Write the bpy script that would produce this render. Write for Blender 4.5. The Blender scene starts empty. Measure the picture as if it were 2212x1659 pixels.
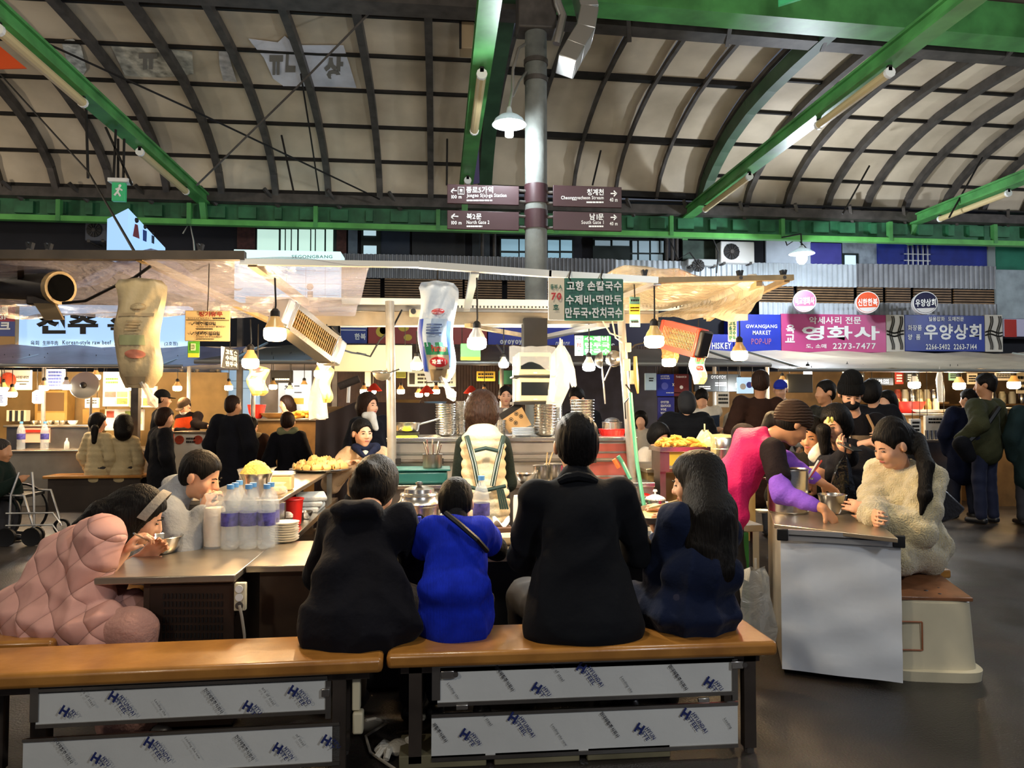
import bpy, bmesh, math, random
import numpy as np
from mathutils import Vector, Matrix

random.seed(7); np.random.seed(7)
SC = bpy.context.scene
COL = SC.collection
# ------------------------------------------------------------------ camera
FPX, IW, IH, CAMH = 1600.0, 2212, 1659, 1.36
PSI = math.atan(161 / FPX); TH = math.atan((882 - 829.5) / FPX)
CF = np.array([math.sin(PSI) * math.cos(TH), math.cos(PSI) * math.cos(TH), math.sin(TH)])
CR = np.array([math.cos(PSI), -math.sin(PSI), 0.0]); CU = np.cross(CR, CF)
CC = np.array([0.0, 0.0, CAMH])
cam = bpy.data.cameras.new('camera'); camo = bpy.data.objects.new('camera', cam); COL.objects.link(camo)
cam.sensor_width = 36; cam.lens = FPX / IW * 36; cam.clip_end = 200
camo.matrix_world = Matrix(((CR[0], CU[0], -CF[0], 0), (CR[1], CU[1], -CF[1], 0), (CR[2], CU[2], -CF[2], CAMH), (0, 0, 0, 1)))
SC.camera = camo
# ------------------------------------------------------------------ world, exposure, added fill lights out of frame
SC.view_settings.view_transform = 'Standard'; SC.view_settings.look = 'None'
SC.view_settings.gamma = 1; SC.view_settings.exposure = 1.2; SC.view_settings.use_curve_mapping = False
wd = bpy.data.worlds.new('night'); SC.world = wd; wd.use_nodes = True
wd.node_tree.nodes['Background'].inputs[0].default_value = (0.55, 0.62, 0.80, 1)
wd.node_tree.nodes['Background'].inputs[1].default_value = 0.07
def lamp(name, loc, power, col, r=.12):
    l = bpy.data.lights.new(name, 'POINT'); l.energy = power; l.color = col; l.shadow_soft_size = r
    o = bpy.data.objects.new(name, l); COL.objects.link(o); o.location = loc; return o
# added fill lights, unseen, at pendant height along the alley; brighten roof and fronts
lamp('added_fill_light', (-2.8, -1.2, 3.3), 70, (1, .88, .70), .2)
lamp('added_fill_light', (2.6, -1.0, 3.2), 95, (.93, .96, 1), .2)
lamp('added_fill_light', (-.6, 2.6, 4.1), 75, (1, .88, .70), .15)
lamp('added_fill_light', (6.6, 4.8, 3.9), 60, (.86, .92, 1), .15)
lamp('added_fill_light', (-6.4, 5.2, 3.8), 75, (1, .86, .66), .15)
lamp('added_fill_light', (-9.5, 9.0, 3.6), 100, (1, .86, .66), .15)
lamp('added_fill_light', (12.5, 9.2, 3.8), 120, (.84, .90, 1), .15)
lamp('added_fill_light', (2.6, 3.4, 4.4), 55, (1, .93, .82), .15)

def ray(x, y): return CF + CR * (x - IW / 2) / FPX + CU * (IH / 2 - y) / FPX
def aX(x, y, X): d = ray(x, y); return CC + d * (X / d[0])
def aY(x, y, Y): d = ray(x, y); return CC + d * (Y / d[1])
def aZ(x, y, Z): d = ray(x, y); return CC + d * ((Z - CAMH) / d[2])
def V(*a): return np.array(a, float)

# ------------------------------------------------------------------ materials
def lin(h):
    h = h.lstrip('#'); c = [int(h[i:i + 2], 16) / 255 for i in (0, 2, 4)]
    return tuple(((v + .055) / 1.055) ** 2.4 if v > .04045 else v / 12.92 for v in c)
MATS = {}
def M(name, col=None, rough=.5, metal=0., noise=None, bump=None, emit=0, trans=0., alpha=1., spec=None, sheen=0, sss=0, coat=0, wave=None):
    """principled material; noise=(scale, amount[, second colour]); bump=(scale, strength); wave=(scale, strength, axis)"""
    if name in MATS: return MATS[name]
    m = bpy.data.materials.new(name); m.use_nodes = True; MATS[name] = m
    nt = m.node_tree; b = nt.nodes['Principled BSDF']; c = lin(col) if isinstance(col, str) else col
    b.inputs['Base Color'].default_value = (*c, 1); b.inputs['Roughness'].default_value = rough
    b.inputs['Metallic'].default_value = metal; b.inputs['Transmission Weight'].default_value = trans
    b.inputs['Alpha'].default_value = alpha
    if spec is not None: b.inputs['Specular IOR Level'].default_value = spec
    if sheen: b.inputs['Sheen Weight'].default_value = sheen
    if coat: b.inputs['Coat Weight'].default_value = coat; b.inputs['Coat Roughness'].default_value = .15
    if sss: b.inputs['Subsurface Weight'].default_value = sss; b.inputs['Subsurface Radius'].default_value = (.012, .005, .003); b.inputs['Subsurface Scale'].default_value = 1
    if emit: b.inputs['Emission Color'].default_value = (*c, 1); b.inputs['Emission Strength'].default_value = emit
    if noise or bump or wave:
        tc = nt.nodes.new('ShaderNodeTexCoord')
    if noise:
        n = nt.nodes.new('ShaderNodeTexNoise'); n.inputs['Scale'].default_value = noise[0]; n.inputs['Detail'].default_value = 5
        nt.links.new(tc.outputs['Object'], n.inputs['Vector'])
        r = nt.nodes.new('ShaderNodeValToRGB'); e = r.color_ramp.elements; e[0].position = .32; e[1].position = .68
        c2 = lin(noise[2]) if len(noise) > 2 else tuple(v * (1 - noise[1]) for v in c)
        c3 = c if len(noise) > 2 else tuple(min(1, v * (1 + noise[1] * .6)) for v in c)
        e[0].color = (*c2, 1); e[1].color = (*c3, 1)
        nt.links.new(n.outputs['Fac'], r.inputs['Fac']); nt.links.new(r.outputs['Color'], b.inputs['Base Color'])
    if bump:
        n2 = nt.nodes.new('ShaderNodeTexNoise'); n2.inputs['Scale'].default_value = bump[0]; n2.inputs['Detail'].default_value = 4
        nt.links.new(tc.outputs['Object'], n2.inputs['Vector'])
        bp = nt.nodes.new('ShaderNodeBump'); bp.inputs['Strength'].default_value = bump[1]; bp.inputs['Distance'].default_value = .02
        nt.links.new(n2.outputs['Fac'], bp.inputs['Height']); nt.links.new(bp.outputs['Normal'], b.inputs['Normal'])
    if wave:
        w = nt.nodes.new('ShaderNodeTexWave'); w.bands_direction = wave[2]; w.inputs['Scale'].default_value = wave[0]; w.inputs['Distortion'].default_value = wave[3] if len(wave) > 3 else .6
        nt.links.new(tc.outputs['Object'], w.inputs['Vector'])
        bp = nt.nodes.new('ShaderNodeBump'); bp.inputs['Strength'].default_value = wave[1]; bp.inputs['Distance'].default_value = .01
        nt.links.new(w.outputs['Fac'], bp.inputs['Height']); nt.links.new(bp.outputs['Normal'], b.inputs['Normal'])
    return m

# ------------------------------------------------------------------ mesh builder
def basis(d):
    d = np.asarray(d, float); d = d / (np.linalg.norm(d) + 1e-12)
    a = V(0, 0, 1) if abs(d[2]) < .9 else V(1, 0, 0)
    u = np.cross(a, d); u /= np.linalg.norm(u); return u, np.cross(d, u), d
def rz(a):
    c, s = math.cos(a), math.sin(a); return np.array([[c, -s, 0], [s, c, 0], [0, 0, 1.]])
def rx(a):
    c, s = math.cos(a), math.sin(a); return np.array([[1, 0, 0], [0, c, -s], [0, s, c.real]])
def ry(a):
    c, s = math.cos(a), math.sin(a); return np.array([[c, 0, s], [0, 1, 0], [-s, 0, c]])
class MB:
    def __init__(s): s.v = []; s.f = []; s.m = []; s.cur = 0
    def mat(s, i): s.cur = i; return s
    def add(s, vs, fs):
        o = len(s.v); s.v.extend([tuple(map(float, p)) for p in vs])
        s.f.extend([tuple(o + i for i in f) for f in fs]); s.m.extend([s.cur] * len(fs)); return s
    def box(s, c, d, R=None):
        x, y, z = d[0] / 2, d[1] / 2, d[2] / 2
        p = np.array([(-x, -y, -z), (x, -y, -z), (x, y, -z), (-x, y, -z), (-x, -y, z), (x, -y, z), (x, y, z), (-x, y, z)])
        if R is not None: p = p @ np.asarray(R).T
        return s.add(p + np.asarray(c, float), [(0, 3, 2, 1), (4, 5, 6, 7), (0, 1, 5, 4), (1, 2, 6, 5), (2, 3, 7, 6), (3, 0, 4, 7)])
    def bb(s, a, b):
        a, b = np.minimum(a, b), np.maximum(a, b); return s.box((a + b) / 2, b - a)
    def bar(s, p0, p1, w, h, up=(0, 0, 1)):
        p0, p1 = np.asarray(p0, float), np.asarray(p1, float); d = p1 - p0; L = np.linalg.norm(d); d = d / L
        u = np.cross(d, up); u /= np.linalg.norm(u) + 1e-9; t = np.cross(u, d)
        return s.box((p0 + p1) / 2, (w, L, h), np.stack([u, d, t], 1))
    def cyl(s, p0, p1, r0, r1=None, n=10, cap=True):
        r1 = r0 if r1 is None else r1; p0, p1 = np.asarray(p0, float), np.asarray(p1, float); u, w, d = basis(p1 - p0)
        vs = []; 
        for p, r in ((p0, r0), (p1, r1)):
            for i in range(n):
                a = 2 * math.pi * i / n; vs.append(p + r * (math.cos(a) * u + math.sin(a) * w))
        fs = [(i, (i + 1) % n, n + (i + 1) % n, n + i) for i in range(n)]
        if cap: fs += [tuple(range(n - 1, -1, -1)), tuple(range(n, 2 * n))]
        return s.add(vs, fs)
    def tube(s, pts, r, n=6):
        pts = [np.asarray(p, float) for p in pts]; k = len(pts); rs = r if hasattr(r, '__len__') else [r] * k
        vs = []; u0 = None
        for i, p in enumerate(pts):
            d = pts[min(i + 1, k - 1)] - pts[max(i - 1, 0)]; d /= np.linalg.norm(d) + 1e-9
            if u0 is None: u0, _, _ = basis(d)
            u0 = u0 - d * (u0 @ d); u0 /= np.linalg.norm(u0) + 1e-9; w = np.cross(d, u0)
            for j in range(n):
                a = 2 * math.pi * j / n; vs.append(p + rs[i] * (math.cos(a) * u0 + math.sin(a) * w))
        fs = [(i * n + j, i * n + (j + 1) % n, (i + 1) * n + (j + 1) % n, (i + 1) * n + j) for i in range(k - 1) for j in range(n)]
        fs += [tuple(range(n - 1, -1, -1)), tuple(range((k - 1) * n, k * n))]
        return s.add(vs, fs)
    def lathe(s, prof, c=(0, 0, 0), n=16, R=None, cap=True):
        vs = []; c = np.asarray(c, float)
        for r, z in prof:
            for i in range(n):
                a = 2 * math.pi * i / n; vs.append((r * math.cos(a), r * math.sin(a), z))
        vs = np.array(vs)
        if R is not None: vs = vs @ np.asarray(R).T
        k = len(prof)
        fs = [(i * n + j, i * n + (j + 1) % n, (i + 1) * n + (j + 1) % n, (i + 1) * n + j) for i in range(k - 1) for j in range(n)]
        if cap: fs += [tuple(range(n - 1, -1, -1)), tuple(range((k - 1) * n, k * n))]
        return s.add(vs + c, fs)
    def sph(s, c, r, n=10, R=None):
        r = (r, r, r) if not hasattr(r, '__len__') else r; m = max(4, n // 2 + 1); vs = []
        for i in range(m + 1):
            t = math.pi * i / m
            for j in range(n):
                a = 2 * math.pi * j / n; vs.append((r[0] * math.sin(t) * math.cos(a), r[1] * math.sin(t) * math.sin(a), -r[2] * math.cos(t)))
        vs = np.array(vs)
        if R is not None: vs = vs @ np.asarray(R).T
        fs = [(i * n + j, i * n + (j + 1) % n, (i + 1) * n + (j + 1) % n, (i + 1) * n + j) for i in range(m) for j in range(n)]
        return s.add(vs + np.asarray(c, float), fs)
    def prism(s, pts, vec):
        pts = [np.asarray(p, float) for p in pts]; n = len(pts); vec = np.asarray(vec, float)
        return s.add(pts + [p + vec for p in pts], [tuple(range(n - 1, -1, -1)), tuple(range(n, 2 * n))] + [(i, (i + 1) % n, n + (i + 1) % n, n + i) for i in range(n)])
    def grid(s, nu, nv, f, thick=None):
        vs = [f(i / nu, j / nv) for j in range(nv + 1) for i in range(nu + 1)]; w = nu + 1
        fs = [(j * w + i, j * w + i + 1, (j + 1) * w + i + 1, (j + 1) * w + i) for j in range(nv) for i in range(nu)]
        s.add(vs, fs)
        if thick is not None:
            t = np.asarray(thick, float); n = len(vs); o = len(s.v) - n
            s.v.extend([tuple(np.asarray(p) + t) for p in vs])
            s.f.extend([tuple(o + n + i for i in reversed(f_)) for f_ in fs]); s.m.extend([s.cur] * len(fs))
            bd = [i for i in range(nu + 1)] + [j * w + nu for j in range(1, nv + 1)] + [nv * w + i for i in range(nu - 1, -1, -1)] + [j * w for j in range(nv - 1, 0, -1)]
            for a, b in zip(bd, bd[1:] + bd[:1]):
                s.f.append((o + b, o + a, o + n + a, o + n + b)); s.m.append(s.cur)
        return s
    def build(s, name, mats, parent=None, smooth=35, bevel=0, local=False, fix=True):
        me = bpy.data.meshes.new(name)
        off = np.zeros(3) if (parent is None or local) else WLOC.get(parent.name, np.zeros(3))
        me.from_pydata([tuple(np.asarray(p) - off) for p in s.v], [], s.f)
        for m in (mats if isinstance(mats, (list, tuple)) else [mats]): me.materials.append(m)
        me.polygons.foreach_set('material_index', s.m)
        if fix:
            bm = bmesh.new(); bm.from_mesh(me); bmesh.ops.recalc_face_normals(bm, faces=bm.faces); bm.to_mesh(me); bm.free()
        if smooth:
            me.polygons.foreach_set('use_smooth', [True] * len(me.polygons)); me.set_sharp_from_angle(angle=math.radians(smooth))
        o = bpy.data.objects.new(name, me); COL.objects.link(o)
        if parent is not None: o.parent = parent; WLOC[o.name] = off
        if bevel:
            b = o.modifiers.new('bevel', 'BEVEL'); b.width = bevel; b.segments = 2; b.limit_method = 'ANGLE'; b.harden_normals = False
        return o
WLOC = {}
def thing(name, label, cat, loc=(0, 0, 0), group=None, kind=None, rot=0):
    o = bpy.data.objects.new(name, None); COL.objects.link(o); o.location = loc; o.empty_display_size = .1
    o.rotation_euler = (0, 0, rot)
    WLOC[o.name] = np.asarray(loc, float); return tag(o, label, cat, group, kind)
def tag(o, label=None, cat=None, group=None, kind=None):
    if label: o['label'] = label
    if cat: o['category'] = cat
    if group: o['group'] = group
    if kind: o['kind'] = kind
    return o
def struct(o): o['kind'] = 'structure'; return o
def copytree(o, parent=None):
    c = o.copy(); COL.objects.link(c); c.parent = parent
    if parent is not None: c.matrix_parent_inverse = o.matrix_parent_inverse.copy()
    for ch in o.children: copytree(ch, c)
    return c
def put(o, loc, rot=0, label=None, scale=None):
    o.location = loc; o.rotation_euler = (0, 0, rot); WLOC[o.name] = np.asarray(loc, float)
    if label: o['label'] = label
    if scale: o.scale = (scale,) * 3 if not hasattr(scale, '__len__') else scale
    return o
class Proto:
    """first call returns the prototype itself, later calls copies of it with its parts"""
    def __init__(s, o): s.o = o; s.used = False
    def at(s, loc, rot=0, label=None, scale=None):
        o = s.o if not s.used else copytree(s.o); s.used = True
        return put(o, loc, rot, label, scale)

# ------------------------------------------------------------------ lettering (flat print)
TXT = {}; GLY = {}
CHARS = ''.join(chr(i) for i in range(33, 127))
def glyphs(bold, need):
    """outline every needed character once, one per line, and cut the mesh up by line"""
    g = GLY.setdefault(bold, {}); cs = [c for c in dict.fromkeys((CHARS if not g else '') + need) if c not in g and c not in ' \n']
    if not cs: return g
    cu = bpy.data.curves.new('t', 'FONT'); cu.body = '\n'.join(['H'] + cs + ['H']); cu.offset = bold; cu.resolution_u = 2; cu.space_line = 4
    t = bpy.data.objects.new('t', cu); me = bpy.data.meshes.new_from_object(t); n = len(me.vertices)
    co = np.zeros(n * 3); me.vertices.foreach_get('co', co); co = co.reshape(-1, 3)[:, :2]; od = np.argsort(-co[:, 1]); gap = np.concatenate([[0], (np.diff(-co[od, 1]) > 1.6).astype(int)]); ys = np.empty(n, int); ys[od] = np.cumsum(gap) - 1
    dl = (co[ys == -1, 1].min() - co[ys == len(cs), 1].min()) / (len(cs) + 1); assert ys.max() == len(cs), (ys.max(), len(cs)); fs = [[] for _ in range(len(cs) + 1)]
    for p in me.polygons: v = p.vertices[:]; fs[ys[v[0]]].append(v) if ys[v[0]] >= 0 else None
    for i, c in enumerate(cs):
        ix = np.flatnonzero(ys == i); mp = {int(a): k for k, a in enumerate(ix)}; v = co[ix] + (0, dl * (i + 1)) if len(ix) else np.zeros((0, 2))
        x1 = float(v[:, 0].max()) if len(v) else .4; g[c] = (v, [tuple(mp[a] for a in f) for f in fs[i]], max(x1 + .06, .92) if ord(c) > 0x2e00 else x1 + .075)
    bpy.data.objects.remove(t); bpy.data.meshes.remove(me); bpy.data.curves.remove(cu); return g
def tmesh(body, bold=0.0, align='LEFT', spacing=1.0, lsp=1.0):
    k = (body, bold, lsp)
    if k not in TXT:
        g = glyphs(bold, body); V_, F_ = [], []; x = y = 0.; n = 0
        for c in body:
            if c == '\n': x = 0.; y -= 1.12 * lsp; continue
            if c == ' ': x += .32; continue
            v, f, ad = g[c]; V_.append(v + (x, y)); F_.extend(tuple(n + i for i in q) for q in f); n += len(v); x += ad
        co = np.concatenate(V_) if V_ else np.zeros((0, 2)); TXT[k] = (np.concatenate([co, np.zeros((len(co), 1))], 1), F_)
    return TXT[k]
def tmb(mb, body, TL, TR, BL, bold=.015, align='LEFT', spacing=1.0, fit=True, lsp=1.0):
    """fit the lettering's bounding box into the parallelogram TL, TR, BL"""
    co, fs = tmesh(body, bold, align, spacing, lsp)
    if not len(co): return mb
    TL, TR, BL = (np.asarray(p, float) for p in (TL, TR, BL))
    lo, hi = co.min(0), co.max(0); w, h = hi[0] - lo[0], hi[1] - lo[1]
    u = (co[:, 0] - lo[0]) / max(w, 1e-6); v = (hi[1] - co[:, 1]) / max(h, 1e-6)
    if not fit:
        W, H = np.linalg.norm(TR - TL), np.linalg.norm(BL - TL); k = min(W / w, H / h); u = u * w * k / W; v = v * h * k / H
    return mb.add(TL + u[:, None] * (TR - TL) + v[:, None] * (BL - TL), fs)
def wtext(mb, body, r, Y, bold=.015, align='LEFT', lsp=1.0):
    """lettering on an upright surface at depth Y, r = photo rectangle"""
    x0, y0, x1, y1 = r
    return tmb(mb, body, aY(x0, y0, Y), aY(x1, y0, Y), aY(x0, y1, Y), bold, align, 1.0, True, lsp)
def wbars(mb, r, Y, rows, seed=1):
    """rows of short dashes for print too small to read"""
    x0, y0, x1, y1 = r; rg = random.Random(seed + int(x0)); hh = (y1 - y0) / rows
    for i in range(rows):
        x = x0
        while x < x1 - 1:
            w = min(rg.uniform(.06, .2) * (x1 - x0) + 1, x1 - x); wrect(mb, (x, y0 + hh * i + hh * .2, x + w * .85, y0 + hh * i + hh * .75), Y, 0, .003); x += w
    return mb
def wrect(mb, r, Y, d=.0, back=.02):
    """box with its front on the upright plane Y that covers the photo rectangle r"""
    x0, y0, x1, y1 = r; ym, xm = (y0 + y1) / 2, (x0 + x1) / 2
    a, b, t, u = aY(x0, ym, Y), aY(x1, ym, Y), aY(xm, y0, Y), aY(xm, y1, Y)
    return mb.bb(V(a[0], Y + d, u[2]), V(b[0], Y + d + back, t[2]))
# ================================================================== materials used all over
m_green = M('green_paint', '4f9450', .4, noise=(3, .35), bump=(8, .05))
m_greend = M('dark_green_paint', '2f6b47', .5, noise=(4, .4))
m_iron = M('grey_iron', '524d49', .55, .3, noise=(6, .35))
m_dark = M('dark_iron', '221f1d', .55, .4, noise=(6, .3))
m_black = M('black_plastic', '08080a', .5)
m_steel = M('stainless', 'c9c6c0', .24, 1, noise=(5, .12), bump=(60, .02))
m_steeld = M('brushed_steel', '9a958e', .34, 1, noise=(3, .25), bump=(40, .04))
m_alu = M('aluminium', 'd2d2d0', .35, .9)
m_white = M('white_paint', 'e9e9e6', .45)
m_whitep = M('white_print', 'f2f2ee', .6)
m_paper = M('cream_paper', 'e8ddc2', .7)
m_ink = M('black_ink', '14120f', .6)
m_red = M('red_plastic', 'c3221c', .35)
m_wood = M('honey_wood', 'b8803a', .3, noise=(5, .5, '8f5e28'), bump=(20, .08), coat=.3)
m_cream = M('cream_plastic', 'd9cfb0', .4, noise=(4, .12))
m_glassy = M('clear_plastic', 'eef1f2', .08, trans=.92, alpha=.55)
m_water = M('bottle_water', 'dfe9ee', .03, trans=1.0)

# ================================================================== floor
def floor_mat():
    m = bpy.data.materials.new('asphalt'); m.use_nodes = True; nt = m.node_tree; b = nt.nodes['Principled BSDF']
    tc = nt.nodes.new('ShaderNodeTexCoord'); n = nt.nodes.new('ShaderNodeTexNoise'); n.inputs['Scale'].default_value = 1.1; n.inputs['Detail'].default_value = 8
    n2 = nt.nodes.new('ShaderNodeTexNoise'); n2.inputs['Scale'].default_value = 90; n2.inputs['Detail'].default_value = 3
    r = nt.nodes.new('ShaderNodeValToRGB'); r.color_ramp.elements[0].position = .35; r.color_ramp.elements[1].position = .72
    r.color_ramp.elements[0].color = (*lin('23201f'), 1); r.color_ramp.elements[1].color = (*lin('483f37'), 1)
    mx = nt.nodes.new('ShaderNodeMix'); mx.data_type = 'RGBA'; mx.blend_type = 'MULTIPLY'; mx.inputs[0].default_value = .7
    for a in (n, n2): nt.links.new(tc.outputs['Object'], a.inputs['Vector'])
    nt.links.new(n.outputs['Fac'], r.inputs['Fac']); nt.links.new(r.outputs['Color'], mx.inputs[6]); nt.links.new(n2.outputs['Color'], mx.inputs[7])
    rr = nt.nodes.new('ShaderNodeMapRange'); rr.inputs['From Min'].default_value = .35; rr.inputs['From Max'].default_value = .65; rr.inputs['To Min'].default_value = .28; rr.inputs['To Max'].default_value = .62
    nt.links.new(n.outputs['Fac'], rr.inputs['Value']); nt.links.new(rr.outputs['Result'], b.inputs['Roughness'])
    bp = nt.nodes.new('ShaderNodeBump'); bp.inputs['Strength'].default_value = .5; bp.inputs['Distance'].default_value = .006
    nt.links.new(n2.outputs['Fac'], bp.inputs['Height']); nt.links.new(bp.outputs['Normal'], b.inputs['Normal'])
    nt.links.new(mx.outputs[2], b.inputs['Base Color']); return m
fl = MB().bb(V(-13, -3, -.2), V(17, 16, 0)).build('floor', floor_mat()); struct(fl)

# ================================================================== vaulted roof
PROF = [(13.02, 5.02), (12.78, 5.38), (12.47, 5.6), (12.1, 5.8), (11.6, 5.98), (11.0, 6.12), (10.3, 6.2), (9.6, 6.23), (8.9, 6.24), (8.2, 6.22)]
PA = np.array(PROF); PS = np.concatenate([[0], np.cumsum(np.linalg.norm(np.diff(PA, axis=0), axis=1))]); PL = PS[-1]
def prof(s, lift=0):
    y = np.interp(s, PS, PA[:, 0]); z = np.interp(s, PS, PA[:, 1]); return y, z + lift
PUR = [0.0, .62, 1.35, 2.2, 3.1, 4.1, PL]
m_panel = M('roof_sheet', 'd8c9b1', .34, noise=(1.1, .3, 'b0a28c'), bump=(5, .12))
ceil = thing('ceiling', None, None, (0, 10, 5)); struct(ceil)
def rotsec(p, a, px=1.0, py=13.0):
    if not a: return p
    x, y, z = p; c, s = math.cos(a), math.sin(a); dx, dy = x - px, y - py
    return V(px + c * dx - s * dy, py + s * dx + c * dy, z)
def section(xs, a, pur, lift=0, ribw=.1, ribd=.12, thickpur=.05):
    for x in xs:
        mb = MB(); pts = [rotsec(V(x, *prof(s, lift)), a) for s in np.linspace(0, PL, 14)]
        for p, q in zip(pts, pts[1:]): mb.bar(p, q, ribw, ribd, (0, 0, 1))
        mb.build('rib', m_iron, ceil)
    for s in pur:
        y, z = prof(s, lift - .03 + .09)
        MB().bar(rotsec(V(xs[0], y, z), a), rotsec(V(xs[-1], y, z), a), thickpur, thickpur).build('purlin', m_dark, ceil)
    for x0, x1 in zip(xs, xs[1:]):
        for s0, s1 in zip(pur, pur[1:]):
            MB().grid(1, 4, lambda u, v: rotsec(V(x0 + .01 + (x1 - x0 - .02) * u, *prof(s0 + .015 + (s1 - s0 - .03) * v, lift + .075 + .012 * math.sin(v * 3.14))), a), (0, 0, .012)).build('roof_panel', m_panel, ceil)
section([-11.7, -10.8, -9.92, -9.04, -8.14, -7.24, -6.36, -5.48, -4.58, -3.68, -2.78, -1.89, -1.01, -.13, .74], 0, PUR)
A2 = math.radians(2.2)
section([.9, 1.6, 2.42, 3.2, 3.98, 4.75], A2, [0, 1.1, 2.6, PL], .18, .055, .07, .11)
section([4.85, 5.68, 6.47, 7.28, 8.08, 8.88, 9.68, 10.5, 11.4, 12.3, 13.2, 14.1, 15.0], A2, PUR, 0)
# deep arches between the sections
for x, w, a in ((.82, .22, 0), (4.82, .16, A2)):
    mb = MB(); pts = [rotsec(V(x, *prof(s, -.02)), a) for s in np.linspace(0, PL, 16)]
    for p, q in zip(pts, pts[1:]): mb.bar(p, q, w, .24)
    mb.build('arch_rib', M('arch_green', '34523a', .5, noise=(3, .3)), ceil)
# eaves girder: grey ledge, box row, bright rail
MB().bar(V(-11, 13.05, 4.98), V(16, 13.05, 4.95), .2, .16).build('eaves_ledge', m_iron, ceil)
MB().bar(V(-11, 13.22, 4.74), V(16, 13.22, 4.70), .1, .34).build('eaves_girder', m_greend, ceil)
MB().bar(V(-11, 13.0, 4.54), V(16, 13.0, 4.48), .13, .09).build('eaves_rail', M('bright_green_paint', '5fae55', .4, noise=(3, .3)), ceil)
for i in range(46):
    x = -9 + i * .52
    MB().box(V(x, 13.13, 4.74), (.3 if i % 3 else .12, .1, .2)).build('girder_box', m_greend, ceil)
for i in range(11):
    x = -8.4 + i * 2.1; MB().box(V(x, 12.97, 4.66), (.07, .1, .36)).build('girder_stiffener', m_green, ceil)
for i in range(20):
    x = -8.2 + i * 1.05; MB().bar(V(x, 12.85, 5.1), V(x + .2, 13.1, 4.86), .05, .05).build('strut', m_iron, ceil)
# inner edge beams and the dark roof that goes on above the photographer
MB().bar(V(-10, 8.62, 6.2), V(1.0, 8.62, 6.16), .3, .28).build('edge_beam', m_iron, ceil)
MB().bar(V(-10, 8.3, 6.36), V(1.0, 8.3, 6.34), .4, .14).build('edge_beam', m_dark, ceil)
MB().bar(V(1.0, 8.95, 6.22), V(15, 9.55, 6.18), .25, .2).build('edge_beam', m_iron, ceil)
MB().bar(V(1.0, 8.6, 6.25), V(15, 9.2, 6.2), .3, .16).build('edge_beam', m_dark, ceil)
MB().bar(V(1.2, 8.15, 6.12), V(15, 8.72, 6.05), .34, .42).build('ridge_beam', m_green, ceil)
for i in range(8): MB().bar(V(2.2 + i * 1.3, 8.35, 6.2), V(2.45 + i * 1.3, 9.2, 6.1), .05, .05).build('strut', m_iron, ceil)
MB().grid(1, 6, lambda u, v: V(-12 + 29 * u, 8.7 - 13 * v, 6.45 + 1.3 * math.sin(v * 3.1)), (0, 0, .03)).build('upper_roof', M('upper_roof_sheet', '7d7364', .5, noise=(1.5, .3)), ceil)
MB().grid(1, 1, lambda u, v: V(-12 + 29 * u, 13.0 + 1.6 * v, 5.1 + .2 * v), (0, 0, .03)).build('eaves_sheet', m_dark, ceil)
# green tie beams receding over the alley
for i, (x, y1) in enumerate(((-3.98, 13.0), (.44, 12.2), (4.56, 13.2), (9.0, 13.2))):
    t = thing('tie_beam', ['green steel tie beam above the raw beef sign with two cream tubes', 'green steel tie beam rising just beside the round pillar', 'long green steel tie beam running up to the green ridge beam', 'green steel tie beam over the navy shop sign'][i], 'beam', (x, 4, 4.9))
    MB().bar(V(x, 3.2, 4.93), V(x, y1, 4.93), .13, .13).build('web', m_green, t)
    MB().bar(V(x - .0, 3.2, 4.86), V(x, y1, 4.86), .2, .035).build('flange', m_green, t)
    MB().bar(V(x, 3.2, 5.0), V(x, y1, 5.0), .2, .03).build('flange', m_green, t)
    MB().bar(V(x, y1 - .1, 4.95), V(x, y1 + .1, 4.5), .1, .1).build('bracket', m_green, t)
# dead fluorescent battens hung under the tie beams
m_tube = M('old_tube', 'cdb98a', .3)
def batten(y0, y1, x, label):
    t = thing('tube_batten', label, 'lamp', (x, y0, 4.75))
    MB().cyl(V(x, y0, 4.77), V(x, y1, 4.77), .05, n=10).build('tube', m_tube, t)
    for y in (y0, y1):
        MB().cyl(V(x, y - .02, 4.77), V(x, y + .02, 4.77), .056, n=10).build('end_cap', m_white, t)
        MB().box(V(x, y, 4.82), (.04, .04, .07)).build('hanger', m_dark, t)
batten(7.0, 8.6, -3.95, 'cream tube under the green beam nearest the orange banner, beside the orange banner')
batten(10.2, 12.0, -3.95, 'cream tube under the green beam behind the green exit sign')
batten(7.45, 9.0, .44, 'cream tube under the green beam beside the pendant lamp')
batten(11.0, 12.0, .44, 'short cream tube behind the brown station direction board')
batten(7.0, 8.4, 4.56, 'cream tube high under the long green beam on the grey vault side')
batten(10.4, 12.2, 4.56, 'cream tube at the low end of the long green beam')
batten(10.8, 12.4, 9.0, 'cream tube under the green beam over the navy shop sign')
# thin hanger rods and tie cables
def rod(p, q, r, label, name='hanger_rod', cat='rod', mat=None):
    tag(MB().cyl(p, q, r, n=5).build(name, mat or m_dark), label, cat, None if label.startswith('!') else 'thin rods hanging under the vault')
for (x0, y0, x1, y1, w) in ((608, 292, 635, 418, 11.5), (966, 300, 965, 400, 11.5), (1298, 325, 1280, 400, 11.5), (1878, 358, 1820, 462, 11.8), (2122, 340, 2050, 470, 11.8), (250, 280, 245, 385, 9.5), (185, 205, 190, 385, 9.0), (268, 300, 266, 390, 9.5), (228, 275, 285, 400, 9.5)):
    a, b = aY(x0, y0, w), aY(x1, y1, w); rod(a, b, .016, 'thin dark hanger rod dropping from the vault to the girder ledge')
tag(MB().tube([aY(60, 75, 9), aY(400, 230, 10), aY(820, 430, 12.4)], .014, 5).build('tie_cable', m_dark), 'dark tie cable sagging across the vault down to the girder', 'cable')
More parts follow.
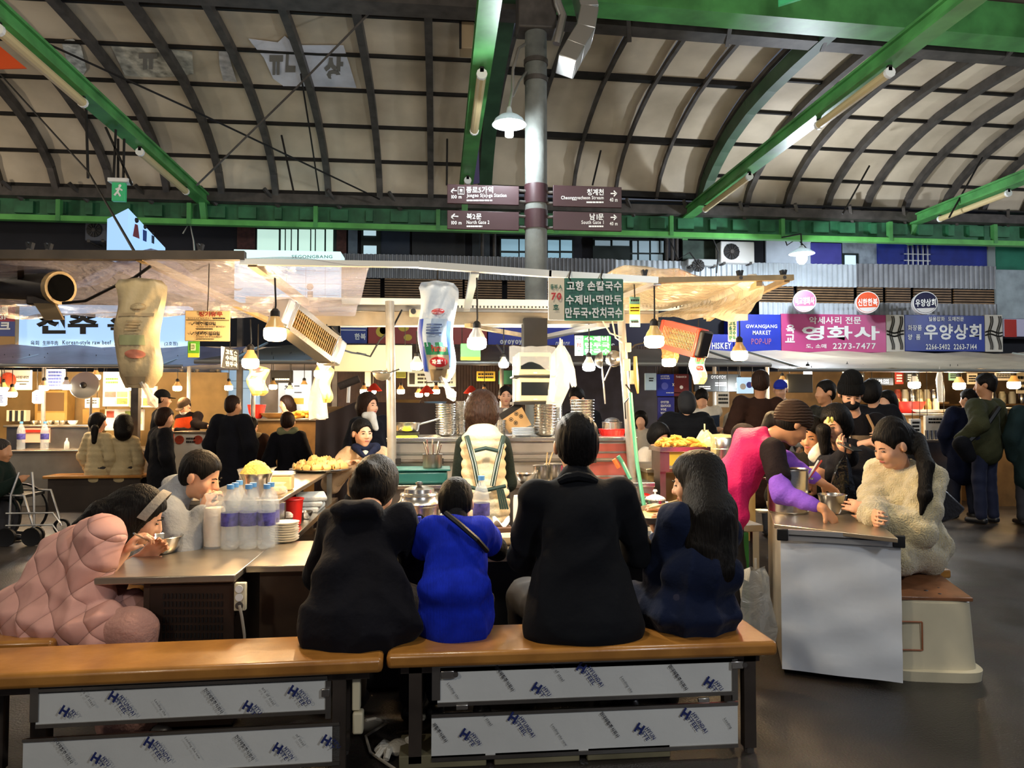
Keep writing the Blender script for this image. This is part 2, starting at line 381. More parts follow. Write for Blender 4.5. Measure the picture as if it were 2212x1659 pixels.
tag(MB().tube([aY(825, 0, 8.8), aY(640, 190, 9.6), aY(425, 400, 10.6)], .014, 5).build('tie_cable', m_iron), 'grey steel tie cable crossing the vault past the torn white poster', 'cable')
tag(MB().tube([aY(0, 160, 7), aY(190, 370, 6.6), aY(300, 560, 3.95)], .008, 5).build('guy_cable', m_dark), 'thin guy wire running down from the vault to the canopy rail', 'cable')
tag(MB().tube([aY(650, 160, 9.5), aY(672, 300, 10.5), aY(690, 420, 12)], .012, 5).build('tie_cable', m_dark), 'thin dark cable hanging from a bolted eye on the vault', 'cable')
# torn posters stuck on the sheets
def poster(name, label, outline, s_off, mat, marks=()):
    t = thing(name, label, 'poster', (0, 11, 6))
    pts = []
    for (px, py) in outline:
        d = ray(px, py); best = None
        for s in np.linspace(0, PL, 400):
            y, z = prof(s, .06); p = CC + d * (y / d[1]); e = abs(p[2] - z)
            if best is None or e < best[0]: best = (e, p)
        pts.append(best[1])
    c = sum(pts) / len(pts)
    mb = MB(); n = len(pts); mb.add([c] + pts + [p + V(0, 0, .004) for p in pts], [(0, 1 + i, 1 + (i + 1) % n) for i in range(n)] + [(1 + i, 1 + n + i, 1 + n + (i + 1) % n, 1 + (i + 1) % n) for i in range(n)])
    mb.build('sheet', mat, t)
    for body, r in marks:
        x0, y0, x1, y1 = r; mk = MB(); q = []
        for (px, py) in ((x0, y0), (x1, y0), (x0, y1)):
            d = ray(px, py); best = None
            for s in np.linspace(0, PL, 400):
                y, z = prof(s, .045); p = CC + d * (y / d[1]); e = abs(p[2] - z)
                if best is None or e < best[0]: best = (e, p)
            q.append(best[1])
        tmb(mk, body, *q, bold=.06).build('lettering', M('faded_ink', '77736c', .7), t)
m_post = M('poster_white', 'd8dbe6', .5, noise=(4, .15))
poster('torn_poster', 'torn white poster with big faded letters stuck on the roof sheets', [(537, 84), (600, 92), (615, 78), (640, 98), (742, 98), (748, 118), (770, 190), (730, 188), (612, 186), (590, 170), (570, 125), (545, 95)], 0, m_post, [('ㅠㄴ', (582, 112, 640, 162)), ('상', (700, 122, 742, 172))])
poster('torn_poster', 'smudged grey poster remains with a face-like print on the roof sheets', [(238, 96), (270, 95), (345, 104), (415, 112), (418, 160), (350, 168), (270, 164)], 0, M('poster_grey', 'bdb8a8', .6, noise=(7, .6)), [('ㅠ', (300, 115, 340, 150))])
poster('torn_poster', 'narrow scratched white sticker beside the green beam nearest the orange banner', [(132, 88), (158, 84), (175, 100), (187, 150), (180, 162), (160, 160), (142, 125)], 0, M('poster_scratch', 'd0d2cc', .5, noise=(12, .5)))
poster('torn_poster', 'small torn white strip between two roof ribs', [(472, 104), (490, 106), (500, 140), (512, 178), (482, 174), (474, 140)], 0, M('poster_strip', 'b9b6b4', .6, noise=(9, .4)))
# ================================================================== pillar with direction boards
pil = thing('pillar', 'round grey concrete pillar carrying brown direction boards', 'pillar', (1.07, 8, 0))
m_conc = M('grey_concrete', '6c6f6b', .75, noise=(5, .3), bump=(18, .25))
MB().cyl(V(1.07, 8, 0), V(1.07, 8, 6.4), .122, n=24).build('shaft', m_conc, pil)
for z in (4.95, 5.15): MB().cyl(V(1.07, 8, z), V(1.07, 8, z + .05), .135, n=24).build('band', m_iron, pil)
MB().box(V(1.07, 8, 5.85), (.42, .3, .7)).build('capital', m_iron, pil, bevel=.02)
m_brown = M('brown_board', '3a2226', .45)
for (y0, y1) in ((403, 440), (458, 494)):
    a, b = aY(1156, y0 - 2, 8), aY(1156, y1 + 2, 8); MB().cyl(V(1.07, 8, b[2]), V(1.07, 8, a[2]), .13, n=24).build('clamp_band', m_brown, pil)
def board(r, label, items, icon=False):
    x0, y0, x1, y1 = r; Y = 7.9
    p = aY((x0 + x1) / 2, (y0 + y1) / 2, Y); t = thing('direction_board', label, 'sign', p)
    wrect(MB(), r, Y, 0, .03).build('panel', m_brown, t, bevel=.004)
    for body, rr, bo in items:
        if body != '=': wtext(MB(), body, rr, Y - .004, bo).build('lettering', m_whitep, t)
        else: tag(wbars(MB(), rr, Y - .004, 1).build('small_print', m_whitep, t), kind='stuff')
    side = 1 if x0 < 1150 else -1
    xb = x1 if side > 0 else x0; c = aY(xb, (y0 + y1) / 2, Y)
    for dz in (-.06, .06): MB().cyl(V(c[0] - .02 * side, 7.95, c[2] + dz), V(c[0] + .08 * side, 7.97, c[2] + dz), .018, n=8).build('bolt', m_iron, t)
    if icon:
        i = MB()
        for q in ((989, 404, 1003, 405), (989, 419, 1003, 420), (989, 404, 990, 420), (1002, 404, 1003, 420)): wrect(i, q, Y - .006, 0, .002)
        for q in ((993, 408, 999, 414), (993, 416, 995, 418), (997, 416, 999, 418)): wrect(i, q, Y - .006, 0, .002)
        i.build('train_icon', m_whitep, t)
board((966, 400, 1121, 441), 'brown direction board pointing to Jongno 5-ga Station', [('←', (974, 406, 987, 418), .03), ('종로5가역', (1007, 403, 1065, 417), .02), ('100 m', (975, 421, 997, 429), .015), ('Jongno 5(o)-ga Station', (1008, 418, 1094, 428), .01), ('=', (1008, 430, 1064, 436), .0)], True)
board((966, 456, 1121, 496), 'brown direction board pointing to North Gate 2', [('←', (974, 461, 990, 474), .03), ('북2문', (1008, 461, 1040, 474), .02), ('100 m', (975, 477, 997, 485), .015), ('North Gate 2', (1008, 476, 1057, 484), .01), ('=', (1008, 486, 1042, 492), .0)])
board((1195, 402, 1343, 447), 'brown direction board pointing to Cheonggyecheon Stream', [('→', (1319, 411, 1333, 425), .03), ('청계천', (1268, 408, 1304, 422), .02), ('40 m', (1317, 427, 1334, 436), .015), ('Cheonggyecheon Stream', (1212, 423, 1304, 433), .01), ('=', (1267, 434, 1304, 440), .0)])
board((1195, 458, 1343, 498), 'brown direction board pointing to South Gate 1', [('→', (1319, 463, 1333, 476), .03), ('남1문', (1274, 461, 1304, 475), .02), ('40 m', (1317, 479, 1334, 487), .015), ('South Gate 1', (1256, 476, 1304, 484), .01), ('=', (1272, 486, 1304, 492), .0)])
# ducts and boxes at the pillar head
t = thing('metal_duct', 'silver rectangular elbow duct beside the pillar head', 'duct', aY(1250, 60, 7.9))
pp = [aY(1255, -30, 7.9), aY(1270, 30, 7.8), aY(1262, 75, 7.7), aY(1240, 112, 7.6), aY(1222, 145, 7.5)]
for a, b in zip(pp, pp[1:]): MB().bar(a, b, .24, .2, (1, 0, 0)).build('duct_section', m_alu, t, bevel=.01)
t = thing('metal_pipe', 'thin crinkled silver pipe between pillar head and elbow duct', 'pipe', aY(1205, 60, 7.9))
MB().tube([aY(1200, -20, 7.8), aY(1206, 10, 7.8), aY(1216, 35, 7.8), aY(1208, 70, 7.7), aY(1202, 95, 7.7)], .045, 10).build('pipe_run', m_alu, t)
t = thing('speaker_box', 'small wooden speaker box hanging beside the green beam', 'speaker', aY(1008, 72, 9.0))
wrect(MB(), (994, 46, 1024, 104), 9.0, 0, .25).build('cabinet', M('box_wood', '9b8768', .5), t, bevel=.01)
wrect(MB(), (992, 44, 997, 104), 8.98, 0, .02).build('edge_strip', m_dark, t)
tag(MB().prism([aY(0, 100, 9.3), aY(57, 147, 9.3), aY(-60, 150, 9.3), aY(-60, 80, 9.3)], (0, .02, .0)).build('orange_banner', M('orange_cloth', 'e2551c', .7)), 'bright orange banner corner behind the green beam nearest the orange banner', 'banner')
t = thing('wall_plate', 'purple faded cloth strip wrapped on the arch rib', 'cloth', aY(1022, 350, 12.2))
MB().prism([aY(1020, 318, 12.2), aY(1034, 300, 12.2), aY(1036, 395, 12.2), aY(1018, 398, 12.2)], (0, .03, 0)).build('strip', M('purple_cloth', '5e5480', .8), t)
# big pendant lamp on the pillar
m_led = M('led_white', (.82, .93, 1.0), .3, emit=60); m_warm = M('bulb_warm', (1.0, .66, .30), .3, emit=42)
m_bulbw = M('bulb_white', (.97, .95, .86), .3, emit=45)
m_shade = M('enamel_shade', 'dfe8ea', .3, trans=.3)
t = thing('pendant_lamp', 'glowing white pendant lamp with wide enamel shade on the pillar', 'lamp', aY(1100, 290, 7.6))
c = aY(1100, 262, 7.6); s = 7.6 / 1600
MB().lathe([(.02, .18), (.035, .12), (.05, .105), (.10, .085), (.15, .045), (.172, 0), (.178, -.008), (.165, -.002), (.09, .07), (.02, .1)], c - V(0, 0, .03), 24).build('shade', m_shade, t)
MB().cyl(c - V(0, 0, .16), c + V(0, 0, .02), .042, n=14).build('bulb', m_led, t)
MB().cyl(c + V(0, 0, .0), c + V(0, 0, .07), .03, n=10).build('socket', m_iron, t)
MB().tube([c + V(0, 0, .14), aY(1107, 195, 7.6), aY(1108, 150, 7.65), aY(1120, 105, 7.75), aY(1135, 95, 7.9)], .016, 8).build('arm', m_alu, t)
MB().tube([aY(1108, 208, 7.6), aY(1122, 175, 7.7), aY(1137, 155, 7.9)], .012, 8).build('brace', m_alu, t)
lamp('pendant_lamp_glow', c - V(0, .05, .25), 32, (.86, .95, 1), .06)
t = thing('pendant_lamp', 'glowing white pendant lamp with wide shade in front of the corrugated facade', 'lamp', aY(1730, 550, 12.2))
c = aY(1732, 548, 12.2)
MB().lathe([(.03, .14), (.05, .1), (.12, .07), (.2, .02), (.215, -.005), (.2, .0), (.1, .05), (.03, .07)], c, 20).build('shade', m_shade, t)
MB().sph(c - V(0, 0, .08), (.09, .09, .11), 12).build('bulb', m_led, t)
MB().tube([c + V(0, 0, .1), c + V(0, .02, .35), V(c[0], 12.98, 4.5)], .014, 6).build('arm', m_dark, t)
lamp('pendant_lamp_glow', c - V(0, .25, .2), 110, (.82, .9, 1), .08)
# ================================================================== facade behind (upright plane Y = 14)
FY = 14.0
wall = struct(MB().bb(V(-14, 14.5, 0), V(18, 14.7, 5.3)).build('wall_back', M('dark_wall', '1d1e26', .8, noise=(2, .3))))
def lit(name, col, e): return M(name, lin(col), .4, emit=e)
m_frame = M('window_frame', '17221f', .5, .3)
def window(n, frame, panes, mat, bars=(), Y=14.3):
    t = bpy.data.objects.new('window_%d' % n, None); COL.objects.link(t); struct(t); p = aY((frame[0] + frame[2]) / 2, frame[3], Y); t.location = p; WLOC[t.name] = p
    wrect(MB(), frame, Y, .06, .04).build('window_frame', m_frame, t)
    for r in panes: wrect(MB(), r, Y, .02, .02).build('pane', mat, t)
    for r in bars: wrect(MB(), r, Y, 0, .03).build('glazing_bar', m_frame, t)
m_lw1 = lit('lit_room', 'bfe0d2', .4); m_lw2 = lit('lit_blue_room', '8fb6c8', .22); m_lw3 = lit('dim_room', '8ea3ad', .14)
window(1, (551, 492, 726, 547), [(a, 495, b, 545) for a, b in ((555, 601), (606, 614), (617, 627), (630, 641), (645, 669), (672, 679), (682, 700), (704, 719))], m_lw1)
window(2, (779, 490, 822, 552), [(785, 492, 812, 508), (785, 530, 813, 549)], lit('small_lit', 'b5d3dc', .35), [])
window(3, (1080, 512, 1240, 568), [(1083, 516, 1120, 541), (1123, 516, 1134, 541), (1083, 546, 1120, 564), (1123, 546, 1134, 564), (1184, 518, 1208, 541), (1212, 518, 1236, 541), (1184, 546, 1208, 564), (1212, 546, 1236, 564)], m_lw2)
window(4, (1282, 515, 1440, 568), [(1286, 519, 1319, 530), (1324, 519, 1360, 530), (1367, 520, 1377, 545), (1381, 520, 1403, 545), (1407, 520, 1424, 545), (1428, 520, 1434, 545), (1367, 549, 1377, 566), (1381, 549, 1403, 566), (1407, 549, 1432, 566)], m_lw3)
def wpart(name, r, Y, mat, back=.05, d=0): return wrect(MB(), r, Y, d, back).build(name, mat, wall)
m_brick = M('old_brick', '4a2a24', .8, noise=(14, .4), bump=(25, .4))
wpart('brick_pier', (512, 490, 551, 545), 14.35, m_brick); wpart('brick_pier', (727, 490, 748, 548), 14.35, m_brick)
wpart('wall_strip', (752, 492, 772, 552), 14.35, M('blue_grey_wall', '5d6b78', .8, noise=(5, .3)))
wpart('dark_shutter', (822, 495, 885, 555), 14.38, M('navy_shutter', '1c2838', .6, noise=(3, .3)))
wpart('dark_shutter', (890, 500, 1005, 560), 14.38, M('black_shutter', '15191f', .6, noise=(3, .5)))
wpart('wall_strip', (1020, 500, 1058, 562), 14.36, M('grey_wall_strip', '3d444a', .8, noise=(5, .3)))
for x in (1042, 1068, 1440, 1452, 1462): MB().cyl(aY(x, 500, 14.2), aY(x, 568, 14.2), .035, n=8).build('drain_pipe', m_iron, wall)
wpart('wall_strip', (1475, 520, 1552, 570), 14.36, M('green_grey_wall', '4a5a50', .8, noise=(4, .5)))
wpart('wall_panel', (1655, 520, 1752, 584), 14.36, M('pale_wall', 'c9d4e0', .7, noise=(3, .12)))
wpart('wall_panel', (1752, 525, 1818, 584), 14.34, M('violet_blue_wall', '45459a', .6, noise=(3, .2)))
wpart('wall_panel', (1820, 522, 1895, 584), 14.4, M('grey_shed_wall', '8f9aa4', .7, noise=(6, .4)))
wpart('wall_panel', (1897, 522, 2132, 588), 14.34, M('deep_blue_wall', '1d2f8a', .6, noise=(3, .3)))
wpart('wall_panel', (2132, 522, 2152, 588), 14.36, M('grey_white_wall', '8f9a98', .7))
wpart('wall_panel', (2152, 522, 2520, 588), 14.34, M('teal_wall', '2a7a5f', .6, noise=(3, .2)))
window(5, (1822, 546, 1858, 580), [(1827, 551, 1850, 577)], lit('small_lit2', 'b9d6ea', .4), [])
gr = thing('window_grille', 'white metal window grille on the deep blue wall', 'grille', aY(1980, 590, 14.25))
for x in (1962, 1972, 1983, 1994, 2004): wrect(MB(), (x - 1, 530, x + 1.5, 582), 14.28).build('upright_bar', m_alu, gr)
for y in (548, 562, 575): wrect(MB(), (1953, y, 2010, y + 2), 14.27).build('cross_bar', m_alu, gr)
# corrugated bands and slatted shutters
def corrugated(r, Y, n, mat):
    x0, y0, x1, y1 = r; a, b = aY(x0, (y0 + y1) / 2, Y)[0], aY(x1, (y0 + y1) / 2, Y)[0]; zt, zb = aY((x0 + x1) / 2, y0, Y)[2], aY((x0 + x1) / 2, y1, Y)[2]
    pts = []; k = 4 * n
    for i in range(k + 1): pts.append((a + (b - a) * i / k, Y + (.035 if i % 4 in (2, 3) else 0)))
    mb = MB(); vs = [V(x, y, zb) for x, y in pts] + [V(x, y, zt) for x, y in pts]
    mb.add(vs, [(i, i + 1, k + 2 + i, k + 1 + i) for i in range(k)])
    return mb.build('corrugated_band', mat, wall, smooth=0)
m_cor = M('corrugated_white', 'c3ccd4', .45, .2, noise=(3, .15)); m_corg = M('corrugated_grey', '8b8d92', .5, .2, noise=(3, .25))
corrugated((735, 553, 1330, 604), FY + .05, 66, m_corg); corrugated((1330, 566, 1850, 616), FY + .05, 46, m_cor); corrugated((1850, 572, 2152, 622), FY + .05, 28, m_corg)
corrugated((1640, 654, 1850, 684), FY + .05, 20, m_cor); corrugated((1850, 655, 2162, 686), FY + .05, 28, m_corg)
wpart('wall_panel', (2152, 586, 2520, 690), 14.05, M('rendered_wall', '9aa6ab', .8, noise=(4, .25)))
m_slat = M('brown_slat', '8a6a48', .5, noise=(6, .35))
def shutter(x0, x1, y0, y1, n, label, name='slatted_shutter'):
    t = thing(name, label, 'shutter', aY((x0 + x1) / 2, y1, FY + .1))
    wrect(MB(), (x0, y0, x1, y1), FY + .16, 0, .03).build('backing', M('shutter_back', '241d18', .8), t)
    h = (y1 - y0) / n
    for i in range(n):
        y = y0 + h * i; wrect(MB(), (x0 + 1, y + h * .12, x1 - 1, y + h * .66), FY + .1, 0, .04).build('slat', m_slat, t)
shutter(742, 822, 602, 650, 9, 'brown slatted shutter next to the blue info lightbox'); shutter(830, 1000, 602, 650, 9, 'brown slatted shutter behind the hanging white flour sack'); shutter(1003, 1085, 602, 650, 9, 'brown slatted shutter between the flour sack and the grey pillar')
shutter(1095, 1185, 604, 652, 9, 'brown slatted shutter right behind the grey pillar')
shutter(1640, 1715, 618, 656, 7, 'brown roller shutter behind the wine red round sign'); shutter(1722, 1845, 618, 657, 7, 'brown roller shutter between the wine red and orange round signs'); shutter(1852, 1908, 620, 657, 7, 'dark roller shutter beside the orange round sign')
shutter(1914, 1968, 620, 657, 7, 'narrow dark roller shutter between the orange and navy round signs'); shutter(1974, 2056, 620, 659, 7, 'roller shutter behind the navy round sign'); shutter(2060, 2150, 620, 659, 7, 'brown roller shutter next to the rendered wall')
# air conditioners
def aircon(r, fan, rad, label, body):
    Y = 13.9; p = aY((r[0] + r[2]) / 2, r[3], Y); t = thing('air_conditioner', label, 'air conditioner', p)
    wrect(MB(), r, Y, 0, .3).build('casing', body, t, bevel=.02)
    c = aY(*fan, Y); q = rad * Y / 1600
    fo = MB().cyl(c + V(0, .0, 0), c + V(0, -.02, 0), q, n=20).build('fan_opening', m_black, t)
    g = MB()
    for k in range(6):
        a = k * math.pi / 6; g.cyl(c + V(q * math.cos(a), -.03, q * math.sin(a)), c - V(q * math.cos(a), .03, q * math.sin(a)), .008, n=4)
    g.build('fan_guard', m_iron, fo)
    MB().cyl(c + V(0, -.02, 0), c + V(0, -.045, 0), q * .25, n=12).build('hub', m_iron, fo)
    for x in (r[0] + 8, r[2] - 8):
        a = aY(x, r[3], Y); MB().bar(a, a + V(0, .5, 0), .05, .05).build('bracket', m_iron, t)
aircon((1557, 521, 1630, 568), (1580, 544), 18, 'white air conditioner with black fan opening under the green girder', m_white)
aircon((1486, 559, 1552, 574), (1508, 574), 14, 'low white air conditioner beside the green-grey wall', M('dull_white', 'b4b8b8', .5))
aircon((183, 478, 230, 520), (204, 497), 15, 'dark air conditioner beside the restroom lightbox', M('dusk_grey', '50535c', .6))
# ------------------------------------------------------------------ shop signs in a row
def sign(name, label, r, Y, mat, items, back=.12, cat='sign', trim=None):
    p = aY((r[0] + r[2]) / 2, r[3], Y); t = thing(name, label, cat, p); back = 14.5 - Y if Y > 13 else back
    wrect(MB(), r, Y, 0, back).build('panel', mat, t, bevel=.006)
    for it in items:
        body, rr, m = it[0], it[1], it[2]; bo = it[3] if len(it) > 3 else .02; al = it[4] if len(it) > 4 else 'LEFT'
        k = MB()
        if body is None: wrect(k, rr, Y - .006, 0, .004).build('print', m, t)
        elif body == 'o':
            c = aY((rr[0] + rr[2]) / 2, (rr[1] + rr[3]) / 2, Y - .007); q = aY(rr[2], (rr[1] + rr[3]) / 2, Y - .007) - c; w = aY((rr[0] + rr[2]) / 2, rr[1], Y - .007) - c
            k.prism([c + math.cos(a) * q + math.sin(a) * w for a in np.linspace(0, 2 * math.pi, 22)[:-1]], (0, .004, 0)).build('print', m, t)
        elif body == '=': tag(wbars(k, rr, Y - .006, int(bo) if bo >= 1 else 1).build('small_print', m, t), kind='stuff')
        else: wtext(k, body, rr, Y - .012, bo, al).build('lettering', m, t)
    return t
m_blue = M('sign_blue', '2438b4', .4, noise=(2, .15)); m_navy = M('sign_navy', '24398f', .4, noise=(2, .15)); m_pink = M('sign_pink', 'c44a83', .4, noise=(2, .1)); m_redw = M('sign_red', 'a8281c', .4, noise=(2, .15))
m_yel = M('sign_yellow', 'e2c23c', .5); m_gold = M('print_gold', 'c9952f', .5)
W = m_whitep
sign('shop_sign', 'pink shop sign reading 영화사 2273-7477 in white', (1688, 679, 1914, 761), FY, m_pink, [('악세사리 전문', (1748, 684, 1860, 700), W), ('육', (1698, 701, 1717, 720), W, .03), ('교', (1696, 722, 1717, 740), W, .03), ('영화사', (1732, 704, 1900, 735), W, .03), ('도, 소매', (1741, 743, 1785, 753), W), ('2273-7477', (1799, 741, 1892, 754), W, .02)])
sign('shop_sign', 'navy shop sign reading 우양상회 in white', (1955, 681, 2127, 759), FY, m_navy, [('일용잡화  도매전문', (2006, 684, 2082, 694), W), ('화장품', (1961, 702, 1991, 714), W), ('양  품', (1961, 722, 1988, 734), W), ('우양상회', (1996, 700, 2120, 734), W, .03), ('2266-5402  2263-7144', (2000, 743, 2110, 755), W)])
sign('shop_sign', 'bright blue shop sign reading GWANGJANG MARKET POP-UP', (1585, 679, 1687, 761), FY, m_blue, [('GWANGJANG', (1611, 701, 1679, 711), W, .02), ('MARKET', (1626, 714, 1665, 723), W, .02), ('POP-UP', (1623, 731, 1666, 744), M('print_rose', 'b5678a', .5), .01)])
sign('shop_sign', 'deep blue shop sign reading WHISKEY', (1520, 722, 1584, 761), FY - .1, m_blue, [('WHISKEY', (1523, 740, 1580, 754), W, .03)])
for k, (a, b, w) in enumerate(((1915, 1954, 'between the pink and navy shop signs'), (2128, 2166, 'between the navy shop sign and the red one'))):
    t = sign('wave_panel', 'cream panel with black wavy stripes ' + w, (a, 680, b, 760), FY, M('panel_cream', 'ccc6b8', .6), [])
    for x in (a + 10, a + 14, a + 28, a + 32):
        MB().tube([aY(x + 3 * math.sin(y / 9), y, FY - .01) for y in range(683, 760, 6)], .012, 4).build('stripe', m_ink, t)
    for y in (717, 724): MB().tube([aY(x, y + 2.5 * math.sin(x / 6), FY - .01) for x in range(a + 1, b, 4)], .015, 4).build('stripe', m_ink, t)
sign('shop_sign', 'red and pale violet shop sign beside the rendered wall', (2168, 690, 2420, 728), FY, M('pale_violet', 'b8b4cc', .5), [(None, (2170, 690, 2196, 728), m_redw)])
# red sign with a yellow moon, and its neighbours
sign('shop_sign', 'blue and white shop sign reading 세모시한복 behind the stall', (735, 683, 793, 742), FY, m_navy, [('세모시한복', (741, 685, 790, 700), W, .03), (None, (735, 703, 793, 708), W), ('한복', (766, 720, 790, 734), W, .04), (None, (736, 712, 790, 714), W)])
sign('shop_sign', 'red shop sign with a yellow moon and the number 26', (795, 683, 1052, 762), FY, m_redw, [('o', (812, 705, 835, 728), m_yel), ('o', (820, 705, 838, 722), m_redw), ('o', (860, 697, 884, 716), m_yel), ('o', (872, 722, 890, 736), m_yel), ('26', (886, 742, 907, 757), W, .03), ('한복', (985, 686, 1000, 702), W, .03)])
sign('shop_sign', 'blue shop sign reading oyoyoy behind the white bulbs', (1054, 683, 1240, 762), FY, m_blue, [('oyoyoy', (1080, 734, 1128, 747), W, .04), ('OYOYOY', (1200, 738, 1231, 750), W, .03), (None, (1054, 683, 1240, 690), m_navy)])
sign('shop_sign', 'navy strip sign ending in an S beside the small green menu', (1242, 690, 1420, 762), FY + .02, M('sign_dusk', '241f38', .5), [('S', (1320, 742, 1328, 754), W)])
# round projecting signs
def disc(px, py, rad, col, body, label):
    Y = 13.3; c = aY(px, py, Y); t = thing('round_sign', label, 'sign', c); q = rad * Y / 1600
    d = V(-.35, -.93, 0); d /= np.linalg.norm(d)
    u = np.cross(d, V(0, 0, 1)); 
    if u[0] < 0: u = -u
    MB().cyl(c, c - d * .16, q, n=28).build('drum', m_white, t)
    MB().cyl(c + d * .001, c + d * .008, q * .93, n=28).build('face', M('disc_' + col, col, .4), t)
    MB().prism([c + d * .009 + u * q * .9 * math.cos(a) + V(0, 0, 1) * q * .9 * math.sin(a) for a in np.linspace(math.pi * 1.18, math.pi * 1.82, 9)], d * .004).build('lower_band', M('disc_band', 'c9c6c4', .5), t)
    e = c + d * .016; tmb(MB(), body, e - u * q * .82 + V(0, 0, q * .34), e + u * q * .82 + V(0, 0, q * .34), e - u * q * .82 - V(0, 0, q * .34), .025).build('lettering', W, t)
    MB().bar(c - d * .1, c + V(.25, .7, 0), .05, .05).build('arm', m_iron, t)
disc(1738, 650, 25, 'a81f58', '육교영화사', 'wine red round sign reading 육교영화사'); disc(1874, 653, 25, 'cc4a1e', '신한한복', 'orange round sign reading 신한한복'); disc(1999, 654, 26, '16163a', '우양상회', 'navy round sign reading 우양상회')
# ------------------------------------------------------------------ lightboxes at left
m_lb = lit('lightbox_sky', '9cc2ee', .42); m_lb2 = lit('lightbox_cyan', '8cc4ee', .5); m_lb3 = lit('lightbox_pale', '9cc6f2', .4)
sign('lightbox_sign', 'long sky blue lightbox sign for Korean-style raw beef', (34, 659, 408, 758), 11.9, m_lb, [('전주', (78, 676, 212, 722), m_ink, .05), ('육', (232, 684, 300, 722), m_ink, .05), ('육회', (66, 736, 84, 746), m_ink, .015), ('生拌牛肉', (92, 736, 125, 746), m_ink, .015), ('Korean-style raw beef', (135, 735, 240, 747), m_ink, .015), ('그', (247, 737, 258, 746), m_ink, .015), ('(2호점)', (355, 738, 384, 748), m_ink, .015), (None, (34, 756, 408, 760), m_ink)], .2)
sign('shop_sign', 'stacked red, blue and tan sign edge reading 3F', (-60, 659, 33, 757), 11.8, M('sign_tan', 'b08850', .6), [(None, (-60, 659, 32, 694), M('sign_crimson', '9c1f38', .5)), (None, (-60, 694, 32, 726), M('sign_steel_blue', '3b4a8c', .5)), ('백', (-3, 662, 17, 680), W, .04), ('3F', (0, 681, 16, 690), W, .03), ('크', (0, 696, 22, 712), W, .05)])
t = sign('lightbox_sign', 'large pale blue info lightbox with a black letter i', (506, 560, 734, 657), 11.9, m_lb2, [('o', (662, 612, 677, 627), m_ink), (None, (664, 629, 676, 650), m_ink)], .2)
for y in (584, 612, 637): wrect(MB(), (560, y, 733, y + .8), 11.885, 0, .003).build('grid_line', M('grid_ink', '6b8fb8', .5), t)
for x in (618, 660, 702): wrect(MB(), (x, 562, x + .8, 655), 11.885, 0, .003).build('grid_line', M('grid_ink', '6b8fb8', .5), t)
t = sign('lit_awning', 'pale green-white lit awning edge reading SEGONGBANG', (505, 541, 736, 560), 11.7, lit('lightbox_mint', 'bfe6e2', .55), [('SEGONGBANG', (630, 551, 718, 558), M('faded_mint', '7fb0ac', .5))], .5)
for x in (520, 725):
    q = aY(x, 650, 11.98); MB().bar(q, V(q[0], 11.98, 0), .08, .08, (1, 0, 0)).build('post', m_iron, t)
# restroom lightbox, folded in two faces
A, B, C_ = aY(232, 450, 10.6), aY(277, 450, 10.0), aY(358, 478, 10.9)
zb = aY(277, 540, 10.0)[2]
t = thing('restroom_lightbox', 'pale blue restroom lightbox with woman, man and child pictograms', 'sign', (B[0], B[1], zb))
MB().add([V(A[0], A[1], zb), V(B[0], B[1], zb), B, V(A[0], A[1], B[2]), V(C_[0], C_[1], zb), V(C_[0], C_[1], B[2] - .32), V(A[0], C_[1], zb), V(A[0], C_[1], B[2] - .1)], [(0, 1, 2, 3), (1, 4, 5, 2), (4, 6, 7, 5), (6, 0, 3, 7), (3, 2, 5, 7), (0, 6, 4, 1)]).build('lightbox', m_lb3, t, smooth=0)
MB().bar(V(A[0] + .3, C_[1], zb), V(A[0] + .3, C_[1], 0), .1, .1, (1, 0, 0)).build('post', m_iron, t)
def onface(u, v, off=.006):
    p = B + (V(C_[0], C_[1], B[2]) - B) * u; nrm = np.cross(V(C_[0] - B[0], C_[1] - B[1], 0), V(0, 0, 1)); nrm /= np.linalg.norm(nrm)
    return V(p[0], p[1], zb + (B[2] - zb) * v) + nrm * off
for u, sc, col, dress in ((.2, 1, '8a3540', 1), (.42, .85, '2c4a9c', 0), (.64, .62, '22304f', 0)):
    m = M('picto_' + col, col, .5); top = .86 - u * .32
    MB().sph(onface(u, top, .0), (.035 * sc,) * 3, 10).build('pictogram', m_ink, t)
    w0, w1 = (.035, .085) if dress else (.06, .055)
    MB().prism([onface(u - w0 * sc, top - .1 * sc), onface(u + w0 * sc, top - .1 * sc), onface(u + w1 * sc, top - .42 * sc), onface(u - w1 * sc, top - .42 * sc)], (0, -.004, 0)).build('pictogram', m, t)
# green running-man exit sign
t = thing('exit_sign', 'small green running-man exit sign hanging under a white bar', 'sign', aY(255, 412, 9.5))
wrect(MB(), (241, 392, 270, 434), 9.5, 0, .06).build('panel', lit('exit_green', '2f9a62', .15), t, bevel=.005)
wrect(MB(), (232, 384, 276, 392), 9.45, 0, .15).build('bar', m_white, t)
k = MB(); Y = 9.49
k.sph(aY(259, 401, Y), (.018, .006, .018), 8)
for a, b in (((258, 404), (254, 414)), ((254, 414), (260, 424)), ((254, 414), (247, 422)), ((257, 407), (264, 411)), ((257, 407), (250, 409))): k.cyl(aY(*a, Y), aY(*b, Y), .012, n=6)
k.build('running_figure', m_whitep, t)
rod(aY(255, 300, 9.55), aY(255, 386, 9.55), .015, 'dark rod holding the green exit sign')
# small exit sign peeking in at the top
t = thing('exit_sign', 'green exit sign corner hanging above the long tie beam', 'sign', aY(1700, 0, 7.4))
MB().prism([aY(1685, -30, 7.4), aY(1686, 10, 7.4), aY(1735, -5, 7.4), aY(1735, -45, 7.4)], (0, .05, 0)).build('panel', lit('exit_green2', '46b072', .12), t)
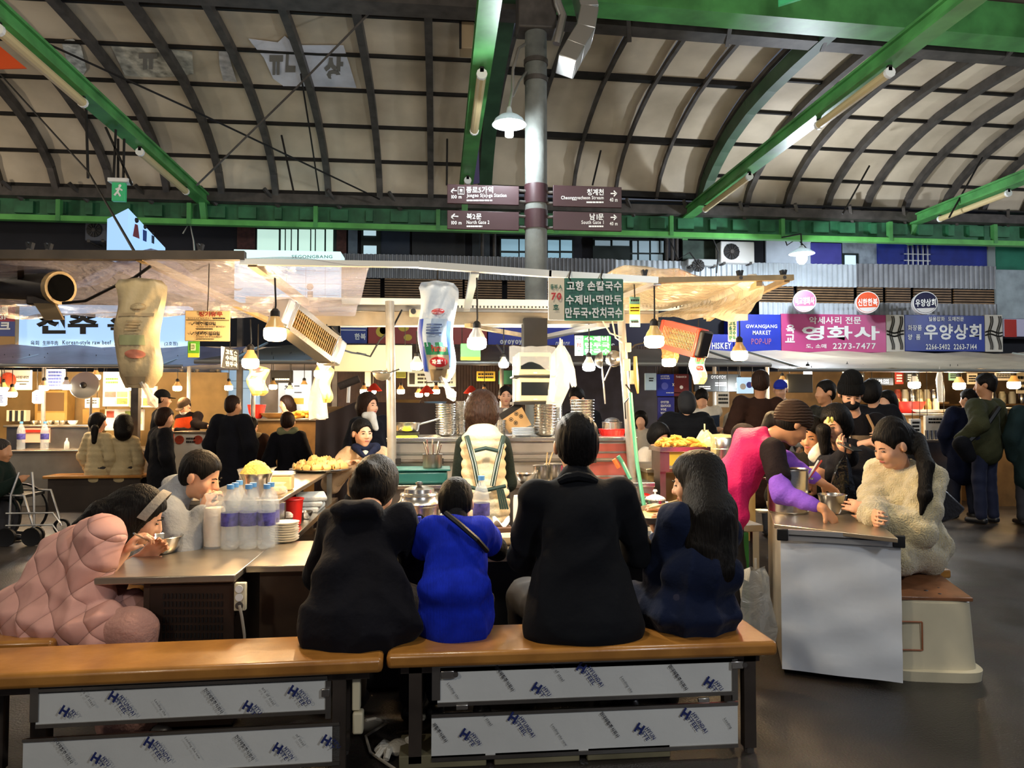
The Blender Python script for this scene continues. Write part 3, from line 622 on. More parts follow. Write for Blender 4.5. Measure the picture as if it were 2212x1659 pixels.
# ================================================================== benches with steel flap fronts
m_post = M('brown_steel', '4b423b', .5, .5, noise=(6, .3))
m_film = M('protective_film', 'd6d8d5', .35, 0, noise=(3, .08), bump=(30, .05))
m_printb = M('print_blue', '1d2a66', .5); m_printk = M('print_dark', '3a3a40', .5)
def ptext(mb, body, x, y, L, Hh, ang, Y, bold=.02):
    c, s = math.cos(math.radians(ang)), math.sin(math.radians(ang))
    TL = aY(x, y, Y); TR = aY(x + c * L, y + s * L, Y); BL = aY(x - s * Hh, y + c * Hh, Y)
    return tmb(mb, body, TL, TR, BL, bold)
def steel_bench(label, x0, x1, y0, y1, z, posts, flaps, logos, kor, lead, Yp):
    t = thing('steel_bench', label, 'bench', ((x0 + x1) / 2, (y0 + y1) / 2, 0))
    MB().box(V((x0 + x1) / 2, (y0 + y1) / 2, z - .028), (x1 - x0, y1 - y0, .056)).build('seat_board', m_wood, t, bevel=.016)
    MB().box(V((x0 + x1) / 2, (y0 + y1) / 2 + .02, z - .075), (x1 - x0 - .1, y1 - y0 - .08, .035)).build('seat_frame', m_post, t)
    for px in posts:
        for yy in (Yp + .02, y1 - .06):
            MB().bb(V(px - .024, yy - .02, .02), V(px + .024, yy + .02, z - .07)).build('leg', m_post, t)
            MB().cyl(V(px, yy, 0), V(px, yy, .025), .02, n=10).build('foot_cap', m_iron, t)
    for (r, first) in flaps:
        f = wrect(MB(), r, Yp, 0, .012).build('flap_panel', m_film, t)
        x_0, y_0, x_1, y_1 = r
        for q in ((x_0, y_0 - 4, x_1, y_0 + 3), (x_0, y_1 - 3, x_1, y_1 + 5)): wrect(MB(), q, Yp, -.006, .012).build('flap_frame', m_steeld, f)
        if first:
            for q in ((x_0 - 12, y_0 - 4, x_0 + 6, y_1 + 4), (x_1 - 4, y_0 - 4, x_1 + 8, y_1 + 4)): wrect(MB(), q, Yp, -.005, .012).build('flap_frame', m_steeld, f)
    prints(t, logos, kor, lead, Yp); return t
def prints(t, logos, kor, lead, Yp):
    for (x, y, l1, l2) in logos:
        b = MB(); ptext(b, 'H', x, y, 17, 22, 32, Yp - .009, .045); ptext(b, l1, x + 21, y + 10, 7.2 * len(l1), 9, 55, Yp - .009, .02); ptext(b, l2, x + 12, y + 18, 7.2 * len(l2), 9, 55, Yp - .009, .02); b.build('brand_print', m_printb, t)
    for (x, y, s) in kor: ptext(MB(), s, x, y, 8.2 * len(s), 9, 55, Yp - .008, .02).build('brand_print', m_printk, t)
    for (x, y, s) in lead: ptext(MB(), s, x, y, 3.7 * len(s), 7, 56, Yp - .008, .0).build('brand_print', m_printk, t)
KO = '현대제철주식회사'
tr = steel_bench('wooden-topped bench with printed steel flap front, under the man in the suit', -.185, 1.325, 2.8, 3.15, .45, (-.08, 1.235),
    [((945, 1428, 1585, 1508), True), ((932, 1533, 1594, 1624), False)],
    [(1255, 1428, 'HYUNDAI', 'STEEL'), (1158, 1472, 'HYU', 'ST'), (1530, 1460, 'HYU', 'ST'), (1003, 1572, 'HYUN', 'STE'), (1107, 1537, 'HYUNDAI', 'STEEL'), (1380, 1560, 'HYUN', 'STE'), (1480, 1528, 'HYUNDAI', 'STEEL')],
    [(1075, 1436, KO), (1450, 1434, KO), (1302, 1536, KO), (940, 1560, '제철주식회사')],
    [(970, 1474, 'Leading the'), (1345, 1460, 'Leading the'), (1195, 1432, 'era of steel'), (1195, 1563, 'Leading the new'), (1568, 1550, 'Leading'), (1048, 1540, 'of steel')], 2.86)
for px, py in ((967, 1457), (1592, 1436)):
    c = aY(px, py, 2.85); MB().box(c, (.05, .012, .03)).build('latch', m_steel, tr, bevel=.003); MB().cyl(c + V(.03, -.008, 0), c + V(.03, .004, 0), .01, n=8).build('latch_stud', m_iron, tr)
for px, py in ((998, 1527), (1520, 1512)): MB().box(aY(px, py, 2.85), (.045, .012, .018)).build('hinge', m_steel, tr, bevel=.003)
tl = steel_bench('mostly empty wooden-topped bench with printed steel flap front', -1.75, -.2, 2.74, 3.06, .45, (-1.62, -.36),
    [((80, 1478, 704, 1552), True), ((52, 1582, 730, 1668), False)], [], [], [], 2.8)
# the left bench prints follow its slightly sloping picture line
prints(tl, ((242, 1490, 'HYUNDAI', 'STEEL'), (628, 1482, 'HYUND', 'STEE'), (530, 1514, 'HYU', 'ST'), (138, 1520, 'HY', 'S'), (318, 1590, 'HYUNDAI', 'STEEL'), (205, 1622, 'HYU', 'ST'), (595, 1606, 'HYUN', 'STE'), (700, 1590, 'HYU', 'ST')), ((443, 1486, KO), (510, 1588, KO), (122, 1590, KO)), ((335, 1510, 'Leading the'), (180, 1484, 'era of steel'), (567, 1486, 'era of steel'), (400, 1592, 'Leading the new'), (640, 1588, 'of steel')), 2.79)
c = aY(700, 1500, 2.79); MB().box(c, (.03, .012, .03)).build('latch', m_steel, tl, bevel=.003)
tl.rotation_euler[2] = .03
# side bench the girl in pink sits on
t = thing('side_bench', 'wooden side bench running back beside the vented table', 'bench', (-1.75, 3.7, 0))
MB().bb(V(-2.02, 3.1, .40), V(-1.5, 4.7, .45)).build('seat_board', m_wood, t, bevel=.014)
for x in (-1.95, -1.58):
    for y in (3.2, 4.6): MB().bb(V(x - .03, y - .03, 0), V(x + .03, y + .03, .4)).build('leg', m_post, t)
# clutter between the two benches
t = thing('power_strip', 'white power strip screwed to the empty bench leg', 'power strip', aY(768, 1480, 2.86))
wrect(MB(), (760, 1448, 778, 1536), 2.85, 0, .04).build('casing', m_cream, t, bevel=.005); wrect(MB(), (761, 1540, 784, 1588), 2.84, 0, .05).build('plug_block', m_cream, t, bevel=.008)
tag(MB().tube([aY(790, 1556, 2.87), aY(810, 1552, 2.9), aZ(838, 1560, .03), aZ(790, 1590, .012), aZ(800, 1625, .012), aZ(850, 1659, .012), aZ(900, 1700, .012)], .006, 6).build('extension_cable', M('grey_cord', 'b0a695', .5)), 'thin pale power cord trailing on the floor between the benches', 'cord')
gl = thing('work_glove', 'crumpled white cotton work glove on the floor between the benches', 'glove', aZ(865, 1620, 0))
m_cot = M('cotton', 'cfc9ba', .9, bump=(80, .4)); g0 = aZ(862, 1614, .03)
MB().sph(g0, (.05, .045, .03), 10).build('palm', m_cot, gl)
for k2, (dx, dy) in enumerate(((-.055, -.03), (-.06, 0), (-.05, .03), (-.03, -.045))): MB().tube([g0 + V(-.03, 0, 0), g0 + V(dx - .01, dy, .005), g0 + V(dx * 1.5, dy * 1.6, -.012)], [.018, .016, .012], 7).build('finger', m_cot, gl)
MB().lathe([(.03, 0), (.036, .03), (.034, .06)], g0 + V(.03, .01, .0), 12, ry(1.3)).build('cuff', m_cot, gl)
for k2 in range(3): tag(MB().bb(V(-.14 + k2 * .36, 2.86, 0), V(.19 + k2 * .36, 3.05, .05)).build('floor_board', M('floor_wood', '7b7458', .7, noise=(5, .3)), bevel=.004), 'pale timber skid lying under the bench of the man in the suit', 'plank', 'timber skids under the bench of the man in the suit')
# ================================================================== tables
def table(label, x0, x1, y0, y1, z, body, name='steel_table', th=.03, inset=.05, left=.05):
    t = thing(name, label, 'table', ((x0 + x1) / 2, (y0 + y1) / 2, 0))
    MB().bb(V(x0, y0, z - th), V(x1, y1, z)).build('table_top', m_steeltop, t, bevel=.004)
    MB().bb(V(x0 + left, y0 + inset, .02), V(x1 - .02, y1 - .02, z - th)).build('cabinet_body', body, t)
    return t
m_steeltop = M('worn_steel_top', 'b8ad9b', .3, .85, noise=(4, .25), bump=(14, .05))
m_cab = M('brown_steel_cabinet', '4a3a2e', .5, .5, noise=(4, .3))
t1 = table('steel table with vented brown cabinet below, holding the water pack', -1.43, -.845, 3.24, 4.08, .66, m_cab, inset=.05, left=.2)
wrect(MB(), (322, 1262, 506, 1420), 3.285, 0, .008).build('cabinet_door', M('dark_bronze_door', '3d2f27', .45, .5, noise=(5, .3)), t1, bevel=.003)
s = MB()
for r_ in range(7):
    for c_ in range(16): wrect(s, (352 + c_ * 8.3, 1283 + r_ * 17, 356 + c_ * 8.3, 1294 + r_ * 17), 3.28, 0, .004)
tag(s.build('vent_slots', m_black, t1), kind='stuff')
ps = thing('wall_socket', 'white triple socket strip with a plug on the vented table cabinet', 'socket', aY(516, 1320, 3.27))
wrect(MB(), (505, 1260, 530, 1320), 3.25, 0, .03).build('casing', m_cream, ps, bevel=.004)
for y in (1272, 1290, 1308): q = aY(517, y, 3.249); MB().cyl(q, q + V(0, -.006, 0), .016, n=14).build('socket_face', m_white if y < 1300 else m_iron, ps)
MB().tube([aY(517, 1308, 3.23), aY(522, 1330, 3.23), aY(528, 1372, 3.25), aY(530, 1420, 3.28)], .006, 6).build('cable', M('grey_cord'), ps)
t2 = table('small steel table between the vented table and the black coat', -.838, -.47, 3.385, 4.0, .665, m_cab)
t3 = table('long steel table facing the bench of the man in the suit', -.44, 1.3, 3.6, 4.3, .66, M('dark_under', '24262b', .5, .3, noise=(3, .3)))
MB().bb(V(-.44, 3.592, .62), V(1.3, 3.6, .655)).build('front_edge', m_steel, t3)
# dumpling counter with open shelf
dc = thing('dumpling_counter', 'steel dumpling counter with open shelf below its top', 'counter', (-1.05, 5, 0))
MB().bb(V(-1.34, 4.1, .845), V(-.84, 6.0, .87)).build('counter_top', m_steeltop, dc, bevel=.004)
MB().bb(V(-1.34, 4.12, .62), V(-.78, 6.0, .655)).build('shelf', m_steel, dc, bevel=.004)
MB().bb(V(-1.34, 4.1, .66), V(-.86, 4.13, .845)).build('end_panel', m_steeld, dc)
for x in (-1.32, -.84):
    for y in (4.14, 5.95): MB().bb(V(x - .02, y - .02, 0), V(x + .02, y + .02, .85)).build('leg', m_steel, dc)
# cook's back counter: ledge and raised shelf
bc = thing('cooking_counter', 'stainless cooking counter with raised shelf behind the cook', 'counter', (.5, 5.4, 0))
MB().bb(V(-.36, 4.92, .05), V(1.46, 5.36, .83)).build('base_cabinet', m_steeld, bc)
MB().bb(V(-.36, 4.88, .83), V(1.46, 5.36, .86)).build('ledge', m_steel, bc, bevel=.004)
MB().bb(V(-.34, 5.36, .86), V(1.44, 5.95, 1.12)).build('riser_box', M('riser_steel', 'b9b3aa', .3, .75, noise=(4, .2)), bc)
MB().bb(V(-.36, 5.32, 1.12), V(1.46, 5.98, 1.15)).build('top_shelf', m_steel, bc, bevel=.004)
MB().bb(V(-.34, 5.345, 1.03), V(1.44, 5.358, 1.045)).build('trim_strip', m_steeld, bc)
MB().cyl(V(-.3, 5.3, .985), V(1.3, 5.3, .985), .014, n=8).build('gas_pipe', m_iron, bc)
for x in (-.28, .02, 1.12): MB().box(V(x, 5.3, .985), (.05, .035, .04)).build('pipe_valve', m_dark, bc)
MB().bb(V(1.02, 5.35, .87), V(1.42, 5.357, 1.1)).build('red_reflection', M('reflection_red', 'a8584e', .35, .4, noise=(6, .2)), bc)  # red reflection on the steel riser, put in as a tinted panel
# ================================================================== stall frame
m_pole = M('grey_pole', 'a8a49c', .4, .5, noise=(8, .25)); m_rail = M('white_rail', 'dcdcd4', .35, .2); m_raild = M('dark_rail', '54493c', .5, .3, noise=(6, .3)); m_tan = M('tan_rail', 'b59a6c', .5, noise=(8, .3))
fr = thing('market_stall', 'pole and rail frame of the noodle stall', 'frame', (.5, 5.3, 0))
MB().tube([V(-.31, 5.3, 0), V(-.32, 5.3, 1.1), V(-.34, 5.3, 2.12)], .032, 12).build('pole', m_pole, fr)
MB().tube([V(1.42, 5.3, 0), V(1.41, 5.3, .9), V(1.33, 5.3, 2.12)], .03, 12).build('pole', m_pole, fr)
FR = 3.9
def rail(a, b, w, h, m, name='rail'): return MB().bar(a, b, w, h).build(name, m, fr)
rail(aY(-40, 551, FR), aY(530, 553, FR), .05, .045, m_raild); rail(aY(520, 566, FR), aY(905, 572, FR), .035, .03, m_rail); rail(aY(905, 572, FR), aY(1190, 592, FR), .04, .035, m_rail)
rail(aY(1185, 592, FR), aY(1420, 606, FR), .04, .035, m_rail); rail(aY(1420, 606, FR), aY(1712, 600, FR), .035, .03, m_tan)
rail(aY(532, 648, 5.6), aY(1190, 655, 5.6), .04, .045, m_rail); rail(aY(480, 662, 5.7), aY(1420, 672, 5.7), .06, .05, m_steeld); rail(aY(735, 702, 6.0), aY(1310, 704, 6.0), .03, .03, m_rail)
rail(aY(620, 690, 5.72), aY(1420, 684, 5.72), .05, .1, M('beam_grime', '8a7d68', .6, noise=(6, .3)))
pf = wrect(MB(), (960, 655, 1540, 668), 5.62, 0, .02).build('perforated_strip', m_rail, fr)
h = MB()
for i in range(72): wrect(h, (964 + i * 8, 658, 967 + i * 8, 665), 5.615, 0, .006)
tag(h.build('strip_holes', m_black, fr), kind='stuff')
rail(aY(300, 556, FR), aY(600, 702, 5.9), .035, .035, m_tan); rail(aY(545, 568, FR), aY(682, 670, 5.7), .045, .04, m_tan); rail(aY(1026, 585, FR), aY(1008, 668, 5.7), .045, .035, m_alu)
rail(aY(1700, 604, FR), aY(1524, 686, 5.7), .03, .03, m_tan); rail(aY(1640, 612, FR), aY(1530, 690, 5.5), .03, .03, m_tan); rail(aY(1420, 612, FR), aY(1345, 640, 4.8), .04, .02, m_alu)
rail(aY(1303, 702, 5.4), aY(1170, 730, 7), .1, .03, m_alu); rail(aY(1010, 703, 5.6), aY(1150, 728, 7), .05, .03, m_tan)
rail(aY(595, 660, 5.2), aY(735, 655, 5.5), .05, .05, m_raild); rail(aY(-30, 560, FR), aY(-60, 690, 5.6), .035, .035, m_tan)
# plastic sheets over the frame
def plastic(name, col, alpha, rough=.18):
    m = bpy.data.materials.new(name); m.use_nodes = True; nt = m.node_tree; b = nt.nodes['Principled BSDF']
    b.inputs['Base Color'].default_value = (*lin(col), 1); b.inputs['Roughness'].default_value = rough; b.inputs['Alpha'].default_value = alpha; b.inputs['Specular IOR Level'].default_value = .8
    tc = nt.nodes.new('ShaderNodeTexCoord'); n = nt.nodes.new('ShaderNodeTexNoise'); n.inputs['Scale'].default_value = 9; n.inputs['Detail'].default_value = 6; n.inputs['Distortion'].default_value = 1.5
    nt.links.new(tc.outputs['Object'], n.inputs['Vector']); bp = nt.nodes.new('ShaderNodeBump'); bp.inputs['Strength'].default_value = .6; bp.inputs['Distance'].default_value = .03
    nt.links.new(n.outputs['Fac'], bp.inputs['Height']); nt.links.new(bp.outputs['Normal'], b.inputs['Normal']); return m
m_sheet = plastic('plastic_sheet', 'c2bfd0', .42); m_sheetlit = plastic('plastic_sheet_bulb_lit', 'd2c4a4', .55); m_bag = plastic('plastic_bag', 'eee9dc', .6, .25); m_bagc = plastic('clear_bag', 'e9edee', .3, .12)  # second sheet has the beige light of the bulbs put into its colour
def wr(u, v, a=.02): return a * (math.sin(u * 17 + 3 * math.sin(v * 7)) + math.sin(v * 23 + u * 11) * .6 + math.sin((u + v) * 31) * .4)
t = MB().grid(40, 22, lambda u, v: V(-2.9 + 2.55 * u * (1 - .12 * v), 3.88 + 2.0 * v, 2.12 - .05 * v - .22 * math.sin(v * 3.14) * (1 - .7 * u) * .6 + wr(u, v, .012)), (0, 0, .002)).build('plastic_canopy', m_sheet)
tag(t, 'wrinkled clear plastic canopy sheet over the dumpling side of the stall', 'canopy')
t = MB().grid(22, 10, lambda u, v: V(.93 + .82 * u, 3.9 + 1.9 * v, 2.1 + .08 * v + .03 * math.sin(u * 6) - .05 * math.sin(v * 3.1) + wr(u, v, .01)), (0, 0, .002)).build('plastic_canopy', m_sheetlit)
tag(t, 'plastic canopy sheet over the red heater, tinted with painted bulb light', 'canopy')
t = MB().grid(14, 8, lambda u, v: V(1.74 + .05 * math.sin(v * 5) - .16 * v * u, 3.9 + 1.3 * u, 2.1 - .26 * v * (1 - u * .7) + wr(u, v, .008)), (.002, 0, 0)).build('plastic_flap', m_sheetlit)
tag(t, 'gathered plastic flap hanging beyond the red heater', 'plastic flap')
t = MB().grid(22, 10, lambda u, v: V(-4.7 + 2.2 * u, 8.6 + 1.2 * v, 2.9 + .5 * math.exp(-((u - .5) / .2) ** 2) * (.6 + .4 * v) - .3 * (1 - v) + wr(u, v, .02)), (0, 0, .003)).build('plastic_mound', plastic('violet_plastic', 'b0a8e0', .55))
tag(t, 'peaked violet plastic sheet draped below the restroom lightbox', 'plastic sheet')
# spring clips on the front rail
cl = thing('spring_clip', 'black spring clip pinching the plastic on the front rail', 'clip', (0, 0, 0), 'black clips along the canopy edge')
for a in (-.25, .25): MB().box(V(math.sin(a) * .02, 0, .018), (.012, .03, .05), ry(a)).build('jaw', m_black, cl, local=True)
MB().cyl(V(0, -.018, 0), V(0, .018, 0), .011, n=8).build('spring', m_iron, cl, local=True)
P = Proto(cl)
for px, py in ((433, 541), (65, 538), (1392, 596), (1598, 597), (1692, 596), (105, 540)): P.at(aY(px, py + 4, FR))
# ================================================================== bulbs
m_neck = M('bulb_neck', 'd9d6cb', .3); m_neckw = M('bulb_neck_warm', 'd8b070', .3)
def bulb(px, py, wpx, Y, mat, top, label, neck=None, power=0, col=(1, .72, .4)):
    c = aY(px, py, Y); r = wpx / 2 * np.linalg.norm(c - CC) / 1640
    t = thing('light_bulb', label, 'light bulb', c)
    MB().lathe([(.02 * r, -.62 * r), (.6 * r, -.6 * r), (.92 * r, -.42 * r), (r, -.1 * r), (.97 * r, .45 * r), (.9 * r, .52 * r)], c, 18).build('globe', mat, t)
    MB().lathe([(.9 * r, .52 * r), (.72 * r, .95 * r), (.48 * r, 1.3 * r), (.4 * r, 1.6 * r), (.1 * r, 1.62 * r)], c, 16).build('neck', neck or m_neck, t)
    MB().lathe([(.3 * r, 1.5 * r), (.42 * r, 1.6 * r), (.42 * r, 2.05 * r), (.2 * r, 2.3 * r)], c, 12).build('socket', m_dark, t)
    MB().tube([c + V(0, 0, 2.2 * r), c + V(.003, 0, 2.6 * r), aY(px, top, Y) if top else V(c[0], c[1], max(tz(c), c[2] + 2.7 * r))], .005, 5).build('cord', m_black, t)
    if power: lamp('light_bulb_glow', c - V(0, 0, r * 1.5), power, col, r * .8)
WARM = (1, .70, .38); COOL = (.95, .97, 1)
bulb(594, 722, 47, 3.95, m_warm, 600, 'big glowing warm bulb below the holiday notice rail', m_neckw, 15, WARM)
bulb(541, 785, 35, 4.7, m_warm, 690, 'glowing warm bulb beside the yellow-lit hanging sack', m_neckw, 17, WARM)
bulb(692, 808, 27, 5.4, m_warm, 700, 'small warm bulb under the silver heater', m_neckw, 14, WARM)
bulb(1030, 742, 43, 3.95, m_bulbw, 600, 'big white bulb next to the Partner flour sack', None, 18, (1, .95, .82))
bulb(900, 791, 27, 5.5, m_bulbw, 715, 'white bulb between the pole and the flour sack', None, 11, (1, .95, .82))
bulb(1088, 788, 22, 6.2, m_bulbw, 705, 'small white bulb beside the upper steriliser cabinet', None, 11, COOL)
bulb(1272, 793, 28, 5.6, m_led, 700, 'cold white bulb below the small green menu', None, 11, COOL)
bulb(1413, 738, 43, 3.95, m_warm, 612, 'big glowing warm bulb in front of the red heater', m_neckw, 17, WARM)
bulb(1597, 768, 35, 4.7, m_warm, 690, 'glowing warm bulb beside the hanging cream menu strip', m_neckw, 14, WARM)
bulb(1445, 783, 30, 5.2, m_warm, 690, 'warm bulb half hidden under the bagged plug below the red heater', m_neckw, 12, WARM)
# ================================================================== heaters
def obox(mb, c, d, ax): return mb.box(c, d, ax)
def frame_from(xd, zd=(0, 0, 1)):
    x = np.asarray(xd, float); x /= np.linalg.norm(x); y = np.cross(zd, x); y /= np.linalg.norm(y); z = np.cross(x, y); return np.stack([x, y, z], 1)
m_coil = M('heater_reflector', 'd8b878', .2, .95, bump=(40, .1))
def heater(a, b, hgt, dep, shell, label, capm):
    c = (a + b) / 2; R = frame_from(b - a); L = np.linalg.norm(b - a); t = thing('quartz_heater', label, 'heater', c)
    T = lambda x, y, z: c + R @ V(x, y, z)
    for sg in (-1, 1): MB().box(T(0, 0, sg * hgt * .45), (L * 1.02, dep, hgt * .2), R).build('shell', shell, t)
    MB().box(T(0, dep * .4, 0), (L, dep * .2, hgt * .9), R).build('reflector', m_coil, t)
    for sg in (-1, 1):
        MB().box(T(sg * L * .5, 0, 0), (L * .1, dep * 1.05, hgt * 1.1), R).build('side_frame', shell, t, bevel=.008); MB().box(T(sg * L * .6, 0, 0), (L * .14, dep * 1.1, hgt * 1.02), R).build('end_cap', capm, t, bevel=.012)
    for z in (-.18, .05, .25): MB().cyl(T(-L * .45, 0, z * hgt), T(L * .45, 0, z * hgt), hgt * .06, n=8).build('quartz_tube', m_coil, t)
    for i in range(22):
        x = L * (-.44 + .88 * i / 21); MB().cyl(T(x, -dep * .45, -hgt * .4), T(x, -dep * .45, hgt * .4), .0022, n=4).build('guard_wire', m_tan, t)
    return t
heater(aY(1436, 722, 4.5), aY(1512, 742, 4.3), .16, .1, M('heater_red', 'd8331b', .35), 'red quartz heater with wire guard hanging beside the narrow price strip', m_black)
heater(aY(618, 684, 4.6), aY(712, 756, 4.9), .17, .12, m_steel, 'silver quartz heater hanging beside the big warm bulb', m_alu)
t = thing('tube_heater', 'dark grey tubular heater with black round end and bracket', 'heater', aY(60, 640, 4.3))
a, b = aY(-40, 616, 4.5), aY(128, 622, 4.15)
MB().cyl(a, b, .075, n=20).build('barrel', M('heater_grey', '4a443e', .5, .3, noise=(8, .25)), t); d = (b - a) / np.linalg.norm(b - a)
MB().cyl(b - d * .02, b + d * .015, .088, n=20).build('end_ring', m_tan, t); MB().cyl(b + d * .012, b + d * .02, .072, n=20).build('end_face', M('matt_black', '050505', .95, spec=.05), t)
MB().box(aY(92, 650, 4.2), (.14, .06, .05)).build('clamp', m_post, t, bevel=.008); MB().prism([aY(72, 655, 4.15), aY(118, 655, 4.15), aY(136, 690, 4.1), aY(96, 690, 4.1)], (0, .02, 0)).build('mounting_plate', M('plate_wood', '7d6a4c', .6), t)
MB().bar(aY(45, 610, 4.3), aY(45, 560, 4.0), .03, .03).build('hanger', m_post, t)
tag(MB().tube([aY(135, 655, 4.1), aY(185, 650, 4.1), aY(240, 622, 4.0), aY(290, 600, 3.95), aY(325, 575, 3.92)], .008, 6).build('power_cable', m_black), 'black cable looping from the tube heater to the canopy rail', 'cable')
# ================================================================== hanging flour sacks in plastic
def sack(name, label, px, ytop, ybot, wpx, Y, mat, prints, twist=None, tail=True, hang=None):
    """flat bag hung from the rail; prints = (kind, u0, v0, u1, v1, material, text)"""
    top, bot = aY(px, ytop, Y), aY(px, ybot, Y); Wd = wpx * Y / 1600 * .99; Hh = top[2] - bot[2]; t = thing(name, label, 'sack', top)
    def wprof(v): return np.interp(v, [0, .05, .12, .3, .75, .9, 1], [.82, 1, .98, .9, .88, .8, .55])
    def S(u, v, off=0, side=-1):
        w = Wd / 2 * wprof(v); x = top[0] + u * w + .012 * math.sin(v * 9) ; z = top[2] - v * Hh - (0.012 * abs(u) * (1 - v) if v < .08 else 0)
        dd = .055 * (np.interp(v, [0, .1, .4, .85, 1], [.1, .5, 1, .9, .3])) * math.sqrt(max(0, 1 - u * u)) + off
        return V(x, top[1] + side * dd + .006 * math.sin(u * 8 + v * 15), z)
    mb = MB(); mb.grid(12, 18, lambda u, v: S(u * 2 - 1, v)); mb.grid(12, 18, lambda u, v: S(1 - u * 2, v, 0, 1)); mb.build('bag', mat, t)
    for (kd, u0, v0, u1, v1, m, txt) in prints:
        k = MB()
        if kd == 'r': k.grid(6, 4, lambda u, v: S(u0 + (u1 - u0) * u, v0 + (v1 - v0) * v, .004)).build('print', m, t)
        elif kd == 'o':
            uc, vc, ru, rv = (u0 + u1) / 2, (v0 + v1) / 2, (u1 - u0) / 2, (v1 - v0) / 2
            k.add([S(uc, vc, .008)] + [S(uc + ru * math.cos(a), vc + rv * math.sin(a), .008) for a in np.linspace(0, 6.283, 21)[:-1]], [(0, 1 + i, 1 + (i + 1) % 20) for i in range(20)]).build('print', m, t)
        elif txt == '=':
            for i in range(4): k.grid(3, 1, lambda u, v: S(u0 + (u1 - u0) * u * (.95 - .1 * (i % 3)), v0 + (v1 - v0) * (i + .6 * v) / 4, .012))
            k.build('small_print', m, t)
        else:
            co, fs = tmesh(txt, .03); lo, hi = co.min(0), co.max(0)
            k.add([S(u0 + (u1 - u0) * (p[0] - lo[0]) / (hi[0] - lo[0]), v0 + (v1 - v0) * (hi[1] - p[1]) / (hi[1] - lo[1]), .013) for p in co], fs).build('lettering', m, t)
    if tail:
        e = S(.45, 1); MB().tube([e + V(-.01, 0, .03), e + V(.02, 0, -.03), e + V(.045, -.01, -.07), e + V(.06, 0, -.10)], [.02, .012, .03, .008], 8).build('knotted_tail', m_bag, t)
    MB().tube([top + V(0, 0, -.03), top + V(0, 0, .02), aY(px + 1, hang or ytop - 30, Y)], .004, 5).build('hook', m_dark, t)
    return t
m_sackb = M('sack_blue', '2a4fc0', .45); m_sackg = M('sack_green', '3a9a68', .45); m_sackr = M('sack_red', 'c8282c', .45); m_sackt = M('sack_tan', 'b29a72', .5); m_sackw = M('sack_white', 'd6e2ee', .35, bump=(14, .3)); m_sackp = M('sack_pale', 'bcd2ea', .45)
sack('flour_sack', 'white flour sack printed Partner 파트너 hanging in clear plastic', 945, 606, 825, 86, 3.95, m_sackw,
    [('r', -.72, .39, .62, .66, m_sackp, 0), ('r', -.95, .39, -.72, .9, m_sackb, 0), ('r', .62, .41, .86, .86, m_sackb, 0), ('r', -.66, .62, .6, .74, m_sackg, 0), ('r', -.66, .74, .6, .88, M('sack_beige', 'c9b496', .5), 0), ('r', -.6, .88, .7, .99, m_sackt, 0), ('o', -.55, .76, .5, .86, m_sackr, 0), ('t', -.42, .785, .38, .835, m_whitep, '파트너'), ('t', -.3, .645, .56, .71, m_sackr, 'Partner'), ('o', -.36, .29, .36, .345, m_sackr, 0), ('o', -.33, .295, .33, .34, m_sackw, 0), ('t', -.25, .3, .25, .335, m_sackr, '='), ('t', -.5, .44, .4, .55, M('sack_print', '5a6f9a', .5), '='), ('t', -.2, .875, .3, .89, m_ink, '=')], hang=574)
m_sacky = M('sack_yellowed', 'cdb78a', .45, bump=(12, .3)); m_faint = M('faint_print', 'b59f78', .5); m_faintr = M('faint_red', 'cf7f63', .5)
sack('flour_sack', 'yellowed flour sack in plastic hanging beside the tube heater', 303, 600, 838, 104, 3.95, m_sacky,
    [('r', -.75, .33, .75, .36, m_faint, 0), ('o', -.32, .24, .35, .3, m_faint, 0), ('o', -.28, .25, .31, .29, m_sacky, 0), ('t', -.3, .4, .35, .5, m_faint, '='), ('r', -.6, .53, .5, .62, M('faint_green', 'a5a878', .5), 0), ('o', -.45, .66, .45, .74, m_faintr, 0), ('r', -.7, .9, .4, .97, m_faint, 0)], hang=560)
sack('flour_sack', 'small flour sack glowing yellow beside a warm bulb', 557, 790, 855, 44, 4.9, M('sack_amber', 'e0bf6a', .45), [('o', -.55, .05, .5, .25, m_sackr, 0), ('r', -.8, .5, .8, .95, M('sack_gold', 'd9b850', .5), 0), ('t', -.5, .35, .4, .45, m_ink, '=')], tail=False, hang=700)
sack('flour_sack', 'small flour sack hanging below the red heater end', 1508, 742, 830, 40, 5.2, m_sackw, [('r', -.6, .3, .6, .52, M('sack_green'), 0), ('o', -.5, .55, .5, .68, m_sackr, 0), ('r', -.9, .7, .9, 1, m_sacky, 0), ('r', -.5, .36, .5, .46, m_sackr, 0)], tail=False, hang=690)
sack('flour_sack', 'yellow-lit folded sack hanging under the small warm bulb', 705, 790, 870, 28, 5.5, M('sack_amber'), [('r', -.8, .5, .6, .9, M('sack_gold'), 0)], tail=False, hang=700)
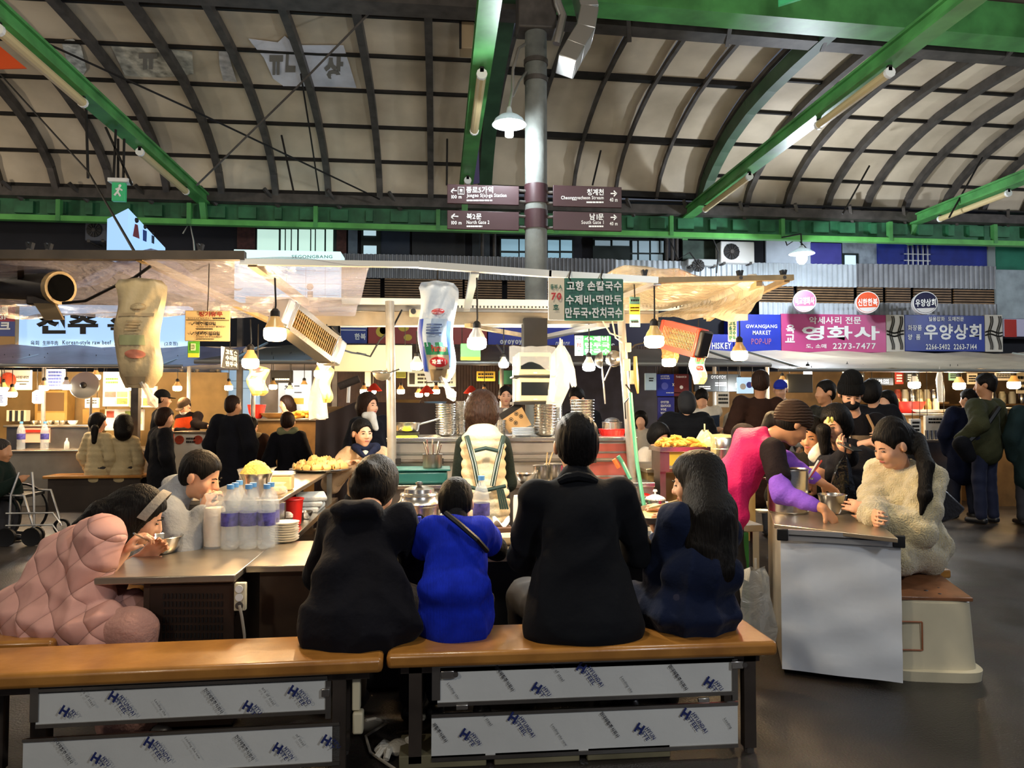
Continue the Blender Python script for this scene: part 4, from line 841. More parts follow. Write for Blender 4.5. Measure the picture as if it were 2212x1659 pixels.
# ================================================================== signs and papers on the stall
m_sgreen = M('menu_green', '2c6a58', .5, noise=(3, .1))
t = sign('menu_sign', 'green stall sign 70 with noodle and dumpling menu in white Korean letters', (1219, 601, 1347, 693), 3.85, m_sgreen, [('고향 손칼국수', (1224, 607, 1343, 628), W, .03), ('수제비•떡만두', (1222, 637, 1343, 658), W, .025), ('만두국•잔치국수', (1221, 664, 1344, 687), W, .03)], .015)
wrect(MB(), (1185, 600, 1219, 691), 3.85, 0, .015).build('number_panel', m_paper, t)
for body, r, m in (('동부 A', (1189, 614, 1214, 625), m_sgreen), ('70', (1191, 632, 1213, 648), m_red), ('호', (1195, 657, 1207, 669), m_sgreen)): wtext(MB(), body, r, 3.842, .03).build('lettering', m, t)
for x in (1233, 1302): MB().tube([aY(x, 606, 3.85), aY(x - 4, 600, 3.85), aY(x, 584, 3.88)], .004, 5).build('wire_hook', m_dark, t)
t = sign('menu_sign', 'small bright green stall menu with red number 70 panel', (1260, 725, 1320, 767), 6.0, M('menu_bright_green', '2f9a48', .45), [('수제비\n만두국\n칼국수', (1263, 726, 1317, 765), W, .03)], .015)
wrect(MB(), (1242, 725, 1260, 768), 6.0, 0, .015).build('number_panel', m_white, t)
for body, r, m in (('동부A', (1244, 729, 1257, 735), m_sgreen), ('70', (1246, 742, 1256, 750), m_red), ('호', (1248, 756, 1254, 761), m_sgreen)): wtext(MB(), body, r, 5.99, .03).build('lettering', m, t)
t = sign('price_strip', 'narrow mint and yellow price strip hanging beside the green stall sign', (1360, 641, 1383, 706), 4.1, M('mint_paper', '9fd8c4', .6), [(None, (1360, 657, 1382, 679), m_yel), ('=', (1363, 645, 1381, 653), m_ink, 1), ('=', (1362, 662, 1381, 674), m_sackr, 2), ('=', (1364, 692, 1380, 699), m_ink, 1)], .004, 'paper')
MB().tube([aY(1371, 642, 4.1), aY(1370, 615, 4.0)], .004, 5).build('clip', m_black, t)
t = sign('holiday_notice', 'tan regular holiday notice with ticked Korean lines', (399, 671, 497, 737), 4.3, M('notice_tan', 'c2a878', .6), [('정기휴무', (429, 673, 481, 684), M('notice_red', '7c2a1c', .5), .05), ('REGULAR HOLIDAY', (406, 686, 456, 690), m_ink, .01), ('=', (460, 686, 488, 690), m_ink, 1), (None, (402, 691.5, 495, 692.3), m_ink), ('✓', (412, 696, 420, 703), m_ink, .03), ('매주 월요일', (424, 695, 466, 703), m_ink, .04), ('CLOSED ON EVERY MONDAY', (424, 704, 487, 708), m_ink), ('✓', (411, 717, 419, 724), m_ink, .03), ('넷째주 일요일', (423, 716, 475, 725), m_ink, .04), ('CLOSED ON 4TH SUNDAY', (423, 725.5, 480, 730), m_ink), ('=', (424, 709, 460, 713), m_ink, 1), ('=', (423, 731, 462, 734), m_ink, 1)], .008, 'notice')
MB().tube([aY(448, 672, 4.3), aY(450, 640, 4.1), aY(452, 560, 3.95)], .003, 5).build('string', m_dark, t)
t = sign('tag_card', 'small green and yellow card under the holiday notice', (405, 737, 431, 772), 4.3, M('card_green', '4f9a2e', .5), [(None, (406, 763, 430, 772), m_yel), (None, (412, 742, 422, 757), M('card_pale', 'cfd8a8', .6)), ('=', (413, 744, 421, 755), m_sgreen, 3)], .006, 'card')
t = thing('menu_sign', 'black and yellow slanted menu board beside the warm bulb', 'sign', aY(498, 775, 5.2))
k = [aY(478, 748, 5.0), aY(515, 756, 5.4), aY(514, 798, 5.4), aY(478, 793, 5.0)]; MB().prism(k, (0, .015, 0)).build('panel', m_ink, t)
k2 = [p + V(0, -.004, 0) for p in (k[0], k[0] + (k[1] - k[0]) * .2, k[3] + (k[2] - k[3]) * .2, k[3])]; MB().prism(k2, (0, -.002, 0)).build('number_panel', m_paper, t)
q0, q1, q3 = k[0] + (k[1] - k[0]) * .26 + (k[3] - k[0]) * .08, k[0] + (k[1] - k[0]) * .96 + (k[3] - k[0]) * .08, k[0] + (k[1] - k[0]) * .26 + (k[3] - k[0]) * .92
tmb(MB(), '고향손\n수제비\n만두국', q0 + V(0, -.01, 0), q1 + V(0, -.01, 0), q3 + V(0, -.01, 0), .05).build('lettering', m_paper, t)
MB().tube([aY(497, 752, 5.2), aY(497, 690, 5.4)], .003, 5).build('string', m_dark, t)
t = sign('menu_sign', 'cream menu strip with Korean letters near the outermost warm bulb', (1573, 690, 1592, 738), 4.9, m_paper, [('고향\n손칼\n국수\n만두', (1575, 693, 1590, 735), m_sgreen, .06)], .006)
MB().tube([aY(1582, 690, 4.9), aY(1592, 666, 5)], .003, 5).build('string', m_dark, t)
t = sign('blank_board', 'blank cream board hung across the stall behind the pole', (722, 745, 890, 803), 6.6, M('board_cream', 'e4dcae', .6), [], .01, 'board')
for x in (735, 875): MB().tube([aY(x, 746, 6.6), aY(x, 703, 6.1)], .003, 5).build('string', m_dark, t)
tag(MB().tube([aY(717, 706, 5.2), aY(735, 725, 5.2), aY(738, 755, 5.3), aY(760, 762, 5.5), aY(790, 766, 5.6), aY(770, 762, 5.6), aY(800, 770, 5.6), aY(820, 735, 5.5), aY(850, 705, 5.4), aY(868, 670, 5.5)], .007, 6).build('power_cable', m_black), 'black looped cable hanging in front of the blank cream board', 'cable')
t = thing('outlet_box', 'white double outlet with a black plug on the back rail', 'socket', aY(895, 675, 5.5)); wrect(MB(), (884, 668, 908, 684), 5.55, 0, .04).build('casing', m_cream, t, bevel=.005); q = aY(893, 673, 5.53); MB().cyl(q, q + V(0, -.03, 0), .02, n=10).build('plug', m_black, t)
# sieve, ladles, bags, cabinets
def strainer(c, r, R, label, L=.3, mesh=None):
    t = thing('strainer', label, 'strainer', c)
    MB().lathe([(r, 0), (r * .92, -r * .35), (r * .6, -r * .75), (r * .1, -r * .9)], c, 18, R, cap=False).build('mesh_bowl', mesh or m_steeld, t)
    MB().tube([c + R @ V(r * math.cos(a), r * math.sin(a), 0) for a in np.linspace(0, 6.283, 20)], r * .06, 6).build('rim', m_steel, t)
    MB().tube([c + R @ V(r, 0, 0), c + R @ V(r + L * .5, 0, .01), c + R @ V(r + L, 0, .02)], .006, 6).build('handle', m_steeld, t)
strainer(aY(826, 803, 5.25), .07, rx(.15), 'deep noodle basket hanging on the stall pole', .05, M('mesh_gauze', '9a9180', .5, .6))
MB()
strainer(aY(1301, 778, 5.35), .062, ry(math.pi / 2) @ rx(.2) , 'long-handled skimmer hanging beside the frame pole, bowl in profile', .26)
strainer(aY(1326, 775, 5.45), .06, rx(-1.35) @ rz(1.9), 'round steel ladle hanging flat beside the frame pole', .12)
def hanging_bag(label, pts, ws, Y, mat=None, cat='plastic bag'):
    cs = [aY(x, y, Y) for x, y in pts]; t = thing('plastic_bag', label, cat, cs[0]); mb = MB(); n = 14; vs = []
    for i, (c, w) in enumerate(zip(cs, ws)):
        w = w * Y / 1600
        for j in range(n):
            a = 2 * math.pi * j / n; k = 1 + .22 * math.sin(a * 5 + i * 1.3) + .1 * math.sin(a * 3 - i); vs.append(c + V(w * k * math.cos(a), w * .55 * k * math.sin(a), .008 * math.sin(a * 4 + i)))
    mb.add(vs, [(i * n + j, i * n + (j + 1) % n, (i + 1) * n + (j + 1) % n, (i + 1) * n + j) for i in range(len(cs) - 1) for j in range(n)] + [tuple(range((len(cs) - 1) * n, len(cs) * n))]); mb.build('bag_film', mat or m_bag, t)
    MB().tube([cs[0], cs[0] + V(0, 0, .05)], .006, 5).build('knot', mat or m_bag, t); return t
hanging_bag('bundle of white plastic bags hanging beside the steriliser cabinets', [(1210, 745), (1206, 765), (1210, 800), (1206, 840), (1196, 878)], [4, 14, 20, 20, 16], 5.5)
hanging_bag('white plastic bag flaring out beside the bag bundle', [(1214, 748), (1222, 770), (1232, 800), (1240, 835)], [4, 9, 10, 5], 5.45)
hanging_bag('white plastic bags bunched below the blank board end', [(712, 745), (716, 760), (706, 785), (700, 800)], [8, 20, 18, 6], 5.3)
hanging_bag('crumpled clear bag over the plug below the red heater', [(1450, 735), (1448, 752), (1448, 770), (1448, 786)], [12, 17, 19, 12], 4.9, plastic('amber_bag', 'd0904a', .6))
hanging_bag('long pleated clear bag curtain beside the brown drape', [(690, 815), (690, 840), (688, 870), (688, 905)], [10, 17, 18, 18], 5.9, m_bag)
def cabinet(r, Y, label):
    t = thing('steriliser_cabinet', label, 'cabinet', aY((r[0] + r[2]) / 2, r[3], Y)); x0, y0, x1, y1 = r; h = y1 - y0
    wrect(MB(), r, Y, .02, .28).build('body', m_cream, t, bevel=.012)
    d = wrect(MB(), (x0 + 2, y0 + 2, x1 - 2, y1 - 2), Y, 0, .02).build('door', M('cab_cream', 'dcd3a8', .4), t, bevel=.004)
    wrect(MB(), (x0 + 5, y0 + h * .2, x1 - 6, y0 + h * .74), Y, -.004, .006).build('window', M('smoked_glass', '23282a', .08, spec=.8), d)
    wrect(MB(), ((x0 + x1) / 2 - 4, y1 - h * .13, (x0 + x1) / 2 + 4, y1 - h * .08), Y, -.01, .01).build('handle', m_alu, d)
    return t
cabinet((1120, 760, 1192, 811), 5.5, 'upper cream steriliser cabinet draped with plastic'); cabinet((1121, 815, 1192, 868), 5.5, 'lower cream steriliser cabinet above the bowl stacks')
tag(MB().grid(12, 8, lambda u, v: V(*(aY(1100 + 100 * u, 748 + (34 + 10 * math.sin(u * 7)) * v, 5.46 - .02 * v)[:2]), aY(1100 + 100 * u, 748 + (34 + 14 * u + 8 * math.sin(u * 9)) * v, 5.46)[2] + wr(u, v, .004)), (0, .002, 0)).build('plastic_cover', m_bagc), 'clear plastic cover hanging over the upper steriliser cabinet', 'plastic sheet')
t = thing('shelf_post', 'white post and dark shelf beams holding the steriliser cabinets', 'shelf', aY(1112, 930, 5.75))
wrect(MB(), (1108, 770, 1113, 940), 5.75, 0, .03).build('post', m_rail, t); wrect(MB(), (1110, 868, 1200, 874), 5.5, 0, .3).build('shelf_board', m_dark, t); wrect(MB(), (1193, 770, 1198, 940), 5.75, 0, .03).build('post', m_rail, t)
wrect(MB(), (1110, 811, 1200, 815), 5.5, 0, .3).build('shelf_board', m_dark, t)
MB().bar(aY(1154, 690, 5.7), aY(1154, 762, 5.7), .18, .18).build('dark_hanger', m_dark, t)
# pole clutter: switches, hose, ribbons
t = thing('switch_cluster', 'cream switches and plugs taped on the hose-side stall pole', 'socket', aY(1360, 780, 5.25))
for (x, y, w, hh) in ((1348, 775, 14, 26), (1362, 800, 16, 30), (1352, 740, 12, 20)): wrect(MB(), (x, y, x + w, y + hh), 5.22, 0, .03).build('switch_box', m_cream, t, bevel=.006)
for pts in (((1322, 690), (1330, 730), (1345, 740)), ((1300, 690), (1318, 720), (1342, 728)), ((1355, 760), (1372, 745), (1392, 740), (1400, 720)), ((1352, 830), (1366, 850), (1350, 870), (1352, 905))): MB().tube([aY(x, y, 5.24) for x, y in pts], .006, 5).build('cord', m_cream if pts[0][0] < 1350 else m_dark, t)
MB().tube([aY(1372, 770, 5.2), aY(1374, 820, 5.2), aY(1378, 850, 5.2)], [.012, .02, .006], 6).build('tape_tail', M('tape_amber', 'd2984a', .5), t)
tag(MB().tube([aY(1362, 850, 5.15), aY(1366, 900, 5.0), aY(1376, 1000, 4.8), aY(1392, 1098, 4.7)], .013, 8).build('garden_hose', M('hose_green', '4fa884', .4)), 'pale green hose running down the hose-side stall pole', 'hose')
tag(MB().tube([aY(1335, 985, 5.1), aY(1345, 1000, 5.1), aY(1362, 1035, 5.0)], .014, 8).build('gas_hose', M('hose_green2', '3f8f78', .4)), 'short green gas hose with orange nozzle at the red reflection on the riser', 'hose')
tag(MB().cyl(aY(1326, 992, 5.1), aY(1337, 1010, 5.1), .016, n=8).build('torch_nozzle', M('nozzle_orange', 'd9662c', .4)), 'orange torch nozzle beside the green gas hose', 'nozzle')
# ================================================================== steel bowls in stacks
bw = MB().lathe([(.03, 0), (.052, .004), (.066, .018), (.07, .036), (.074, .038), (.072, .041), (.066, .037), (.06, .02), (.045, .009), (.0, .008)], (0, 0, 0), 20, cap=False).build('steel_bowl', m_steel)
tag(bw, 'x', 'bowl'); BP = Proto(bw)
def stack(px, ytop, ybot, wpx, Y, label, inv=False):
    base, top = aY(px, ybot, Y), aY(px, ytop, Y); sc = wpx * Y / 1600 / .148; dz = .0175 * sc; n = max(1, int((top[2] - base[2] - .041 * sc) / dz) + 1)
    base[2] = 1.151 if abs(base[2] - 1.15) < .06 else base[2]
    for i in range(n):
        o = BP.at(base + V(.002 * math.sin(i * 2.1), 0, i * dz), i * .7, label, sc); o['group'] = 'stacked steel bowls ' + label.split(' stack ')[-1]
stack(962, 868, 943, 44, 5.6, 'steel bowl in the wide stack beside the saucepan'); stack(994, 868, 943, 22, 5.75, 'small steel cup in the narrow stack beside the saucepan')
stack(1178, 870, 940, 52, 5.5, 'steel bowl in the stack under the steriliser cabinets'); stack(1258, 860, 942, 54, 5.6, 'steel bowl in the tallest stack behind the man in the suit'); stack(1218, 905, 942, 30, 5.7, 'small steel bowl in the short stack between the two big stacks')
stack(1082, 905, 940, 24, 5.6, 'steel cup in the short stack under the tilted menu card'); stack(1208, 870, 940, 14, 5.75, 'narrow steel cup in the slim stack beside the big bowl stack')
# shelf things: plates, menu card, basket with pot, pan on yellow cloth
pl = MB().lathe([(.03, 0), (.05, .003), (.085, .012), (.088, .014), (.086, .016), (.05, .008), (0, .007)], (0, 0, 0), 24, cap=False).build('plate', M('pale_blue_ware', 'c9d6e6', .25)); tag(pl, 'pale blue oval plate in the stack on the cooking shelf', 'plate', 'plates stacked on the cooking shelf')
PP = Proto(pl)
for i in range(7): q = aY(1130, 940, 5.5); PP.at((q[0] + .004 * math.sin(i), q[1], 1.151 + i * .0085), i, None)
t = thing('menu_card', 'tilted tan menu card with black header and round food drawings', 'menu', aY(1110, 930, 5.65))
k = [aY(1077, 895, 5.6), aY(1121, 868, 5.62), aY(1148, 918, 5.66), aY(1100, 936, 5.62)]; MB().prism(k, (0, .006, 0)).build('card', M('kraft', 'c9a06a', .7), t)
k2 = [k[0], k[1], k[1] + (k[2] - k[1]) * .22, k[0] + (k[3] - k[0]) * .3]; MB().prism([p + V(0, -.003, 0) for p in k2], (0, .002, 0)).build('header', m_ink, t)
for u, v in ((.35, .5), (.65, .4), (.45, .75), (.78, .62)):
    c = k[0] + (k[1] - k[0]) * u + (k[3] - k[0]) * v + V(0, -.004, 0); MB().lathe([(.012, 0), (.014, .001), (.016, 0)], c, 12, rx(math.pi / 2), cap=False).build('drawing', m_ink, t); MB().sph(c, (.007, .002, .007), 8).build('drawing', m_ink, t)
t = thing('plastic_basket', 'red plastic basket on the cooking shelf', 'basket', aY(1322, 938, 5.55)); q = aY(1322, 938, 5.6); q[2] = 1.15
MB().lathe([(.085, 0), (.1, .045), (.107, .05), (.104, .052), (.095, .045), (.08, .006), (0, .006)], q, 20, cap=False).build('tub', m_red, t)
for i in range(20):
    a = i * math.pi / 10; MB().bar(q + V(.087 * math.cos(a), .087 * math.sin(a), .004), q + V(.101 * math.cos(a), .101 * math.sin(a), .044), .006, .006).build('rib', m_red, t)
t = thing('cooking_pot', 'small steel pot standing in the red basket', 'pot', q + V(0, 0, .01)); MB().lathe([(.07, .008), (.075, .015), (.075, .1), (.08, .103), (.076, .106), (.07, .1), (.068, .02), (0, .018)], q, 22, cap=False).build('body', m_steel, t); MB().sph(q + V(0, 0, .11), (.06, .06, .03), 10).build('dark_contents', m_dark, t)
q = aY(880, 942, 5.55); q[2] = 1.152
tag(MB().box(q + V(0, -.13, -.02), (.16, .1, .06)).build('folded_cloth', M('cloth_yellow', 'd8dc1e', .8, bump=(20, .3)), bevel=.012), 'bright yellow folded cloth hanging over the shelf edge', 'cloth')
t = thing('saucepan', 'steel saucepan with long handle on the cooking shelf', 'pan', q); MB().lathe([(.07, .03), (.085, .045), (.095, .1), (.1, .102), (.092, .1), (.08, .05), (0, .045)], q, 22, cap=False).build('pan_body', m_steel, t); MB().tube([q + V(.09, 0, .09), q + V(.2, 0, .12), q + V(.27, 0, .14)], .008, 6).build('handle', m_steel, t)
tag(MB().box(q + V(-.0, 0, .016), (.17, .17, .028)).build('pan_rest', m_dark), 'dark flat rest under the saucepan', 'rest')
# ledge things: teal tub, utensil pot, mixing bowls
q = aY(905, 1050, 5.05); q[2] = .86
t = thing('plastic_tub', 'teal plastic tub on the cooking ledge', 'tub', q); MB().box(q + V(0, .0, .045), (.38, .26, .09)).build('tub_body', M('teal_plastic', '1f5f5a', .4), t, bevel=.02); MB().box(q + V(0, 0, .093), (.42, .29, .012)).build('tub_rim', M('teal_plastic'), t, bevel=.004)
q2 = q + V(.09, -.02, .1); t = thing('utensil_pot', 'steel pot of ladles and spoons standing on the teal tub', 'pot', q2); MB().lathe([(.06, 0), (.065, .01), (.065, .09), (.068, .092), (.062, .09), (.06, .012), (0, .01)], q2, 20, cap=False).build('body', m_steeld, t)
for i in range(8):
    a = i * .8; e = q2 + V(.06 * math.cos(a), .04 * math.sin(a), .16 + .015 * (i % 3)); MB().tube([q2 + V(.02 * math.cos(a), .02 * math.sin(a), .02), e], .005, 5).build('spoon', m_steel, t)
for px, lb, s_ in ((1135, 'wide steel mixing bowl on the cooking ledge', 1.3), (1172, 'steel pot with chopsticks on the cooking ledge', 1.0)):
    q = aY(px, 1048, 4.98); q[2] = .861; t = thing('mixing_bowl' if s_ > 1 else 'cooking_pot', lb, 'bowl' if s_ > 1 else 'pot', q)
    if s_ > 1:
        MB().lathe([(.035, 0), (.06, .02), (.075, .06), (.08, .062), (.073, .06), (.055, .022), (0, .01)], q, 20, cap=False).build('bowl_body', m_steel, t)
        MB().cyl(q + V(0, 0, .03), q + V(0, 0, .04), .055, n=16).build('broth', m_dark, t)
    else:
        MB().lathe([(.06, 0), (.065, .01), (.065, .11), (.07, .113), (.062, .11), (.06, .012), (0, .01)], q, 20, cap=False).build('body', m_steel, t)
        for a in (.3, .6): MB().tube([q + V(.02, 0, .05), q + V(.12 * a, .02, .2)], .005, 5).build('chopstick', m_tan, t)
q = aY(1200, 1045, 4.95); q[2] = .861; t = thing('cooking_pot', 'steel pot on the cooking ledge behind the man in the suit', 'pot', q); MB().lathe([(.07, 0), (.075, .01), (.075, .12), (.08, .123), (.072, .12), (.07, .012), (0, .01)], q, 20, cap=False).build('body', m_steel, t)
# ================================================================== on the tables
def urn():
    q = aZ(905, 1160, .66); q[2] = .66; s_ = 1.0; t = thing('drink_urn', 'stainless drink urn with blue tap on the long table', 'urn', q)
    MB().lathe([(.1, .0), (.112, .01), (.112, .17), (.118, .175), (.118, .185), (.105, .2), (.1, .225), (.104, .23), (.1, .24), (.03, .25), (.0, .25)], q, 28, cap=False).build('tank', m_steel, t)
    ld = MB().lathe([(.085, .235), (.08, .262), (.05, .272), (0, .274)], q, 24, cap=False).build('lid', m_steel, t); MB().lathe([(.01, .27), (.016, .285), (.022, .292), (.012, .3), (0, .3)], q, 12, cap=False).build('lid_knob', m_black, ld)
    MB().lathe([(.122, .0), (.122, .012), (.0, .012)], q, 28).build('base_ring', m_dark, t)
    f = q + V(.005, -.112, .11); MB().cyl(f, f + V(0, -.012, 0), .03, n=16).build('tap_plate', m_black, t); tp = MB().cyl(f + V(0, -.01, -.01), f + V(0, -.05, -.01), .012, n=10).build('tap', m_steel, t)
    MB().box(f + V(0, -.045, .0), (.022, .02, .05)).build('tap_lever', M('tap_blue', '1c2f9c', .35), tp, bevel=.005); MB().cyl(f + V(0, -.045, -.03), f + V(0, -.045, -.065), .012, n=10).build('spout', m_steel, tp)
    w = q + V(-.065, -.098, .1); MB().box(w, (.05, .004, .04), rz(-.58)).build('sticker', m_yel, t)
    for sg in (-1, 1): MB().tube([q + V(sg * .11, 0, .15), q + V(sg * .135, 0, .15), q + V(sg * .135, 0, .12), q + V(sg * .112, 0, .12)], .006, 6).build('side_handle', m_steel, t)
urn()
m_pet = M('pet_plastic', 'dfe8ee', .04, alpha=.3, spec=.9, bump=(60, .4)); m_capb = M('cap_blue', '5b9ad8', .4); m_lbl = M('label_violet', '4d4a9a', .45, noise=(40, .6))
bt = thing('water_bottle', 'x', 'bottle', (0, 0, 0))
MB().lathe([(.035, 0), (.042, .008), (.043, .03), (.0405, .05), (.043, .07), (.0405, .09), (.043, .11), (.043, .2), (.04, .225), (.026, .265), (.0155, .285), (.0155, .3)], (0, 0, 0), 18).build('bottle_body', m_pet, bt, local=True)
MB().lathe([(.0437, .115), (.0439, .118), (.0439, .178), (.0437, .18)], (0, 0, 0), 18, cap=False).build('bottle_label', m_lbl, bt, local=True)
MB().cyl(V(0, 0, .296), V(0, 0, .318), .0175, n=14).build('bottle_cap', m_capb, bt, local=True)
BT = Proto(bt)
b0 = aZ(497, 1188, .66)
for i in range(3):
    for j in range(2):
        o = BT.at((b0[0] - .01 + i * .089, b0[1] + .03 + j * .089, .661), i + j, 'water bottle in the shrink-wrapped pack on the vented table'); o['group'] = 'bottles of the water pack'
q = V(b0[0] + .079, b0[1] + .075, .66)
t = tag(MB().grid(48, 8, lambda u, v: q + V((.138 * (1 - .12 * v ** 3)) * np.sign(math.cos(6.2832 * u)) * abs(math.cos(6.2832 * u)) ** .5, (.094 * (1 - .2 * v ** 3)) * np.sign(math.sin(6.2832 * u)) * abs(math.sin(6.2832 * u)) ** .5, .004 + .285 * v + .004 * math.sin(u * 60))).build('shrink_wrap', plastic('shrink_film', 'f2f5f7', .1, .08)), 'clear shrink film around the pack of water bottles', 'packaging')
BT.at((aY(1040, 1150, 4.0)[0], 4.02, .661), 0, 'water bottle with violet label beside the boy in the blue vest', 1.05)
BT.at((b0[0] - .02, b0[1] + .24, .661), 0, 'loose water bottle behind the shrink-wrapped pack')
t = thing('tissue_roll', 'tall wrapped paper roll leaning on the water pack', 'paper roll', aZ(463, 1178, .66)); q = aZ(463, 1182, .66)
MB().lathe([(.03, 0), (.05, .01), (.053, .1), (.05, .19), (.045, .2), (.012, .2), (.012, .19)], q, 18).build('roll', M('roll_paper', 'e6d8c4', .8, bump=(30, .3)), t); MB().lathe([(.055, 0), (.058, .1), (.054, .2), (.04, .235), (.05, .27)], q, 16, cap=False).build('wrapper', m_bagc, t)
pl2 = MB().lathe([(.04, 0), (.06, .004), (.073, .013), (.075, .016), (.072, .016), (.055, .008), (0, .007)], (0, 0, 0), 26, cap=False).build('plate', M('white_ware', 'ece6d8', .25)); tag(pl2, 'small white plate in the stack beside the water pack', 'plate', 'plates stacked on the vented table'); P2 = Proto(pl2); q = aZ(614, 1172, .66)
for i in range(8): P2.at((q[0] + .002 * math.sin(i * 2), q[1], .666 + i * .0125), i)
def bowl(label, q, r, h, mat, fill=None, name='bowl', rot=None):
    t = thing(name, label, 'bowl', q)
    R = rot if rot is not None else np.eye(3)
    MB().lathe([(r * .45, 0), (r * .55, h * .03), (r * .85, h * .45), (r, h), (r * 1.03, h * 1.0), (r * 1.0, h * 1.03), (r * .95, h * .96), (r * .8, h * .45), (r * .5, h * .1), (0, h * .08)], q, 28, R, cap=False).build('bowl_body', mat, t)
    if fill: MB().lathe([(r * .86, h * .68), (r * .5, h * .72), (0, h * .74)], q, 20, R, cap=False).build('contents', fill, t)
    return t
bowl('wide steel soup bowl in front of the girl in pink', aZ(352, 1194, .66), .09, .08, m_steel, M('broth', '7a5a2c', .2))
m_cera = M('cream_ware', 'e0d2b0', .3)
bowl('cream bowl of noodles beside the man in the suit', aZ(1098, 1175, .66), .07, .045, m_cera, M('noodle_soup', 'd8c07a', .4)); bowl('dark stoneware bowl in front of the girl with long hair', aZ(1392, 1178, .66), .075, .06, M('stoneware', '23262b', .3), M('broth'))
bowl('small white cup bowl under the urn tap', aZ(912, 1185, .66), .035, .05, M('white_ware')); bowl('small steel bowl on the long table near the chopsticks', aZ(1375, 1160, .66), .06, .04, m_steel)
t = thing('tissue_box', 'brown napkin box with white tissues on the long table', 'tissue box', aZ(1082, 1160, .66)); q = aZ(1082, 1165, .66)
MB().box(q + V(0, 0, .035), (.11, .09, .07)).build('box_body', M('box_brown', '6a4a36', .5), t, bevel=.006); MB().grid(8, 6, lambda u, v: q + V(-.045 + .09 * u, -.03 + .06 * v, .085 + .02 * math.sin(u * 7 + v * 3) + .02 * math.sin(v * 5)), (0, 0, .002)).build('tissue', M('tissue_white', 'f0eee8', .9), t)
t = thing('cup_dispenser', 'white paper cup dispenser with red rosette on the long table', 'dispenser', aZ(1125, 1165, .66)); q = V(*aZ(1125, 1160, .66)); MB().lathe([(.04, 0), (.042, .01), (.042, .2), (.038, .225), (.0, .23)], q, 20).build('tube', M('dispenser_white', 'e6e2da', .4), t); MB().sph(q + V(0, -.042, .19), (.02, .004, .018), 10).build('rosette', m_red, t)
for i, (px, py) in enumerate(((1385, 1205), (1420, 1200))): pass
# dumpling plate and pile
q = aZ(693, 1018, .87); q[2] = .871
t = thing('serving_plate', 'large round steel plate under the pile of dumplings', 'plate', q); MB().lathe([(.18, 0), (.2, .006), (.235, .018), (.24, .02), (.236, .024), (.2, .012), (0, .01)], q, 32, cap=False).build('plate_body', m_steel, t)
m_dump = M('dumpling_dough', 'd9b06a', .45, noise=(12, .25), sss=.1)
def dumpling():
    mb = MB(); n = 12; 
    for i in range(7):
        for j in range(n): pass
    def f(u, v):
        a = (u - .5) * math.pi; r = .021 * math.cos(a * .96) ** .6; b = v * 2 * math.pi; z = r * math.sin(b); crest = .012 * max(0, math.sin(b)) ** 6 * (1 + .35 * math.sin(u * 28))
        return V(.036 * math.sin(a), r * math.cos(b) * 1.0 + .008 * math.cos(a), z * .9 + crest + .016)
    mb.grid(10, 12, f); return mb.build('dumpling', m_dump, smooth=60)
d = tag(dumpling(), 'golden steamed dumpling in the pile on the steel plate', 'dumpling', 'dumplings piled on the plate'); DP = Proto(d); rnd = random.Random(3)
k = 0
for lay, (rad, n) in enumerate(((.2, 16), (.13, 10), (.05, 4), (.165, 12), (.1, 7), (.02, 2), (.08, 5))):
    z = (0.017, .017, .017, .042, .044, .046, .068)[lay]
    for i in range(n):
        a = 6.283 * i / n + lay * .4; o = DP.at(q + V(rad * math.cos(a), rad * math.sin(a), z + rnd.uniform(-.003, .004)), a + 1.57 + rnd.uniform(-.5, .5), None, rnd.uniform(.92, 1.12)); o.rotation_euler[0] = rnd.uniform(-.3, .3)
# bucket of noodles, tubs, shelf things
q = aZ(553, 1075, .87); q[2] = .871; t = thing('noodle_bucket', 'steel bucket heaped with yellow noodle dough', 'bucket', q)
MB().lathe([(.062, 0), (.068, .006), (.072, .1), (.085, .13), (.088, .134), (.083, .133), (.07, .1), (.06, .01), (0, .008)], q, 24, cap=False).build('bucket_body', m_steel, t)
tag(MB().grid(24, 10, lambda u, v: q + V(.082 * (1 - v) ** .8 * math.cos(6.283 * u) * (1 + .06 * math.sin(u * 50)), .082 * (1 - v) ** .8 * math.sin(6.283 * u) * (1 + .06 * math.sin(u * 50)), .13 + .07 * (1 - (1 - v) ** 2) + .004 * math.sin(u * 70 + v * 20))).build('noodle_heap', M('noodle_yellow', 'e2c25e', .6, noise=(60, .3), bump=(80, .6)), t), kind='stuff')
tag(hanging_bag('clear bag liner around the noodle bucket', [(553, 1012), (553, 1025), (553, 1040)], [36, 33, 29], 4.24, m_bagc))
q = aZ(603, 1062, .87); q[2] = .871; t = thing('food_tub', 'square cream plastic tub beside the noodle bucket', 'tub', q); MB().box(q + V(0, .1, .045), (.12, .1, .09)).build('tub_body', M('tub_cream', 'e0c68a', .4), t, bevel=.01); MB().box(q + V(0, .1, .092), (.13, .11, .01)).build('tub_lid', m_cream, t, bevel=.003)
q = aZ(600, 1072, .87); q[2] = .871; t = thing('pickle_bag', 'clear bag of yellow pickled radish on the dumpling counter', 'bag', q); tag(MB().sph(q + V(0, 0, .03), (.048, .04, .028), 12).build('pickles', M('pickle_yellow', 'dca63a', .4, noise=(40, .4), bump=(50, .8)), t), kind='stuff'); MB().lathe([(.045, .0), (.056, .02), (.05, .045), (.03, .06), (.045, .075)], q, 14, cap=False).build('bag_film', m_bagc, t)
q = V(-.87, 4.62, .656); t = thing('food_bin', 'tall red plastic bin under the dumpling counter top', 'bin', q); MB().lathe([(.045, 0), (.05, .005), (.062, .15), (.068, .152), (.066, .16), (.058, .155), (.046, .01), (0, .01)], q, 20, cap=False).build('bin_body', m_red, t)
